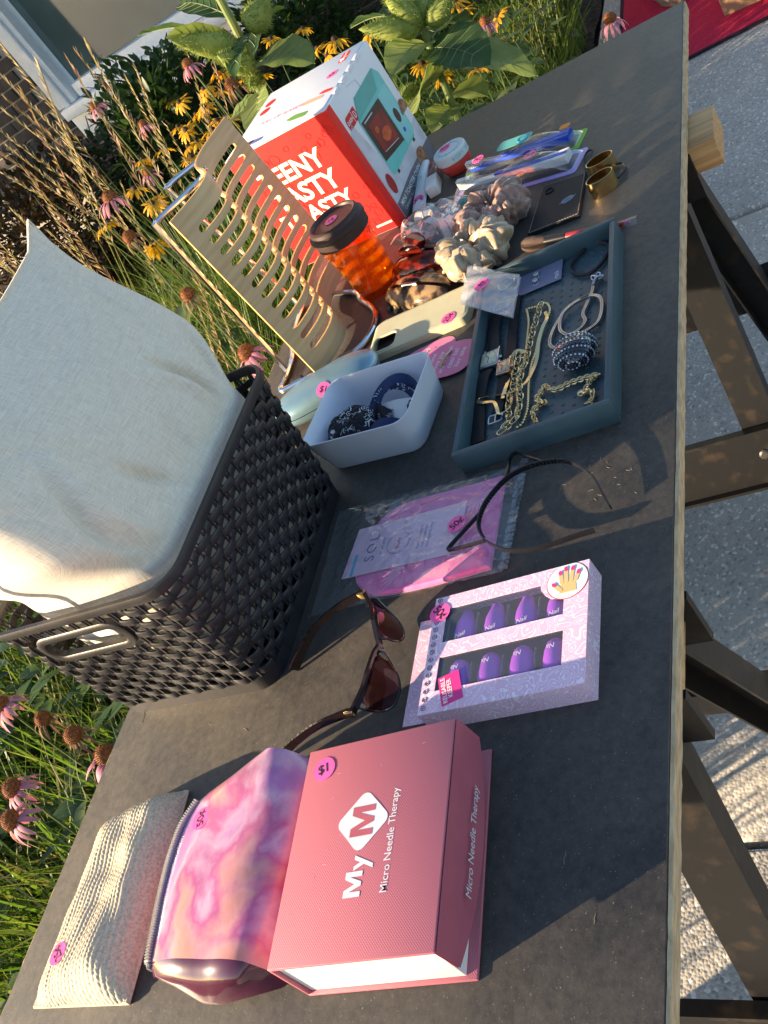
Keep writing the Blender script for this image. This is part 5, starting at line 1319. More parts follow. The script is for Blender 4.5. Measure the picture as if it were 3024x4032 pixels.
# ---- phone case
MAT['case'] = M('sage_silicone', (0.55, 0.52, 0.34), 0.55, var=0.04)
pcx, pcy, pa = -0.5885, 0.3365, rad(2.5)
case = thing('phone_case', 'pale sage silicone phone case lying back up with a sticker', 'phone case', (pcx, pcy, 0))
m = rotz(pa, (pcx, pcy, 0))
HX, HYc, CH = 0.0375, 0.0745, 0.0115
o1 = rrect(-HX, -HYc, HX, HYc, 0.013, 6); ins = rrect(-HX + 0.002, -HYc + 0.002, HX - 0.002, HYc - 0.002, 0.011, 6); ins2 = rrect(-HX + 0.005, -HYc + 0.005, HX - 0.005, HYc - 0.005, 0.009, 6)
hole = rrect(-HX + 0.005, HYc - 0.041, -HX + 0.036, HYc - 0.006, 0.009, 6)
mb = MB()
nO = len(o1)
mb.loft([[(x, y, 0) for x, y in ins], [(x, y, 0) for x, y in o1], [(x, y, CH - 0.004) for x, y in o1], [(x * 0.985, y * 0.992, CH - 0.0012) for x, y in o1], [(x, y, CH) for x, y in ins2]], cap0=False, cap1=False, m=m)
mb.loft([[(x, y, 0) for x, y in ins], [(x, y, CH - 0.0035) for x, y in ins]], cap0=False, cap1=False, m=m)
# back plate with the camera hole: triangulated ring between outline and hole
bm = bmesh.new()
def loopv(pts_, z): return [bm.verts.new(m @ V((x, y, z))) for x, y in pts_]
for z in (CH, CH - 0.0018):
    a = loopv(ins2, z); b = loopv(hole, z); es = [bm.edges.new((a[i], a[(i + 1) % len(a)])) for i in range(len(a))] + [bm.edges.new((b[i], b[(i + 1) % len(b)])) for i in range(len(b))]
    bmesh.ops.triangle_fill(bm, use_beauty=True, edges=es)
bm.verts.index_update(); mb.add([v.co[:] for v in bm.verts], [tuple(v.index for v in f.verts) for f in bm.faces]); bm.free()
mb.loft([[(x, y, CH - 0.0018) for x, y in hole], [(x, y, CH) for x, y in hole]], cap0=False, cap1=False, m=m)
mb.build('shell', MAT['case'], case, ang=40)
mb = MB(); mb.sweep([m @ V((x, y, CH + 0.0002)) for x, y in rrect(-HX + 0.004, HYc - 0.042, -HX + 0.037, HYc - 0.005, 0.010, 6)], [(-0.0012, -0.0004), (0.0012, -0.0004), (0.0008, 0.0008), (-0.0008, 0.0008)], closed=True); mb.build('camera_rim', MAT['case'], case)
mb = MB(); mb.box((-HX - 0.0004, HYc - 0.055, 0.004), (-HX + 0.0006, HYc - 0.030, 0.007), m, bev=0.0004); mb.build('side_button', MAT['case'], case)
mb = MB(); mb.box((-0.012, -HYc - 0.0003, 0.003), (0.012, -HYc + 0.0004, 0.0075), m, bev=0.0003); mb.build('port_slot', MAT['box_dark'], case)
sticker(case, V((-0.612, 0.2885, CH)), (0.93, -0.38, 0), (0, 0, 1), '25¢')

# ---- amber tumbler with lid
def amber_mat():
    m, nt, N, L, P = new_mat('amber_plastic'); N.remove(P); out = N['Material Output']
    t = N.new('ShaderNodeBsdfTransparent'); t.inputs[0].default_value = (0.96, 0.64, 0.15, 1)
    g = N.new('ShaderNodeBsdfGlossy'); g.inputs['Roughness'].default_value = 0.06
    d = N.new('ShaderNodeBsdfTranslucent'); d.inputs[0].default_value = (0.9, 0.46, 0.05, 1)
    lw = N.new('ShaderNodeLayerWeight'); pw = N.new('ShaderNodeMath'); pw.operation = 'POWER'; pw.inputs[1].default_value = 3.5; L.new(lw.outputs['Facing'], pw.inputs[0])
    fa = N.new('ShaderNodeMath'); fa.operation = 'MULTIPLY_ADD'; fa.inputs[1].default_value = 0.6; fa.inputs[2].default_value = 0.05; L.new(pw.outputs[0], fa.inputs[0])
    m0 = N.new('ShaderNodeMixShader'); m0.inputs[0].default_value = 0.22; L.new(t.outputs[0], m0.inputs[1]); L.new(d.outputs[0], m0.inputs[2])
    mx = N.new('ShaderNodeMixShader'); L.new(fa.outputs[0], mx.inputs[0]); L.new(m0.outputs[0], mx.inputs[1]); L.new(g.outputs[0], mx.inputs[2]); L.new(mx.outputs[0], out.inputs[0])
    return m
MAT['amber'] = amber_mat()
MAT['lid_brown'] = M('dark_brown_lid', (0.040, 0.022, 0.020), 0.5, var=0.06)
cxy = (-0.4395, 0.4415)
cup = thing('tumbler', 'amber plastic tumbler with a dark brown lid and one dollar sticker', 'tumbler', (*cxy, 0))
m = Matrix.Translation((*cxy, 0))
mb = MB(); mb.lathe([(0.0305, 0.0), (0.0315, 0.002), (0.0395, 0.102)], 40, m, cap1=False); mb.build('outer_wall', MAT['amber'], cup)
mb = MB(); mb.lathe([(0.0265, 0.010), (0.0285, 0.014), (0.0365, 0.101)], 40, m, cap1=False); mb.build('inner_wall', MAT['amber'], cup)
mb = MB(); mb.lathe([(0.0380, 0.092), (0.0415, 0.094), (0.0425, 0.101), (0.0425, 0.107), (0.0440, 0.108), (0.0440, 0.1135), (0.0400, 0.1165), (0.0392, 0.1215), (0.0365, 0.1235), (0.0340, 0.1225), (0.0325, 0.1195), (0.0, 0.1195)], 48, m, cap0=False); mb.build('lid', MAT['lid_brown'], cup, ang=28)
sticker(cup, V((cxy[0] + 0.002, cxy[1] + 0.004, 0.1197)), (-0.31, 0.95, 0), (0, 0, 1), '$1')

# ---- blue spectacle case
MAT['case_blue'] = M('metallic_blue_shell', (0.20, 0.34, 0.42), 0.35, 0.45, var=0.04, coat=0.2)
sc_ = thing('glasses_case', 'metallic pale blue clamshell glasses case behind the white bin', 'glasses case', (-0.67, 0.452, 0))
ca = math.atan2(-0.135, 0.045)
m = rotz(ca, (-0.6745, 0.4560, 0))
def shell(u, v, z0=0.018):
    q = 2 * math.pi * u; ph = math.pi / 2 * v; cz = math.sin(ph); cr = math.cos(ph) ** 0.6
    x = 0.080 * cr * math.copysign(abs(math.cos(q)) ** 0.75, math.cos(q)); y = 0.0335 * cr * math.copysign(abs(math.sin(q)) ** 0.8, math.sin(q))
    return x, y, cz
mb = MB(); mb.grid(48, 12, lambda u, v: (shell(u, v)[0], shell(u, v)[1], 0.0202 + 0.019 * shell(u, v)[2] ** 0.9), m, cu=True); mb.build('upper_shell', MAT['case_blue'], sc_, ang=60)
mb = MB(); mb.grid(48, 12, lambda u, v: (shell(u, v)[0] * 1.0, shell(u, v)[1], 0.0192 - 0.0192 * shell(u, v)[2] ** 0.9), m, cu=True); mb.build('lower_shell', MAT['case_blue'], sc_, ang=60)
sticker(sc_, V((-0.6985, 0.4415, 0.0345)), (-0.31, -0.95, 0), (-0.42, -0.15, 0.85), '$1')

# ---- white bin and what lies in it
MAT['bin'] = M('white_bin_plastic', (0.62, 0.65, 0.74), 0.5, var=0.02)
ba_ = rad(-6.3); m = rotz(ba_, (-0.7765, 0.3455, 0))
bn = thing('storage_bin', 'small white plastic bin with rounded corners and bandana accessories inside', 'bin', (-0.7765, 0.3455, 0))
bo = [(rrect(-0.0475, -0.065, 0.0475, 0.065, 0.016, 6), 0.0), (rrect(-0.050, -0.0675, 0.050, 0.0675, 0.017, 6), 0.004), (rrect(-0.0575, -0.0755, 0.0575, 0.0755, 0.019, 6), 0.050), (rrect(-0.0578, -0.0758, 0.0578, 0.0758, 0.019, 6), 0.0515)]
bi = [(rrect(-0.0562, -0.0742, 0.0562, 0.0742, 0.018, 6), 0.0516), (rrect(-0.0555, -0.0735, 0.0555, 0.0735, 0.0175, 6), 0.050), (rrect(-0.048, -0.0655, 0.048, 0.0655, 0.016, 6), 0.005), (rrect(-0.046, -0.0635, 0.046, 0.0635, 0.015, 6), 0.003)]
mb = MB(); mb.loft([[(x, y, z) for x, y in l] for l, z in bo + bi], m=m); mb.build('bin_body', MAT['bin'], bn, ang=40)
def bandana_mat(name, c, scale=130):
    mt, nt, N, L, P = new_mat(name)
    tc = N.new('ShaderNodeTexCoord'); vo = N.new('ShaderNodeTexVoronoi'); vo.inputs['Scale'].default_value = scale; L.new(tc.outputs['Object'], vo.inputs['Vector'])
    k = N.new('ShaderNodeMath'); k.operation = 'MULTIPLY'; k.inputs[1].default_value = 22; L.new(vo.outputs['Distance'], k.inputs[0])
    s = N.new('ShaderNodeMath'); s.operation = 'SINE'; L.new(k.outputs[0], s.inputs[0])
    rp = N.new('ShaderNodeValToRGB'); rp.color_ramp.elements[0].position = 0.55; rp.color_ramp.elements[1].position = 0.65
    rp.color_ramp.elements[0].color = (*c, 1); rp.color_ramp.elements[1].color = (0.62, 0.64, 0.68, 1)
    nz = N.new('ShaderNodeTexNoise'); nz.inputs['Scale'].default_value = 70; L.new(tc.outputs['Object'], nz.inputs['Vector'])
    g = N.new('ShaderNodeMath'); g.operation = 'GREATER_THAN'; g.inputs[1].default_value = 0.5; L.new(nz.outputs['Fac'], g.inputs[0])
    mu = N.new('ShaderNodeMath'); mu.operation = 'MULTIPLY'; L.new(s.outputs[0], mu.inputs[0]); L.new(g.outputs[0], mu.inputs[1])
    L.new(mu.outputs[0], rp.inputs[0]); L.new(rp.outputs[0], P.inputs['Base Color']); P.inputs['Roughness'].default_value = 0.9
    return mt
MAT['navy'] = M('navy_cotton', (0.018, 0.035, 0.11), 0.9, var=0.1, vs=200, sheen=0.2)
MAT['bandana_black'] = bandana_mat('black_bandana', (0.012, 0.012, 0.018)); MAT['bandana_navy'] = bandana_mat('navy_bandana', (0.016, 0.03, 0.09), 110)
MAT['stripe'] = M('striped_ribbon', (0.70, 0.70, 0.72), 0.8, c2=(0.02, 0.025, 0.06), vs=160, stretch=(1, 1, 4), lo=0.48, hi=0.52, detail=0)
B = lambda x, y, z: m @ V((x, y, z))
hb2 = thing('bandana_headband', 'looped navy bandana headband with striped bow in the white bin', 'headband', B(0.02, -0.03, 0.004))
mb = MB(); mb.sweep(smooth_path([B(-0.012, 0.018, 0.012), B(0.008, 0.010, 0.024), B(0.026, -0.002, 0.036), B(0.037, -0.018, 0.040), B(0.039, -0.034, 0.034), B(0.030, -0.046, 0.020), B(0.016, -0.050, 0.010)], 7), [(-0.0008, -0.006), (0.0008, -0.006), (0.0012, 0), (0.0008, 0.006), (-0.0008, 0.006)], up=(0.4, 0, 1), twist=lambda t: 0.7 * math.sin(4 * t)); mb.build('fabric_loop', MAT['navy'], hb2)
mb = MB(); mb.sweep(smooth_path([B(-0.014, 0.022, 0.009), B(0.004, 0.016, 0.021), B(0.020, 0.004, 0.033), B(0.031, -0.012, 0.036), B(0.031, -0.030, 0.030), B(0.022, -0.042, 0.018)], 7), [(-0.0008, -0.004), (0.0008, -0.004), (0.0008, 0.004), (-0.0008, 0.004)], up=(0.6, 0, 1)); mb.build('fabric_loop', MAT['bandana_navy'], hb2)
for a in (0.2, 1.7, 2.9, 4.4):
    mb = MB(); c = B(0.014, -0.052, 0.014)
    mb.sweep(smooth_path([c, c + V((0.010 * math.cos(a), 0.010 * math.sin(a), 0.008)), c + V((0.016 * math.cos(a + 0.5), 0.016 * math.sin(a + 0.5), 0.003)), c + V((0.009 * math.cos(a + 1.2), 0.009 * math.sin(a + 1.2), -0.002))], 6), [(-0.0005, -0.0032), (0.0005, -0.0032), (0.0005, 0.0032), (-0.0005, 0.0032)]); mb.build('bow_loop', MAT['stripe'], hb2)
kn = thing('bandana_scrunchie', 'black paisley bandana scrunchie bunched at the back of the white bin', 'scrunchie', B(-0.02, 0.035, 0.004))
from mathutils import noise as mnoise
def ruffle(c, R, r, nf, mat, parent, amp=0.3, flat=0.8, seed=0, name='fabric', nu=190, nv=40):
    def f(u, v):
        a = 2 * math.pi * u; b = 2 * math.pi * v
        ca, sa, cb, sb = math.cos(a), math.sin(a), math.cos(b), math.sin(b)
        q = V((ca * 1.55 + seed * 2.7, sa * 1.55, 0.1 * seed)) + V((cb * ca, cb * sa, sb)) * 0.8
        q = q + V((mnoise.noise(q * 0.9 + V((5, 0, 0))), mnoise.noise(q * 0.9 + V((0, 5, 0))), mnoise.noise(q * 0.9 + V((0, 0, 5))))) * 0.55
        puff = mnoise.noise(q * 0.85)
        n1 = mnoise.noise(q * 1.05 + V((3, 7, seed))); n2 = mnoise.noise(q * 1.75 + V((9, 1, seed)))
        crease = max(0.0, 1 - abs(n1) * 3.2) ** 1.6 * 0.85 + max(0.0, 1 - abs(n2) * 4.0) ** 1.6 * 0.38
        rr = r * (1.18 + amp * (1.3 * puff - 1.05 * crease))
        rad_ = R + rr * cb * 1.05; z = rr * sb * flat
        tw = 0.10 * mnoise.noise(V((ca * 3, sa * 3, cb * 2 + seed)))
        return V(c) + V((rad_ * math.cos(a + tw), rad_ * math.sin(a + tw), max(z, -c[2] + 0.0005)))
    mb = MB(); mb.grid(nu, nv, f, cu=True, cv=True)
    return mb.build(name, mat, parent, ang=180)
ruffle(B(-0.012, 0.032, 0.026), 0.015, 0.013, 8, MAT['bandana_black'], kn, seed=3, flat=1.0, amp=0.22)
pt = thing('bandana_pouch', 'folded black and white bandana piece with white paper tag in the white bin', 'fabric', B(-0.01, 0.0, 0.004))
mb = MB(); mb.grid(14, 14, lambda u, v: B(-0.030 + 0.044 * u + 0.004 * math.sin(5 * v), 0.012 - 0.034 * v + 0.006 * u, 0.010 + 0.020 * u * (1 - 0.3 * v) + 0.004 * math.sin(6 * u + 5 * v))); mb.grid(14, 14, lambda u, v: B(-0.030 + 0.044 * u + 0.004 * math.sin(5 * v), 0.012 - 0.034 * v + 0.006 * u, 0.007 + 0.018 * u * (1 - 0.3 * v) + 0.004 * math.sin(6 * u + 5 * v))); mb.build('fabric', MAT['bandana_black'], pt, ang=80)
mb = MB(); mb.grid(8, 8, lambda u, v: B(-0.004 + 0.026 * u, 0.002 - 0.054 * v, 0.0125 + 0.010 * u - 0.004 * v + 0.002 * math.sin(4 * v))); mb.build('paper_tag', MAT['white_card'], pt)
np_ = thing('navy_patch', 'dark navy fabric strip folded at the near end of the white bin', 'fabric', B(-0.038, -0.01, 0.004))
mb = MB(); mb.sweep(smooth_path([B(-0.030, 0.012, 0.012), B(-0.028, -0.004, 0.022), B(-0.027, -0.018, 0.027), B(-0.027, -0.034, 0.022), B(-0.028, -0.042, 0.010)], 7), [(-0.011, -0.0012), (0.011, -0.0012), (0.012, 0), (0.011, 0.0012), (-0.011, 0.0012)], up=(-0.5, 0, 1)); mb.build('fabric', MAT['navy'], np_)
nt_ = thing('navy_tab', 'small navy tab printed with a white ring at the back corner of the bin', 'fabric', B(-0.03, 0.056, 0.004))
mb = MB(); mb.sweep(smooth_path([B(-0.034, 0.040, 0.010), B(-0.032, 0.050, 0.022), B(-0.026, 0.056, 0.024), B(-0.014, 0.054, 0.012)], 7), [(-0.009, -0.0012), (0.009, -0.0012), (0.009, 0.0012), (-0.009, 0.0012)], up=(-0.4, -0.3, 1)); tb = mb.build('fabric', MAT['navy'], nt_)
mb = MB(); mb.tube([B(-0.036 + 0.0025 * math.cos(q), 0.048 + 0.0035 * math.sin(q), 0.0245 + 0.001 * math.cos(q)) for q in [2 * math.pi * i / 12 for i in range(12)]], 0.0006, 5, True); mb.build('ring_print', MAT['white_print'], tb)

# ---- pink clip cards
MAT['pink_clipcard'] = M('pink_clip_card', (0.70, 0.20, 0.36), 0.45, var=0.04)
def clipcard(label, c, a, z):
    t = thing('hair_clip_card', label, 'card', (c[0], c[1], z), 'pink hair clip cards')
    m2 = rotz(a, (c[0], c[1], z))
    out = []
    for i in range(40):
        q = 2 * math.pi * i / 40; r = 1 - 0.20 * (math.cos(2 * q) ** 2) * (abs(math.cos(q)) < 0.95) * (0.5 - 0.5 * math.cos(4 * q))
        out.append((0.031 * math.copysign(abs(math.cos(q)) ** 0.55, math.cos(q)) * (1 - 0.22 * math.sin(q) ** 2 * 0), 0.040 * math.copysign(abs(math.sin(q)) ** 0.55, math.sin(q)) * (1 - 0.10 * math.cos(q) ** 6)))
    mb = MB(); mb.prism(out, 0, 0.0005, m2); cc = mb.build('card', MAT['pink_clipcard'], t, smooth=False)
    text('bel one\nlove joy\nare the bel\ncool bel\nher one', 0.010, MAT['white_print'], cc, m2 @ T3(0, 0.0, 0.0007) @ Matrix.Rotation(rad(90 - 12), 4, 'Z') @ Matrix.Rotation(rad(-80), 4, 'Z'), width=0.046, shear=0.2, line=1.05)
    mb = MB(); mb.tube(smooth_path([m2 @ V((-0.013, 0.002, 0.0016)), m2 @ V((0, 0, 0.0035)), m2 @ V((0.014, -0.003, 0.0016))], 5), 0.0016, 6); mb.build('clip', MAT['pale_gold'], t)
clipcard('pink script printed hair clip card lying partly under the white bin', (-0.665, 0.316), rad(8), 0.0)
clipcard('pink script printed hair clip card overlapping the other one on the tray side', (-0.686, 0.283), rad(-10), 0.0035)
# ---- claw clips
def tort_mat(name, c, c2, tr=0.55):
    m, nt, N, L, P = new_mat(name); out = N['Material Output']
    tc = N.new('ShaderNodeTexCoord'); nz = N.new('ShaderNodeTexNoise'); nz.inputs['Scale'].default_value = 55; nz.inputs['Detail'].default_value = 2; L.new(tc.outputs['Object'], nz.inputs['Vector'])
    rp = N.new('ShaderNodeValToRGB'); rp.color_ramp.elements[0].position = 0.42; rp.color_ramp.elements[1].position = 0.60
    rp.color_ramp.elements[0].color = (*c2, 1); rp.color_ramp.elements[1].color = (*c, 1); L.new(nz.outputs['Fac'], rp.inputs[0])
    P.inputs['Roughness'].default_value = 0.08; P.inputs['Coat Weight'].default_value = 1.0; P.inputs['Coat Roughness'].default_value = 0.03
    L.new(rp.outputs[0], P.inputs['Base Color'])
    t = N.new('ShaderNodeBsdfTransparent'); L.new(rp.outputs[0], t.inputs[0]); tl = N.new('ShaderNodeBsdfTranslucent'); L.new(rp.outputs[0], tl.inputs[0])
    a = N.new('ShaderNodeMixShader'); a.inputs[0].default_value = 0.5; L.new(t.outputs[0], a.inputs[1]); L.new(tl.outputs[0], a.inputs[2])
    b = N.new('ShaderNodeMixShader'); b.inputs[0].default_value = tr; L.new(P.outputs[0], b.inputs[1]); L.new(a.outputs[0], b.inputs[2]); L.new(b.outputs[0], out.inputs[0])
    return m
MAT['red_tort'] = tort_mat('red_tortoise', (0.42, 0.035, 0.012), (0.06, 0.008, 0.006)); MAT['gold_tort'] = tort_mat('smoky_tortoise', (0.62, 0.42, 0.22), (0.07, 0.04, 0.025))
def claw(label, c, ang, L, H, mat, tabs=True, roll=0.0):
    t = thing('claw_clip', label, 'hair clip', (c[0], c[1], 0), 'claw clips beside the tumbler')
    m = rotz(ang, (c[0], c[1], 0)) @ Matrix.Translation((0, 0, 0.004)) @ Matrix.Rotation(roll, 4, 'X')
    for s in (1, -1):
        def f(u, v, o=0.0, s=s):
            x = (u - 0.5) * L; e = 1 - (2 * u - 1) ** 2
            hz = H * (0.35 + 0.65 * e ** 0.6); ww = 0.004 + 0.018 * e ** 0.5
            q = v * math.pi * 0.5
            return (x, s * (0.003 + ww * math.sin(q) + o * math.sin(q)), hz * (0.30 + 0.70 * math.cos(q)) + o * math.cos(q))
        mb = MB(); mb.grid(26, 8, lambda u, v: f(u, v)); mb.grid(26, 8, lambda u, v: f(u, v, 0.0022)); mb.loft([[f(u / 25, 1), f(u / 25, 1, 0.0022)] for u in range(26)], close=False); mb.v = [tuple(m @ V(p)) for p in mb.v]; sh = mb.build('jaw', mat, t, ang=60)
        for k in range(6):
            u = 0.10 + 0.80 * k / 5; a = V(f(u, 0.80)); b = V(f(u, 1.0, 0.003)); e = 1 - (2 * u - 1) ** 2
            d = V((a.x, b.y + s * 0.004, b.z * 0.55)); g = V((a.x, b.y - s * 0.001 , max(0.0008, b.z * 0.1)))
            mb = MB(); mb.tube([m @ p for p in smooth_path([a, b, d, g], 4)], 0.0042, 8, scale=lambda q: 0.9 + 0.35 * math.sin(q * math.pi) - 0.45 * q); mb.build('tooth', mat, t, ang=60)
        if tabs:
            tb_ = []
            for i in range(20):
                q = 2 * math.pi * i / 20; tb_.append((0.017 * math.copysign(abs(math.cos(q)) ** 0.8, math.cos(q)), 0.013 * math.sin(q)))
            fm = m @ Matrix.Translation((0, s * 0.010, H + 0.011)) @ Matrix.Rotation(s * rad(62), 4, 'X')
            mb = MB(); mb.prism(tb_, -0.0012, 0.0012, fm); mb.build('finger_tab', mat, t, ang=40)
    mb = MB(); mb.tube([m @ V((-0.014, 0, H + 0.001)), m @ V((0.014, 0, H + 0.001))], 0.0028, 8); mb.build('hinge_spring', MAT['silver'], t)
claw('red tortoise claw clip with round finger tabs behind the smoky one', (-0.452, 0.3585), math.atan2(-0.10, -0.022), 0.104, 0.026, MAT['red_tort'])
claw('smoky tortoise claw clip lying between the phone case and the red clip', (-0.5145, 0.3545), math.atan2(-0.113, -0.052), 0.118, 0.022, MAT['gold_tort'], tabs=False, roll=rad(14))

# ---- satin scrunchies
MAT['mauve_satin'] = M('mauve_satin', (0.28, 0.16, 0.12), 0.36, var=0.06, sheen=0.4, bump=0.25, bs=90, bd=0.003); MAT['tan_satin'] = M('tan_satin', (0.34, 0.25, 0.155), 0.34, var=0.06, sheen=0.4, bump=0.25, bs=90, bd=0.003)
s1 = thing('scrunchie', 'mauve brown satin scrunchie, the one nearer the toothbrushes', 'scrunchie', (-0.415, 0.252, 0), 'satin scrunchies')
ruffle(V((-0.415, 0.250, 0.021)), 0.026, 0.0225, 9, MAT['mauve_satin'], s1, seed=5, amp=0.42, flat=0.85)
s2 = thing('scrunchie', 'tan satin scrunchie leaning on the corner of the teal tray', 'scrunchie', (-0.500, 0.262, 0), 'satin scrunchies')
ruffle(V((-0.4930, 0.2640, 0.021)), 0.028, 0.0225, 9, MAT['tan_satin'], s2, seed=9, amp=0.42, flat=0.85)

# ---- ivory ribbon and lace bundle
MAT['ivory'] = M('ivory_ribbon', (0.74, 0.68, 0.58), 0.55, var=0.05, sheen=0.3)
lb_ = thing('ribbon_bundle', 'ivory organza bow and lace ribbons bundled in a clear bag', 'ribbons', (-0.375, 0.365, 0))
MAT['organza'] = film_mat('ivory_organza', tint=(0.95, 0.92, 0.86), haze=0.55, rough=0.4, wrinkle=0.6, ws=90)
rnd = random.Random(4)
for k in range(9):
    a = rnd.uniform(0, 6.3); c = V((-0.372 + rnd.uniform(-0.02, 0.02), 0.372 + rnd.uniform(-0.02, 0.02), 0.016)); l = rnd.uniform(0.022, 0.040)
    d = V((math.cos(a), math.sin(a), 0)); s = V((-d.y, d.x, 0))
    mb = MB(); mb.sweep(smooth_path([c, c + d * l * 0.5 + s * 0.006 + V((0, 0, 0.016)), c + d * l + V((0, 0, 0.012)), c + d * l * 0.8 - s * 0.010 + V((0, 0, -0.002)), c + d * 0.01 - s * 0.006 + V((0, 0, -0.006))], 6), [(-0.0058, -0.0003), (0.0058, -0.0003), (0.0058, 0.0003), (-0.0058, 0.0003)], twist=lambda t, k=k: 0.8 * math.sin(3 * t + k)); mb.build('bow_loop', MAT['organza'] if k % 3 else MAT['ivory'], lb_, ang=60)
for k in range(3):
    y0 = 0.352 - 0.012 * k
    mb = MB(); mb.sweep(smooth_path([(-0.352 - 0.004 * k, y0 - 0.002, 0.012), (-0.372 - 0.004 * k, y0 - 0.012, 0.024), (-0.395, y0 - 0.022, 0.024), (-0.420, y0 - 0.030, 0.010)], 6), [(-0.005, -0.0004), (0.005, -0.0004), (0.005, 0.0004), (-0.005, 0.0004)]); st_ = mb.build('lace_strip', MAT['ivory'], lb_)
    mb = MB()
    for p, t in along(smooth_path([V((-0.352 - 0.004 * k, y0 - 0.002, 0.012)), V((-0.372 - 0.004 * k, y0 - 0.012, 0.024)), V((-0.395, y0 - 0.022, 0.024)), V((-0.420, y0 - 0.030, 0.010))], 6), 0.0042): link(mb, p + t.cross(V((0, 0, 1))) * 0.0058, t, 0.004, 0.004, 0.0004, 0.2)
    mb.build('lace_scallops', MAT['ivory'], st_)
mb = MB(); mb.tube(smooth_path([(-0.318, 0.372, 0.006), (-0.322, 0.376, 0.022), (-0.338, 0.372, 0.030), (-0.352, 0.368, 0.022)], 6), 0.0022, 6); mb.sweep(smooth_path([(-0.300, 0.376, 0.004), (-0.318, 0.370, 0.010), (-0.340, 0.364, 0.024)], 6), [(-0.004, -0.0004), (0.004, -0.0004), (0.004, 0.0004), (-0.004, 0.0004)]); mb.build('ribbon_tail', MAT['ivory'], lb_)
mb = MB(); mb.box((-0.010, -0.0014, -0.0007), (0.010, 0.0014, 0.0007), frame((-0.380, 0.378, 0.036), (0.6, -0.8, 0), (-0.3, -0.3, 1))); mb.build('gold_clip', MAT['pale_gold'], lb_, smooth=False)
mb = MB()
for k in range(26):
    a = rad(60 + 150 * rnd.random()); p = V((-0.372, 0.385, 0.010)); e = p + V((math.cos(a) * rnd.uniform(0.02, 0.05), math.sin(a) * rnd.uniform(0.015, 0.035), rnd.uniform(-0.006, 0.008)))
    mb.tube(smooth_path([p, p.lerp(e, 0.5) + V((0, 0, 0.006)), e], 3), 0.00035, 4)
tag(mb.build('fringe', MAT['ivory'], lb_), kind='stuff')
def lbag(u, v):
    a = 2 * math.pi * u; r = 0.052 * (1 - 0.55 * v ** 2.2) * (1 + 0.06 * math.sin(5 * a) + 0.05 * math.sin(9 * a + 5 * v))
    return (-0.382 + r * math.cos(a) * 1.05, 0.355 + r * math.sin(a) * 0.95, 0.002 + 0.040 * math.sin(v * math.pi / 2) + 0.003 * math.sin(7 * a + 9 * v))
mb = MB(); mb.grid(60, 14, lbag, cu=True); mb.build('clear_bag', MAT['clear'], lb_, ang=180)
MAT['mint'] = M('mint_bristle', (0.05, 0.36, 0.28), 0.4, var=0.2, vs=300)
MAT['zebra'] = M('zebra_print', (0.70, 0.72, 0.76), 0.4, c2=(0.05, 0.07, 0.14), vs=90, stretch=(1, 3, 1), lo=0.47, hi=0.53, detail=1)
kp = thing('childs_toothbrush_pack', 'white zebra print blister pack with a green bristled brush head under the scrunchie', 'packet', (-0.345, 0.315, 0))
m = frame((-0.345, 0.318, 0.001), (-0.6, -0.8, 0), (0, 0, 1))
mb = MB(); mb.prism(rrect(-0.055, -0.026, 0.055, 0.026, 0.01, 4), 0, 0.0008, m); mb.build('backing_card', MAT['zebra'], kp, smooth=False)
mb = MB(); mb.box((0.012, -0.006, 0.010), (0.036, 0.006, 0.016), m, bev=0.002); hd = mb.build('brush_head', MAT['cyan_print'], kp)
mb = MB()
for i in range(7):
    for j in range(4): mb.tube([m @ V((0.014 + 0.0034 * i, -0.0048 + 0.0032 * j, 0.0155)), m @ V((0.014 + 0.0034 * i, -0.0048 + 0.0032 * j, 0.027 + 0.001 * (i % 2)))], 0.0014, 5)
mb.build('bristles', MAT['mint'], hd)
mb = MB(); mb.grid(20, 10, lambda u, v: m @ V((-0.05 + 0.10 * u, -0.02 + 0.04 * v, 0.001 + 0.030 * (math.sin(math.pi * v) ** 0.4) * (math.sin(math.pi * u) ** 0.3)))); mb.build('blister', MAT['clear_hard'], kp, ang=180)

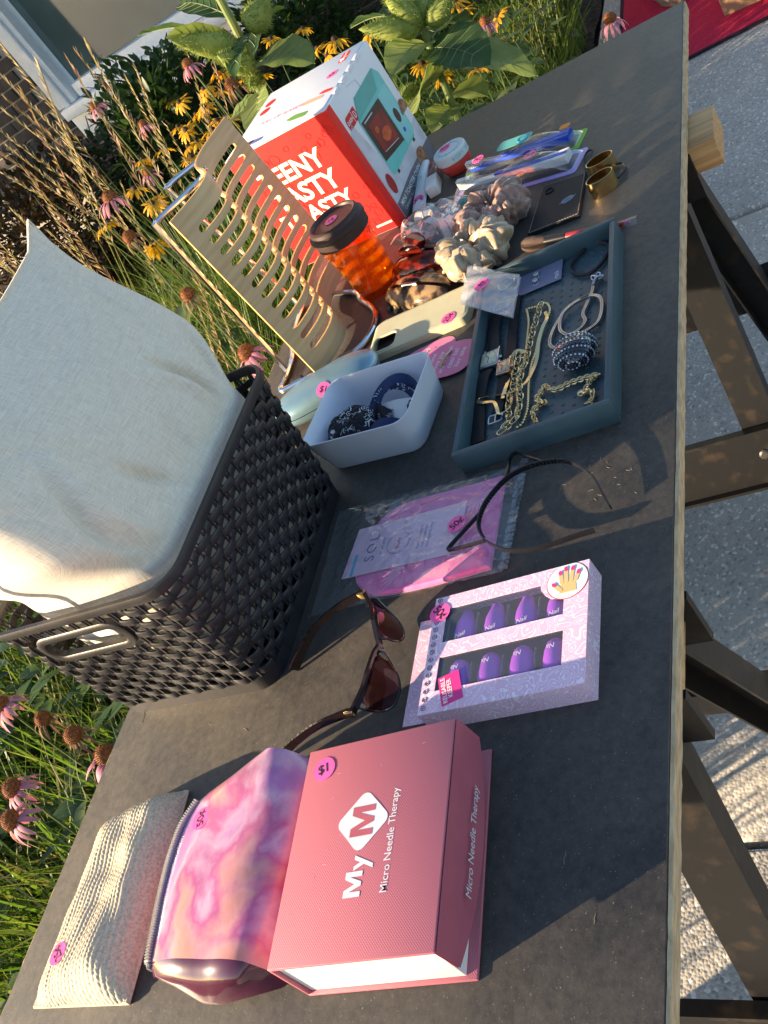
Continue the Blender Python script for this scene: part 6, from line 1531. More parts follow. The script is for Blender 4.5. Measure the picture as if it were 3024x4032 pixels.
# ---- toothbrush packs
def brushpack(label, a, b, wd, edge, hmat, hmat2, stk, stx, z0=0.0):
    A, B_ = V((*a, 0)), V((*b, 0)); d = (B_ - A); L = d.length; c = (A + B_) / 2
    t = thing('toothbrush_pack', label, 'packet', (c.x, c.y, z0), 'toothbrush blister packs')
    m = frame((c.x, c.y, z0), d, (0, 0, 1))
    mb = MB(); mb.prism(rrect(-L / 2, -wd, L / 2, wd, 0.006, 4), 0, 0.0008, m); mb.build('backing_card', edge, t, smooth=False)
    mb = MB(); mb.prism(rrect(-L / 2 + 0.010, -wd + 0.009, L / 2 - 0.010, wd - 0.009, 0.006, 4), 0.0009, 0.0012, m); mb.build('card_window', MAT['oven_black'], t, smooth=False)
    hp = smooth_path([V((-L * 0.44, 0.002, 0.011)), V((-L * 0.2, 0.002, 0.012)), V((0, -0.001, 0.013)), V((L * 0.2, -0.002, 0.013)), V((L * 0.43, 0.0, 0.012))], 6)
    mb = MB(); mb.sweep([m @ p for p in hp], [(-0.0078, -0.0045), (0.0078, -0.0045), (0.0088, 0), (0.0078, 0.0045), (-0.0078, 0.0045)], scale=lambda q: 0.55 + 0.75 * q - 0.25 * math.sin(q * math.pi) ** 2); h = mb.build('brush_handle', hmat, t, ang=50)
    mb = MB(); mb.sweep([m @ (p + V((0, 0, 0.0050))) for p in hp[8:]], [(-0.0030, -0.0012), (0.0030, -0.0012), (0.0030, 0.0012), (-0.0030, 0.0012)]); mb.build('grip', hmat2, h, ang=50)
    mb = MB()
    for i in range(8):
        for j in range(3): mb.tube([m @ V((-L * 0.44 + 0.0032 * i, -0.0028 + 0.003 * j + 0.002, 0.0135)), m @ V((-L * 0.44 + 0.0032 * i, -0.0028 + 0.003 * j + 0.002, 0.024))], 0.0013, 5)
    mb.build('bristles', MAT['white_card'] if stk else MAT['mint'], h)
    def bl(u, v):
        s = max(0.0, math.sin(math.pi * u)) ** 0.25 * max(0.0, math.sin(math.pi * v)) ** 0.35
        return m @ V(((u - 0.5) * (L - 0.012), (v - 0.5) * (2 * wd - 0.014), 0.0012 + (0.022 + 0.006 * math.cos(9 * u)) * s))
    mb = MB(); mb.grid(44, 14, bl); mb.build('blister', MAT['clear_hard'], t, ang=180)
    sticker(t, m @ V((stx[0], stx[1], 0.0255)), d * stx[2], (0, 0, 1), '25¢', r=0.0095)
    return t, m, L
MAT['violet_card'] = M('violet_card', (0.34, 0.24, 0.66), 0.4, c2=(0.55, 0.42, 0.72), vs=18); MAT['green_card'] = M('lime_card', (0.20, 0.50, 0.05), 0.4, var=0.08)
MAT['brush_white'] = M('white_handle', (0.72, 0.70, 0.66), 0.3, var=0.03); MAT['brush_blue'] = M('cobalt_handle', (0.015, 0.07, 0.52), 0.25, var=0.08)
_, m, L = brushpack('violet edged toothbrush pack with a blue and white handle next to the wallet', (-0.279, 0.342), (-0.342, 0.136), 0.028, MAT['violet_card'], MAT['brush_white'], MAT['brush_blue'], True, (0.035, 0.006, -1))
t2, m, L = brushpack('lime edged toothbrush pack with a cobalt blue handle beside the jar', (-0.236, 0.333), (-0.284, 0.139), 0.026, MAT['green_card'], MAT['brush_blue'], MAT['brush_blue'], True, (-0.062, -0.004, -1))
mb = MB(); mb.prism(rrect(-0.028, -0.012, 0.028, 0.012, 0.006, 4), 0, 0.0004, m @ T3(-0.002, 0.008, 0.0262)); lb2 = mb.build('label', MAT['teal_dark'], t2, smooth=False)
mb = MB(); mb.tube([(0.012 + 0.008 * math.cos(q), 0.008 * math.sin(q), 0.0268) for q in [2 * math.pi * i / 18 for i in range(18)]], 0.0008, 5, True, m @ T3(0.0, 0.008, 0)); mb.build('label_ring', MAT['cyan_print'], lb2)
mb = MB(); mb.prism(rrect(0.076, -0.006, 0.092, 0.006, 0.004, 3), 0.0262, 0.0266, m); mb.build('orange_label', M('orange_label', (0.75, 0.22, 0.02), 0.4, var=0.05), t2, smooth=False)

# ---- cream jar, tube, lip gloss
MAT['jar_red'] = M('coral_jar', (0.72, 0.06, 0.05), 0.3, var=0.04, coat=0.3); MAT['jar_lid'] = M('pale_jar_lid', (0.62, 0.68, 0.68), 0.45, var=0.03)
jc = (-0.1915, 0.3520)
jar = thing('cream_jar', 'round coral red cream jar with pale lid next to the toaster carton', 'jar', (*jc, 0)); m = Matrix.Translation((*jc, 0))
mb = MB(); mb.lathe([(0.014, 0), (0.0195, 0.002), (0.0240, 0.009), (0.0258, 0.017), (0.0258, 0.022)], 36, m); mb.build('jar_body', MAT['jar_red'], jar)
mb = MB(); mb.lathe([(0.0265, 0.0222), (0.0275, 0.0235), (0.0275, 0.0355), (0.0262, 0.0375), (0.0225, 0.0378), (0.0, 0.0376)], 40, m); jl = mb.build('lid', MAT['jar_lid'], jar, ang=30)
mb = MB(); mb.tube([(0.0175 * math.cos(q), 0.0175 * math.sin(q), 0.0380) for q in [2 * math.pi * i / 30 for i in range(30)]], 0.0004, 4, True, m)
for k in range(18):
    q = rad(20 * k); add_text(mb, 'BODY CREAM SORBET '[k], 0.005, m @ T3(0.0205 * math.cos(q), 0.0205 * math.sin(q), 0.0381) @ Matrix.Rotation(q - math.pi / 2, 4, 'Z')) if 'BODY CREAM SORBET '[k] != ' ' else None
for k, ch in enumerate('BODY CREAM'):
    if ch == ' ': continue
    q = rad(200 + 12 * k); add_text(mb, ch, 0.0065, m @ T3(0.0277 * math.cos(q), 0.0277 * math.sin(q), 0.0295) @ frame((0, 0, 0), (-math.sin(q), math.cos(q), 0), (math.cos(q), math.sin(q), 0)))
mb.build('lettering', MAT['cyan_print'], jl, smooth=False)
sticker(jar, V((jc[0] + 0.008, jc[1] + 0.008, 0.0378)), (-0.25, 0.97, 0), (0, 0, 1), '50¢', r=0.0095)
tu = thing('cream_tube', 'small white squeeze tube with a fifty cent sticker beside the carton', 'tube', (-0.19, 0.414, 0))
MAT['tube_white'] = M('white_tube', (0.66, 0.70, 0.72), 0.4, var=0.03)
rings = []
for i in range(13):
    k = i / 12; x = -0.262 + 0.092 * k; hw = 0.0125 - 0.002 * k; hh = 0.0010 + 0.0090 * k ** 0.7; yc = 0.4135 + 0.0035 * k
    rings.append([(x, yc + hw * math.cos(q), max(0.0, hh + 0.0002 + hh * math.sin(q))) for q in [2 * math.pi * j / 18 for j in range(18)]])
mb = MB(); mb.loft(rings); tb1 = mb.build('tube_body', MAT['tube_white'], tu, ang=50)
mb = MB(); mb.tube([(-0.1695, 0.417, 0.0100), (-0.142, 0.418, 0.0100)], 0.0098, 18); mb.build('cap', MAT['tube_white'], tu)
text('hand balm\nsoft', 0.006, MAT['teal_dark'], tb1, frame((-0.200, 0.4165, 0.0195), (1, 0.04, 0.12), (-0.12, 0, 1)), width=0.032)
sticker(tu, V((-0.2435, 0.4145, 0.0072)), (-0.21, 0.98, 0), (-0.28, 0, 1), '50¢', r=0.0095)
lg_ = thing('lip_gloss', 'square lip gloss with white cap and dark red body beside the jar', 'lip gloss', (-0.19, 0.39, 0))
m = frame((-0.2435, 0.3870, 0.0), (1, 0.15, 0), (0, 0, 1))
mb = MB(); mb.box((0, -0.0095, 0), (0.042, 0.0095, 0.0175), m, bev=0.0016); mb.build('cap', MAT['white_card'], lg_)
mb = MB(); mb.box((0.0425, -0.0085, 0.001), (0.108, 0.0085, 0.0165), m, bev=0.0016); mb.build('gloss_body', M('dark_red_gloss', (0.20, 0.012, 0.018), 0.12, var=0.1, coat=0.6), lg_)

# ---- card wallet
wl = thing('card_wallet', 'black leather card wallet with stitched edge and silver emblem', 'wallet', (-0.432, 0.158, 0))
wq = [(-0.4835, 0.1985), (-0.4885, 0.1265), (-0.3890, 0.1245), (-0.3735, 0.1890)]
wc = V((sum(p[0] for p in wq) / 4, sum(p[1] for p in wq) / 4, 0))
def wk(k, z): return [V((wc.x + (x - wc.x) * k, wc.y + (y - wc.y) * k, z)) for x, y in wq]
mb = MB(); mb.loft([wk(0.99, 0.0), wk(1.0, 0.0006), wk(1.0, 0.0020), wk(0.99, 0.0026)]); mb.build('back_leaf', MAT['black_leather'], wl, smooth=False)
mb = MB(); mb.loft([wk(0.985, 0.0028), wk(0.995, 0.0034), wk(0.995, 0.0048), wk(0.985, 0.0054)]); fl_ = mb.build('front_leaf', MAT['black_leather'], wl, smooth=False)
MAT['tan_thread'] = M('tan_thread', (0.45, 0.38, 0.28), 0.8, var=0.1)
mb = MB(); wi = wk(0.945, 0.0055)
for i in range(4):
    a, b = wi[i], wi[(i + 1) % 4]; n = int((b - a).length / 0.0036)
    for k in range(n): mb.tube([a.lerp(b, (k + 0.15) / n), a.lerp(b, (k + 0.75) / n)], 0.00032, 4)
tag(mb.build('stitching', MAT['tan_thread'], fl_), kind='stuff')
em = frame((-0.440, 0.146, 0.0056), (0.25, -0.97, 0), (0, 0, 1)) @ Matrix.Rotation(rad(90), 4, 'Z') @ Matrix.Rotation(rad(-90), 4, 'Z')
mb = MB(); mb.tube([(0.0085 * math.cos(q), 0.0055 * math.sin(q), 0) for q in [2 * math.pi * i / 20 for i in range(20)]], 0.0003, 4, True, em)
for k in range(5): mb.tube([(-0.0075 + 0.001 * abs(k - 2), -0.0036 + 0.0018 * k, 0), (0.0075 - 0.001 * abs(k - 2), -0.0036 + 0.0018 * k, 0)], 0.00028, 4, False, em)
mb.tube([(-0.012, -0.001, 0), (0.012, 0.001, 0)], 0.0003, 4, False, em); mb.build('emblem', MAT['silver'], fl_, smooth=False)
mb = MB(); mb.tube([(-0.3975 + 0.006 * math.cos(q), 0.176 + 0.006 * math.sin(q), 0.0060) for q in [2 * math.pi * i / 18 for i in range(18)]], 0.0008, 6, True); mb.build('thumb_notch_ring', MAT['black_leather'], fl_)

# ---- gold hair cuffs on elastics
def cuff(label, c, a, rx, ry, h):
    t = thing('hair_cuff', label, 'hair cuff', (c[0], c[1], 0), 'gold hair cuffs')
    m = rotz(a, (c[0], c[1], 0.0))
    def el(k, z): return [(rx * k * math.cos(q), ry * k * math.sin(q), z) for q in [2 * math.pi * i / 36 for i in range(36)]]
    mb = MB(); mb.loft([el(1.0, 0.0005), el(1.03, h * 0.5), el(1.0, h), el(0.93, h), el(0.95, h * 0.5), el(0.93, 0.0005)], loop=False, cap0=False, cap1=False, m=m); mb.build('cuff', GOLD, t, ang=50)
    mb = MB(); mb.tube([(x, y, h + 0.0002) for x, y, z in el(0.965, 0)], 0.0009, 6, True, m); mb.build('rim', GOLD, t)
    return t
c1 = cuff('open gold hair cuff on a black elastic nearest the teal tray', (-0.4490, 0.0955), rad(112), 0.0180, 0.0125, 0.021)
mb = MB(); mb.tube(smooth_path([(-0.440, 0.078, 0.004), (-0.424, 0.070, 0.003), (-0.407, 0.074, 0.003), (-0.404, 0.084, 0.005)], 6), 0.0016, 6); mb.build('elastic', MAT['black_rubber'], c1)
c2 = cuff('open gold hair cuff on a black elastic farther from the teal tray', (-0.4060, 0.0985), rad(108), 0.0182, 0.0128, 0.021)
mb = MB(); mb.tube(smooth_path([(-0.398, 0.114, 0.006), (-0.380, 0.126, 0.004), (-0.357, 0.132, 0.003), (-0.334, 0.129, 0.003), (-0.338, 0.120, 0.004), (-0.362, 0.120, 0.005), (-0.392, 0.108, 0.006)], 6), 0.0015, 6); mb.build('elastic', MAT['black_rubber'], c2)

# ---- make-up brush lying behind the tray
bsh = thing('makeup_brush', 'fluffy brown make-up brush with red handle behind the tray', 'brush', (-0.53, 0.13, 0))
bd = V((-0.553, 0.066, 0.006)) - V((-0.5235, 0.165, 0.0085)); bx_ = V((-0.5235, 0.165, 0.0085))
MAT['bristle_brown'] = M('brown_bristle', (0.10, 0.06, 0.045), 0.85, c2=(0.05, 0.03, 0.022), vs=300, stretch=(0.3, 0.1, 3), bump=0.6, bs=700)
m = frame(bx_, bd.cross(V((0, 0, 1))), -bd)
mb = MB(); mb.lathe([(0.0060, 0.0), (0.0085, 0.010), (0.0098, 0.020), (0.0092, 0.028), (0.0062, 0.034), (0.0015, 0.037)], 20, m); mb.build('bristle_head', MAT['bristle_brown'], bsh)
mb = MB(); mb.lathe([(0.0050, -0.028), (0.0062, -0.002), (0.0062, 0.001)], 18, m); mb.build('ferrule', MAT['black_plastic'], bsh)
mb = MB(); mb.lathe([(0.0022, -0.104), (0.0032, -0.090), (0.0044, -0.055), (0.0044, -0.0285)], 18, m); mb.build('handle', M('dark_red_handle', (0.30, 0.02, 0.03), 0.3, var=0.1), bsh)
sv = thing('applicator_sleeve', 'clear plastic sleeve with a pink applicator at the tray corner', 'sleeve', (-0.545, 0.06, 0))
mb = MB(); mb.grid(8, 5, lambda u, v: (-0.5545 + 0.020 * v - 0.002 * u, 0.072 - 0.022 * u, 0.0008 + 0.004 * math.sin(math.pi * v))); mb.build('film', MAT['clear_hard'], sv)
mb = MB(); mb.tube([(-0.5455, 0.074, 0.0026), (-0.5465, 0.060, 0.0026)], 0.0019, 8); mb.build('applicator', MAT['magenta'], sv)
# ================================================================ GARDEN
from mathutils import noise as mnoise
grnd = random.Random(21)
MAT['grass'] = leaf_mat('grass_blade', (0.060, 0.125, 0.018), (0.14, 0.23, 0.035), 0.5, 3.0)
MAT['grass_y'] = leaf_mat('yellow_grass', (0.16, 0.20, 0.05), (0.28, 0.26, 0.09), 0.5, 3.0)
MAT['leaf_dark'] = leaf_mat('dark_leaf', (0.025, 0.055, 0.018), (0.05, 0.10, 0.03), 0.3, 6.0)
MAT['leaf_mid'] = leaf_mat('mid_leaf', (0.04, 0.085, 0.022), (0.09, 0.15, 0.04), 0.4, 6.0)
MAT['seed'] = leaf_mat('grass_seed', (0.48, 0.36, 0.22), (0.64, 0.52, 0.34), 0.4, 25.0, 0.8)
MAT['seed_red'] = leaf_mat('reddish_grass_seed', (0.32, 0.17, 0.13), (0.54, 0.38, 0.27), 0.4, 25.0, 0.8)
MAT['stem'] = leaf_mat('flower_stem', (0.06, 0.10, 0.03), (0.12, 0.15, 0.05), 0.15, 20.0)

def blade(mb, base, h, lean, az, w, droop=0.35, n=4):
    d = V((math.cos(az), math.sin(az), 0)); s = V((-d.y, d.x, 0)); b = len(mb.v)
    tilt = grnd.uniform(-0.5, 0.5); s = (s + V((0, 0, tilt))).normalized()
    for i in range(n + 1):
        t = i / n; p = base + d * (lean * h * t ** 1.7) + V((0, 0, h * (t - droop * t ** 3 * lean)))
        ww = w * (1 - t ** 2.2) * (0.7 + 0.3 * math.sin(math.pi * min(1, t * 1.5)))
        if i < n:
            mb.v.append(tuple(p - s * ww)); mb.v.append(tuple(p + s * ww))
        else: mb.v.append(tuple(p))
    for i in range(n - 1):
        q = b + 2 * i; mb.f.append((q, q + 1, q + 3, q + 2)); mb.mi.append(mb.cur)
    q = b + 2 * (n - 1); mb.f.append((q, q + 1, q + 2)); mb.mi.append(mb.cur)

def leafquad(mb, base, d, L, w, up=V((0, 0, 1)), curl=0.2):
    d = d.normalized(); s = d.cross(up)
    s = s.normalized() if s.length > 1e-3 else V((1, 0, 0)); u = s.cross(d); b = len(mb.v)
    for t, k in ((0, 0.12), (0.3, 0.85), (0.62, 0.8), (1.0, 0.0)):
        p = base + d * (L * t) - u * (curl * L * t * t)
        if k > 0:
            mb.v += [tuple(p - s * w * k + u * w * 0.25 * k), tuple(p), tuple(p + s * w * k + u * w * 0.25 * k)]
        else: mb.v.append(tuple(p))
    for i in range(2):
        q = b + 3 * i; mb.f += [(q, q + 1, q + 4, q + 3), (q + 1, q + 2, q + 5, q + 4)]; mb.mi += [mb.cur, mb.cur]
    q = b + 6; mb.f += [(q, q + 1, q + 3), (q + 1, q + 2, q + 3)]; mb.mi += [mb.cur, mb.cur]

def raw_build(mb, name, mats, parent=None):
    me = bpy.data.meshes.new(name); org = root_origin(parent) if parent is not None else V((0, 0, 0))
    me.from_pydata([(x - org.x, y - org.y, z - org.z) for x, y, z in mb.v], [], mb.f)
    for q in mats: me.materials.append(q)
    if len(mats) > 1: me.polygons.foreach_set('material_index', mb.mi)
    me.polygons.foreach_set('use_smooth', [True] * len(me.polygons)); me.update()
    o = bpy.data.objects.new(name, me); COL.objects.link(o)
    if parent is not None: o.parent = parent
    return o

def bed_y(x): return 0.66
# meadow grass: everything nobody could count
mb = MB()
for k in range(26000):
    x = grnd.uniform(-1.75, 2.75); y = 0.66 + 2.6 * grnd.random() ** 1.15
    if x < -1.2 and grnd.random() < 0.75: continue
    if x > 2.2 and y < 0.9: continue
    c = mnoise.noise(V((x * 1.4, y * 1.4, 0)))
    hmax = 0.50 if x < 0.9 else 0.36
    if x > 0.15 and y < 0.95: hmax = 0.38
    h = grnd.uniform(0.22, hmax) * (1 + 0.35 * c)
    if x < -0.35: h = min(h * 1.05, 0.52)
    if x < -1.15: h *= 0.55
    mb.cur = 1 if grnd.random() < (0.28 + 0.4 * c) else 0
    blade(mb, V((x, y, GZ)), h, grnd.uniform(0.1, 0.8), grnd.uniform(0, 6.283), grnd.uniform(0.0025, 0.0055))
tag(raw_build(mb, 'meadow_grass', [MAT['grass'], MAT['grass_y']]), 'long green and straw coloured grass filling the bed', 'grass', kind='stuff')
# low broad leaved plants under the flowers
mb = MB()
for k in range(9000):
    x = grnd.uniform(-1.3, 2.7); y = 0.66 + 2.5 * grnd.random()
    if x > 2.2 and y < 0.95: continue
    c = mnoise.noise(V((x * 2.1 + 7, y * 2.1, 3)))
    if c < -0.12: continue
    z = GZ + grnd.uniform(0.03, 0.30 + 0.25 * max(0, c)); a = grnd.uniform(0, 6.283)
    mb.cur = 0 if grnd.random() < 0.55 else 1
    leafquad(mb, V((x, y, z)), V((math.cos(a), math.sin(a), grnd.uniform(-0.3, 0.6))), grnd.uniform(0.05, 0.11), grnd.uniform(0.012, 0.026), curl=grnd.uniform(0, 0.5))
tag(raw_build(mb, 'leafy_ground_cover', [MAT['leaf_dark'], MAT['leaf_mid']]), 'low dark broad leaved plants under the flowers', 'foliage', kind='stuff')

# ---- ornamental grass clumps with feathery seed stalks
def stalk_mesh(seed, red):
    r = random.Random(seed); mb = MB(); L = 1.0
    pts_ = smooth_path([V((0, 0, 0)), V((0.03, 0, 0.35)), V((0.08, 0.01, 0.7)), V((0.15, 0.02, 1.0))], 5)
    mb.cur = 0; mb.tube(pts_, 0.0016, 4, scale=lambda t: 1.2 - 0.8 * t)
    mb.cur = 1
    for k in range(60):
        t = 0.72 + 0.28 * k / 60; i = min(len(pts_) - 2, int(t * (len(pts_) - 1))); p = pts_[i].lerp(pts_[i + 1], t * (len(pts_) - 1) - i)
        a = r.uniform(0, 6.283); w = (1 - (k / 60)) * 0.007 + 0.002
        d = V((math.cos(a) * w, math.sin(a) * w, r.uniform(0.012, 0.026)))
        s = d.cross(V((math.sin(a), -math.cos(a), 0.3))).normalized() * r.uniform(0.0008, 0.0015); b = len(mb.v)
        mb.v += [tuple(p), tuple(p + d * 0.5 + s), tuple(p + d), tuple(p + d * 0.5 - s)]; mb.f.append((b, b + 1, b + 2, b + 3)); mb.mi.append(1)
    me = bpy.data.meshes.new('seed_stalk'); me.from_pydata(mb.v, [], mb.f); me.materials.append(MAT['grass_y']); me.materials.append(MAT['seed_red'] if red else MAT['seed']); me.polygons.foreach_set('material_index', mb.mi); me.update()
    return me
stalks = [stalk_mesh(s, s % 3 == 0) for s in range(6)]
def clump(c, nbl, nst, h, label, lean0=0.0):
    t = thing('ornamental_grass', label, 'grass clump', (c[0], c[1], GZ), 'ornamental grass clumps')
    mb = MB()
    for k in range(nbl):
        a = grnd.uniform(0, 6.283); r = 0.06 * grnd.random() ** 0.5; mb.cur = 1 if grnd.random() < 0.4 else 0
        blade(mb, V((c[0] + r * math.cos(a), c[1] + r * math.sin(a), GZ)), grnd.uniform(0.5, 1.0) * h * 0.82, grnd.uniform(0.15, 0.75), a + grnd.uniform(-0.5, 0.5), grnd.uniform(0.002, 0.0042), 0.5, 5)
    raw_build(mb, 'blades', [MAT['grass'], MAT['grass_y']], t)
    for k in range(nst):
        o = bpy.data.objects.new('seed_stalk', grnd.choice(stalks)); COL.objects.link(o); o.parent = t
        a = grnd.uniform(0, 6.283); s = h * grnd.uniform(0.78, 1.12)
        o.location = (0.04 * math.cos(a), 0.04 * math.sin(a), 0); o.scale = (s, s, s)
        o.rotation_euler = (grnd.uniform(-0.28, 0.28), grnd.uniform(-0.22, 0.30), grnd.uniform(0, 6.283))
clump((0.10, 1.28), 190, 10, 1.04, 'tall feathery grass clump just behind the cushion corner')
clump((0.46, 1.34), 150, 11, 1.12, 'tall feathery grass clump below the window corner')
clump((0.30, 1.66), 170, 10, 1.10, 'tall feathery grass clump at the left edge behind the cushion')
clump((0.78, 1.72), 110, 7, 1.06, 'reddish feathery grass clump in front of the dark shrub')
clump((-0.22, 1.20), 170, 8, 0.80, 'low arching grass clump between the cushion and the plywood stand')
clump((0.02, 1.62), 170, 8, 0.98, 'feathery grass clump at the left margin above the cushion')
clump((-0.02, 0.92), 150, 4, 0.66, 'short arching grass clump behind the foot of the plywood stand')

# ---- coneflowers
MAT['cone'] = M('coneflower_cone', (0.30, 0.10, 0.02), 0.8, c2=(0.10, 0.035, 0.012), vs=220, bump=0.8, bs=400, bd=0.003)
MAT['petal_pink'] = leaf_mat('coneflower_petal', (0.42, 0.14, 0.24), (0.58, 0.28, 0.38), 0.35, 40.0, 0.6)
MAT['petal_brown'] = leaf_mat('withered_petal', (0.16, 0.09, 0.05), (0.26, 0.16, 0.10), 0.3, 40.0, 0.8)
MAT['petal_yellow'] = leaf_mat('yellow_petal', (0.62, 0.30, 0.012), (0.78, 0.44, 0.02), 0.35, 50.0, 0.6)
MAT['susan_cone'] = M('dark_flower_cone', (0.045, 0.02, 0.012), 0.85, var=0.3, vs=300, bump=0.8, bs=500, bd=0.002)
def cone_mesh():
    mb = MB(); mb.lathe([(0.004, -0.004), (0.014, -0.002), (0.0185, 0.005), (0.0175, 0.013), (0.012, 0.021), (0.004, 0.025)], 18)
    for r in range(9):
        th = 0.15 + 1.35 * r / 9; n = int(5 + 17 * math.sin(th))
        for k in range(n):
            ph = 2 * math.pi * k / n + r * 0.4; d = V((math.sin(th) * math.cos(ph), math.sin(th) * math.sin(ph), math.cos(th))); p = V((d.x * 0.0175, d.y * 0.0175, 0.003 + d.z * 0.020))
            mb.lathe([(0.0011, 0), (0.0007, 0.003), (0.0001, 0.0052)], 4, frame(p, d.orthogonal(), d))
    me = bpy.data.meshes.new('cone'); me.from_pydata(mb.v, [], mb.f); me.materials.append(MAT['cone']); me.update(); return me
def petal_mesh(name, L, w, droop, mat):
    me = bpy.data.meshes.new(name); vs = []; fs = []
    for i in range(6):
        t = i / 5; ww = w * (0.35 + 0.65 * math.sin(math.pi * min(1, 0.15 + t * 0.8))) * (1 if t < 1 else 0.5)
        x = 0.014 + L * t * (1 - 0.25 * droop * t); z = 0.002 - droop * L * t * t * 0.75
        vs += [(x, -ww, z - 0.001), (x, 0, z + 0.0008), (x, ww, z - 0.001)]
    for i in range(5): fs += [(3 * i, 3 * i + 1, 3 * i + 4, 3 * i + 3), (3 * i + 1, 3 * i + 2, 3 * i + 5, 3 * i + 4)]
    me.from_pydata(vs, [], fs); me.materials.append(mat); me.polygons.foreach_set('use_smooth', [True] * len(fs)); me.update(); return me
CM = cone_mesh()
PM = [petal_mesh('petal', 0.042, 0.0052, 0.9, MAT['petal_pink']), petal_mesh('petal', 0.036, 0.005, 1.25, MAT['petal_pink']), petal_mesh('petal', 0.028, 0.0035, 1.6, MAT['petal_brown'])]
CONES = [(0.475, 1.052, 0.215), (0.79, 1.568, 0.204), (0.74, 1.443, 0.108), (0.993, 1.768, 0.064), (0.079, 1.149, 0.159), (0.917, 1.669, -0.045), (0.053, 1.154, 0.079), (0.447, 0.975, 0.134), (-0.083, 1.026, -0.035), (-0.918, 1.136, -0.282), (-0.875, 1.244, -0.279), (-0.878, 1.28, -0.217), (-1.004, 1.237, -0.281), (-0.968, 1.031, -0.283), (0.988, 0.593, -0.178), (1.01, 0.323, -0.333), (0.846, 1.575, -0.099), (0.787, 1.66, -0.073), (-0.33, 0.802, -0.076), (-1.061, 1.197, -0.281)]
CONEL = ['before the window sill', 'near the dark shrub', 'left of the yellow flowers', 'behind the seed stalks', 'beside the stand\'s upper wire', 'small one above the stand\'s upper wire', 'between the cushion and the stand', 'behind the left edge of the carton\'s lid', 'green stemmed one next to the stand\'s long edge', 'at the table edge below the basket', 'under the basket corner', 'at the left margin under the basket', 'at the left margin beside the straw pouch', 'peeking over the table edge near the basket foot', 'above the big milkweed leaves', 'leaning over the pavement at the table\'s far end', 'low pink one in the grass above the stand', 'low pink one deep in the grass', 'pink one peeping out behind the basket rim', 'dark low one at the left margin near the pouch']
def stem(mb, a, b, r):
    a, b = V(a), V(b); mid = a.lerp(b, 0.5) + V((grnd.uniform(-0.03, 0.03), grnd.uniform(-0.03, 0.03), 0)); mb.tube(smooth_path([a, mid, b], 4), r, 5, scale=lambda t: 1.2 - 0.35 * t)
for k, p in enumerate(CONES):
    if k in (3, 16, 17): continue
    p = V(p); ground = V((p.x + grnd.uniform(-0.07, 0.07), max(0.66, p.y + grnd.uniform(-0.05, 0.07)), GZ))
    if k == 15: ground = V((1.10, 0.66, GZ))
    wither = k in (6, 7, 10, 9, 8)
    t = thing('coneflower', ('orange coned coneflower ' if not wither else 'browning coneflower ') + CONEL[k], 'flower', ground, 'coneflowers in the bed')
    mb = MB(); stem(mb, ground, p, 0.0026)
    for q in range(3):
        f = grnd.uniform(0.25, 0.8); a = grnd.uniform(0, 6.3); leafquad(mb, ground.lerp(p, f), V((math.cos(a), math.sin(a), 0.2)), 0.09, 0.016, curl=0.4)
    mb.build('stem', MAT['stem'], t)
    hm = Matrix.Translation(p - ground) @ Matrix.Rotation(grnd.uniform(-0.35, 0.35), 4, 'X') @ Matrix.Rotation(grnd.uniform(-0.35, 0.35), 4, 'Y') @ Matrix.Scale(grnd.uniform(0.70, 0.92), 4)
    o = bpy.data.objects.new('cone', CM); COL.objects.link(o); o.parent = t; o.matrix_local = hm
    n = 12 if not wither else 9; a0 = grnd.uniform(0, 1)
    for i in range(n):
        pm = PM[2] if wither else PM[(k + i) % 2]
        o = bpy.data.objects.new('petal', pm); COL.objects.link(o); o.parent = t; o.matrix_local = hm @ Matrix.Rotation(a0 + 2 * math.pi * i / n + grnd.uniform(-0.1, 0.1), 4, 'Z') @ Matrix.Rotation(grnd.uniform(-0.15, 0.25), 4, 'Y')

# ---- black-eyed Susans
def susan_petals(seed):
    r = random.Random(seed); mb = MB(); n = 13
    for i in range(n):
        a = 2 * math.pi * i / n + r.uniform(-0.1, 0.1); dr = r.uniform(0.15, 0.75); L = r.uniform(0.026, 0.033); b = len(mb.v)
        d = V((math.cos(a), math.sin(a), 0)); s = V((-d.y, d.x, 0))
        for t, w in ((0.0, 0.35), (0.4, 0.95), (0.75, 0.9), (1.0, 0.25)):
            q = d * (0.008 + L * t) + V((0, 0, -dr * L * t * t)); mb.v += [tuple(q - s * 0.0048 * w), tuple(q + V((0, 0, 0.0006))), tuple(q + s * 0.0048 * w)]
        for j in range(3): mb.f += [(b + 3 * j, b + 3 * j + 1, b + 3 * j + 4, b + 3 * j + 3), (b + 3 * j + 1, b + 3 * j + 2, b + 3 * j + 5, b + 3 * j + 4)]
    me = bpy.data.meshes.new('petals'); me.from_pydata(mb.v, [], mb.f); me.materials.append(MAT['petal_yellow']); me.update(); return me
SP = [susan_petals(s) for s in range(4)]
mb = MB(); mb.lathe([(0.004, -0.002), (0.0085, 0.0), (0.0088, 0.004), (0.006, 0.009), (0.001, 0.011)], 12); SCM = bpy.data.meshes.new('cone'); SCM.from_pydata(mb.v, [], mb.f); SCM.materials.append(MAT['susan_cone']); SCM.update()
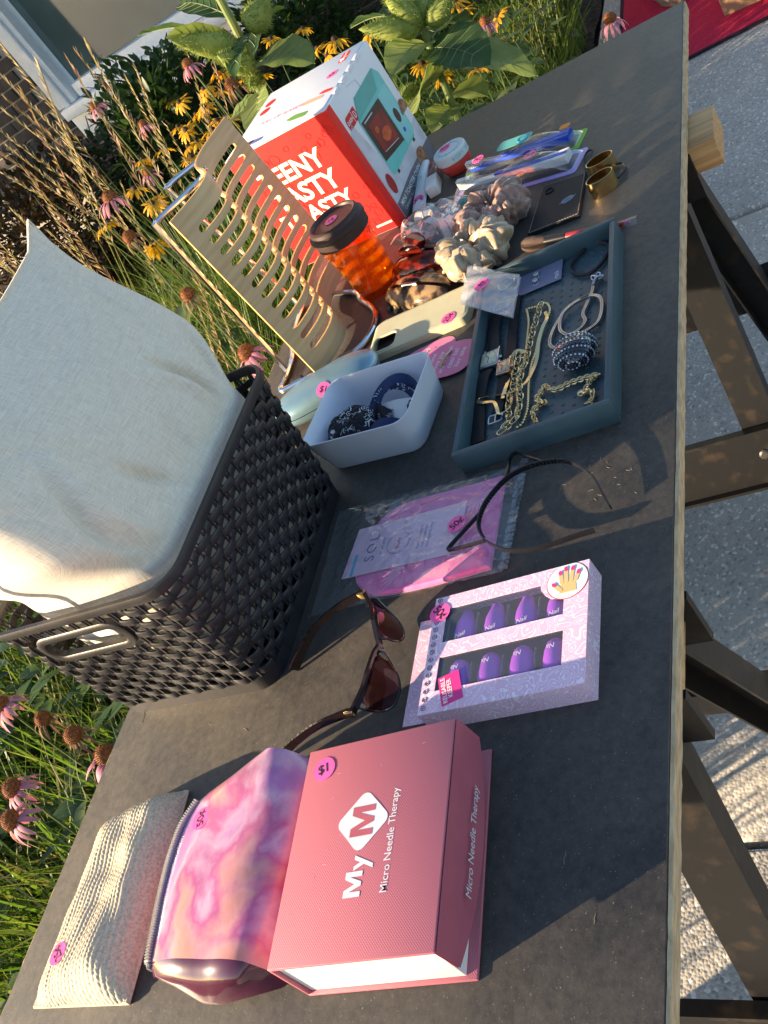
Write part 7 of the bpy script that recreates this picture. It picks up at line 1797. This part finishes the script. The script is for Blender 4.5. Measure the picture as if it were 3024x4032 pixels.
SUSANS = [(1.934, 1.616, -0.12), (1.934, 1.487, -0.151), (1.072, 1.003, -0.04), (1.157, 0.68, -0.17), (1.196, 0.704, -0.148), (0.711, 0.68, -0.104), (1.238, 1.125, -0.103), (1.524, 1.28, -0.139), (1.247, 0.99, -0.119), (0.998, 0.87, -0.052), (1.161, 1.303, -0.038), (1.786, 1.72, -0.154), (1.648, 1.695, -0.074), (1.925, 1.737, -0.154), (1.643, 1.716, -0.059), (1.525, 1.9, -0.114), (1.071, 1.573, -0.037), (1.365, 1.618, -0.023), (1.256, 1.818, -0.089), (1.384, 1.737, -0.02), (1.247, 1.542, -0.117), (1.445, 1.703, -0.149), (1.53, 1.736, -0.076), (1.226, 1.675, -0.156), (1.287, 1.715, -0.132), (1.73, 1.838, -0.103), (1.078, 1.501, -0.075), (2.191, 2.215, -0.138), (1.455, 1.702, -0.154), (0.745, 1.334, -0.039), (1.007, 1.52, -0.116), (0.864, 1.459, -0.026), (0.785, 1.418, -0.034), (1.599, 1.717, -0.107), (1.853, 2.076, -0.096), (1.167, 1.492, -0.087), (1.363, 1.66, -0.07), (1.374, 1.708, -0.077), (1.29, 1.722, -0.082), (0.905, 1.471, -0.073), (0.687, 1.309, -0.028), (0.444, 1.452, -0.089), (1.337, 1.973, -0.1), (0.371, 1.384, -0.059), (0.906, 1.711, -0.127), (1.335, 1.977, -0.118), (0.559, 1.451, -0.023), (0.833, 1.846, -0.087), (1.001, 1.817, -0.083), (1.084, 2.104, -0.158), (1.024, 0.68, -0.28), (0.779, 0.68, -0.173), (1.392, 0.68, -0.295)]
def susan(p, label):
    p = V(p); ground = V((p.x + grnd.uniform(-0.06, 0.06), max(0.66, p.y + grnd.uniform(-0.04, 0.06)), GZ))
    t = thing('black_eyed_susan', label, 'flower', ground, 'black-eyed Susans in the bed')
    mb = MB(); stem(mb, ground, p, 0.0017); mb.build('stem', MAT['stem'], t)
    to_cam = (camera.matrix_world.translation - p).normalized()
    hm = Matrix.Translation(p - ground) @ Matrix.Rotation(grnd.uniform(-0.5, 0.5), 4, 'X') @ Matrix.Rotation(grnd.uniform(-0.5, 0.5), 4, 'Y') @ Matrix.Rotation(grnd.uniform(0, 6.3), 4, 'Z') @ Matrix.Scale(grnd.uniform(0.85, 1.15), 4)
    for nm, me in (('petals', grnd.choice(SP)), ('cone', SCM)):
        o = bpy.data.objects.new(nm, me); COL.objects.link(o); o.parent = t; o.matrix_local = hm
ORD = ['first', 'second', 'third', 'fourth', 'fifth', 'sixth', 'seventh', 'eighth', 'ninth', 'tenth', 'eleventh', 'twelfth', 'thirteenth', 'fourteenth', 'fifteenth', 'sixteenth', 'seventeenth', 'eighteenth', 'nineteenth', 'twentieth', 'twenty-first', 'twenty-second', 'twenty-third', 'twenty-fourth', 'twenty-fifth']
def patch(p):
    if p[1] < 0.9: return 'beside the milkweed at the table end'
    if p[0] > 1.0 and p[1] < 1.6: return 'behind the top of the carton'
    if p[1] > 1.68: return 'in the back patch under the shrub'
    return 'in the patch behind the plywood stand'
_inv = camera.matrix_world.inverted()
def imx(p):
    q = _inv @ V(p); return q.x / -q.z
for nm in sorted(set(patch(p) for p in SUSANS)):
    for i, p in enumerate(sorted([p for p in SUSANS if patch(p) == nm], key=imx)):
        susan(p, 'yellow black-eyed Susan, %s from the left %s' % (ORD[i], nm))

# ---- milkweed plants with big leaves and spiny pods
MAT['milk_leaf'] = leaf_mat('milkweed_leaf', (0.045, 0.095, 0.035), (0.075, 0.14, 0.05), 0.42, 22.0, 0.62)
MAT['milk_leaf_y'] = leaf_mat('pale_milkweed_leaf', (0.15, 0.22, 0.06), (0.26, 0.30, 0.10), 0.4, 22.0, 0.62)
MAT['milk_pod'] = leaf_mat('milkweed_pod', (0.22, 0.29, 0.06), (0.34, 0.39, 0.11), 0.35, 60.0, 0.7)
MAT['vein'] = M('leaf_vein', (0.22, 0.27, 0.11), 0.6, var=0.1)
LEAF1 = [((0.316, 0.824, 0.215), (0.377, 1.048, 0.338), 0.055), ((0.316, 0.825, 0.219), (0.146, 0.849, 0.338), 0.045), ((0.331, 0.801, 0.229), (0.159, 0.789, 0.21), 0.05), ((0.312, 0.818, 0.18), (0.258, 0.683, 0.134), 0.11), ((0.314, 0.818, 0.19), (0.546, 0.814, 0.194), 0.05), ((0.294, 0.835, 0.139), (0.127, 0.792, 0.087), 0.08), ((0.331, 0.818, 0.278), (0.432, 0.958, 0.332), 0.06), ((0.284, 0.836, 0.103), (0.327, 0.964, 0.108), 0.07)]
LEAF2 = [((0.769, 0.667, -0.084), (0.547, 0.691, -0.044), 0.1), ((0.766, 0.667, -0.096), (0.682, 0.528, -0.17), 0.15), ((0.76, 0.661, -0.124), (0.726, 0.458, -0.265), 0.12), ((0.775, 0.652, -0.082), (0.981, 0.633, -0.157), 0.1), ((0.745, 0.667, -0.162), (0.526, 0.675, -0.133), 0.11), ((0.78, 0.663, -0.051), (0.925, 0.88, -0.001), 0.08), ((0.729, 0.67, -0.208), (0.875, 0.64, -0.305), 0.09), ((0.781, 0.65, -0.065), (0.905, 0.795, -0.002), 0.07), ((0.721, 0.669, -0.233), (0.599, 0.701, -0.218), 0.08)]
POD1 = [((0.299, 0.815, 0.219), (0.199, 0.848, 0.298), 0.026), ((0.289, 0.817, 0.179), (0.212, 0.81, 0.238), 0.024), ((0.316, 0.79, 0.236), (0.315, 0.733, 0.26), 0.03), ((0.303, 0.826, 0.159), (0.25, 0.819, 0.166), 0.012)]
POD2 = [((0.763, 0.652, -0.046), (0.743, 0.678, 0.046), 0.028), ((0.761, 0.656, -0.046), (0.712, 0.738, 0.02), 0.03), ((0.766, 0.648, -0.043), (0.808, 0.628, 0.008), 0.026), ((0.766, 0.641, -0.05), (0.763, 0.574, -0.028), 0.028), ((0.707, 0.717, -0.15), (0.623, 0.723, -0.121), 0.018)]
def bigleaf(t, a, b, w, mat, seed):
    a, b = V(a), V(b); d = b - a; L = d.length; dn = d.normalized(); s = dn.cross(V((0, 0, 1))).normalized(); u = s.cross(dn)
    r = random.Random(seed); roll = r.uniform(-0.6, 0.6); s, u = s * math.cos(roll) + u * math.sin(roll), u * math.cos(roll) - s * math.sin(roll)
    w = w * 0.5; ph = r.uniform(0, 6)
    def f(x, y):
        c = 2 * y - 1; prof = max(0.0, math.sin(math.pi * min(1, 0.04 + x * 0.96))) ** 0.62
        rip = 0.06 * w * math.sin(22 * x + ph) * abs(c)
        return a + dn * (L * x) + s * (c * w * prof) + u * (0.10 * L * math.sin(math.pi * x) + 0.22 * w * abs(c) ** 1.5 * prof + rip)
    mb = MB(); mb.grid(16, 9, f); lf = mb.build('leaf', mat, t, ang=180)
    mb = MB(); mb.tube([f(i / 14, 0.5) - u * 0.0006 for i in range(15)], 0.0016, 5, scale=lambda q: 1.1 - 0.8 * q); 
    for x in (0.14, 0.26, 0.38, 0.50, 0.62, 0.74):
        for sg in (0, 1):
            mb.tube([f(x + 0.14 * q, 0.5 + (0.46 * q if sg else -0.46 * q)) + u * 0.0005 for q in (0, 0.25, 0.5, 0.75, 1.0)], 0.0007, 4, scale=lambda q: 1.1 - 0.7 * q)
    mb.build('veins', MAT['vein'], lf)
def pod(t, a, b, w, seed):
    a, b = V(a), V(b); d = b - a; L = d.length; m = frame(a, d.orthogonal(), d); r = random.Random(seed)
    w *= 0.95; d = d * 1.3; L *= 1.3
    prof = [(0.15, 0.0), (0.55, 0.08), (0.92, 0.25), (1.0, 0.42), (0.82, 0.62), (0.5, 0.8), (0.2, 0.94), (0.03, 1.0)]
    mb = MB(); mb.lathe([(w * k, L * z) for k, z in prof], 16, m); pd = mb.build('pod', MAT['milk_pod'], t, ang=80)
    mb = MB()
    for k in range(320):
        z = r.uniform(0.05, 0.92); i = max(j for j in range(len(prof) - 1) if prof[j][1] <= z); f = (z - prof[i][1]) / (prof[i + 1][1] - prof[i][1]); rr = w * (prof[i][0] * (1 - f) + prof[i + 1][0] * f)
        q = r.uniform(0, 6.283); p = V((rr * math.cos(q), rr * math.sin(q), L * z)); e = p + V((math.cos(q), math.sin(q), r.uniform(0, 0.7))) * r.uniform(0.005, 0.011)
        mb.tube([m @ p, m @ e], 0.0007, 4, scale=lambda t: 1.1 - 0.9 * t)
    tag(mb.build('pod_spines', MAT['milk_pod'], pd), kind='stuff')
def milkweed(label, base, pts_, leaves, pods, seed):
    t = thing('milkweed', label, 'plant', base, 'milkweed plants')
    mb = MB(); mb.tube(smooth_path([V(base)] + [V(p) for p in pts_], 6), 0.0095, 10, scale=lambda q: 1.15 - 0.35 * q); mb.build('stalk', MAT['milk_leaf_y'], t)
    for k, (a, b, w) in enumerate(leaves): bigleaf(t, a, b, w, MAT['milk_leaf_y'] if (k + seed) % 2 == 0 else MAT['milk_leaf'], seed * 31 + k)
    for k, (a, b, w) in enumerate(pods): pod(t, a, b, w, seed * 17 + k)
milkweed('milkweed with a long spiny pod rising between the window and the carton', (0.25, 0.88, GZ), [(0.272, 0.85, -0.2), (0.284, 0.838, 0.10), (0.314, 0.822, 0.21), (0.335, 0.815, 0.31), (0.36, 0.81, 0.48)], LEAF1, POD1, 1)
milkweed('milkweed with a crown of spiny pods and broad leaves beyond the table end', (0.66, 0.70, GZ), [(0.69, 0.685, -0.40), (0.715, 0.672, -0.25), (0.752, 0.664, -0.12), (0.768, 0.655, -0.045)], LEAF2, POD2, 2)

# ---- shrubs in front of the building
def shrub(label, c, rx, ry, rz, n, mats, ls, seed):
    r = random.Random(seed); t = thing('shrub', label, 'shrub', (c[0], c[1], GZ), 'shrubs in front of the building')
    mb = MB()
    cz = GZ + rz
    for k in range(14):
        a = r.uniform(0, 6.3); e = V((c[0] + rx * 0.7 * math.cos(a), c[1] + ry * 0.7 * math.sin(a), cz + rz * r.uniform(0.0, 0.7))); mb.tube(smooth_path([V((c[0], c[1], GZ)), V((c[0], c[1], GZ)).lerp(e, 0.5) + V((r.uniform(-.05, .05), r.uniform(-.05, .05), 0.06)), e], 4), 0.007, 5, scale=lambda q: 1.3 - q)
    mb.build('branches', M('shrub_bark', (0.07, 0.05, 0.035), 0.9, var=0.2), t)
    mb = MB()
    for k in range(n):
        d = V((r.gauss(0, 1), r.gauss(0, 1), r.gauss(0, 1))).normalized(); rr = r.random() ** 0.33
        lump = 0.78 + 0.38 * mnoise.noise(V((d.x * 2.3 + seed, d.y * 2.3, d.z * 2.3)))
        p = V((c[0] + rx * d.x * rr * lump, c[1] + ry * d.y * rr * lump, cz + rz * d.z * rr * lump))
        if p.z < GZ + 0.02: continue
        mb.cur = 0 if r.random() < 0.6 else 1
        dd = V((d.x + r.uniform(-0.8, 0.8), d.y + r.uniform(-0.8, 0.8), d.z + r.uniform(-0.5, 0.9)))
        leafquad(mb, p, dd, ls * r.uniform(0.7, 1.3), ls * 0.28, curl=r.uniform(0, 0.4))
    raw_build(mb, 'foliage', mats, t)
MAT['red_shrub'] = leaf_mat('bronze_leaf', (0.055, 0.035, 0.022), (0.11, 0.06, 0.035), 0.25, 8.0)
MAT['red_shrub2'] = leaf_mat('dark_bronze_leaf', (0.03, 0.03, 0.016), (0.06, 0.05, 0.025), 0.25, 8.0)
shrub('dark green leafy shrub under the window sill', (2.05, 2.28), 0.52, 0.42, 0.44, 5200, [MAT['leaf_dark'], MAT['leaf_mid']], 0.05, 2)
shrub('dark green shrub to the right under the window', (2.42, 1.75), 0.38, 0.36, 0.40, 3000, [MAT['leaf_dark'], MAT['leaf_mid']], 0.05, 5)
shrub('bronze brown shrub at the left below the brick wall', (1.75, 2.85), 0.62, 0.50, 0.44, 5200, [MAT['red_shrub'], MAT['red_shrub2']], 0.045, 3)

# ---- the tree that keeps the building front in shade
tree = thing('shade_tree', 'broad leafy tree standing left of the bed and shading the building', 'tree', (0.35, 7.4, GZ))
trnd = random.Random(8)
MAT['bark'] = M('tree_bark', (0.10, 0.075, 0.055), 0.95, c2=(0.05, 0.038, 0.03), vs=20, stretch=(1, 1, 0.2), bump=0.8, bs=30, bd=0.02)
mb = MB(); mb.tube(smooth_path([(0.35, 7.4, GZ), (0.38, 7.38, 0.4), (0.33, 7.42, 1.3), (0.36, 7.4, 2.2)], 5), 0.17, 12, scale=lambda q: 1.2 - 0.6 * q)
for k in range(9):
    a = k * 0.7; e = V((0.35 + 1.3 * math.cos(a), 7.4 + 1.1 * math.sin(a), 1.6 + 0.9 * trnd.random())); mb.tube(smooth_path([V((0.35, 7.4, 0.5 + 0.16 * k)), V((0.35, 7.4, 0.9 + 0.16 * k)).lerp(e, 0.5), e], 4), 0.05, 7, scale=lambda q: 1.3 - q)
mb.build('trunk', MAT['bark'], tree)
mb = MB()
for k in range(9000):
    d = V((trnd.gauss(0, 1), trnd.gauss(0, 1), trnd.gauss(0, 1))).normalized(); rr = trnd.random() ** 0.4; lump = 0.8 + 0.4 * mnoise.noise(d * 2.2)
    p = V((0.35 + 1.75 * d.x * rr * lump, 7.4 + 1.6 * d.y * rr * lump, 1.75 + 1.75 * d.z * rr * lump)); mb.cur = trnd.randint(0, 1)
    leafquad(mb, p, V((trnd.uniform(-1, 1), trnd.uniform(-1, 1), trnd.uniform(-0.8, 0.4))), trnd.uniform(0.10, 0.16), 0.045)
raw_build(mb, 'crown', [MAT['leaf_dark'], MAT['leaf_mid']], tree)
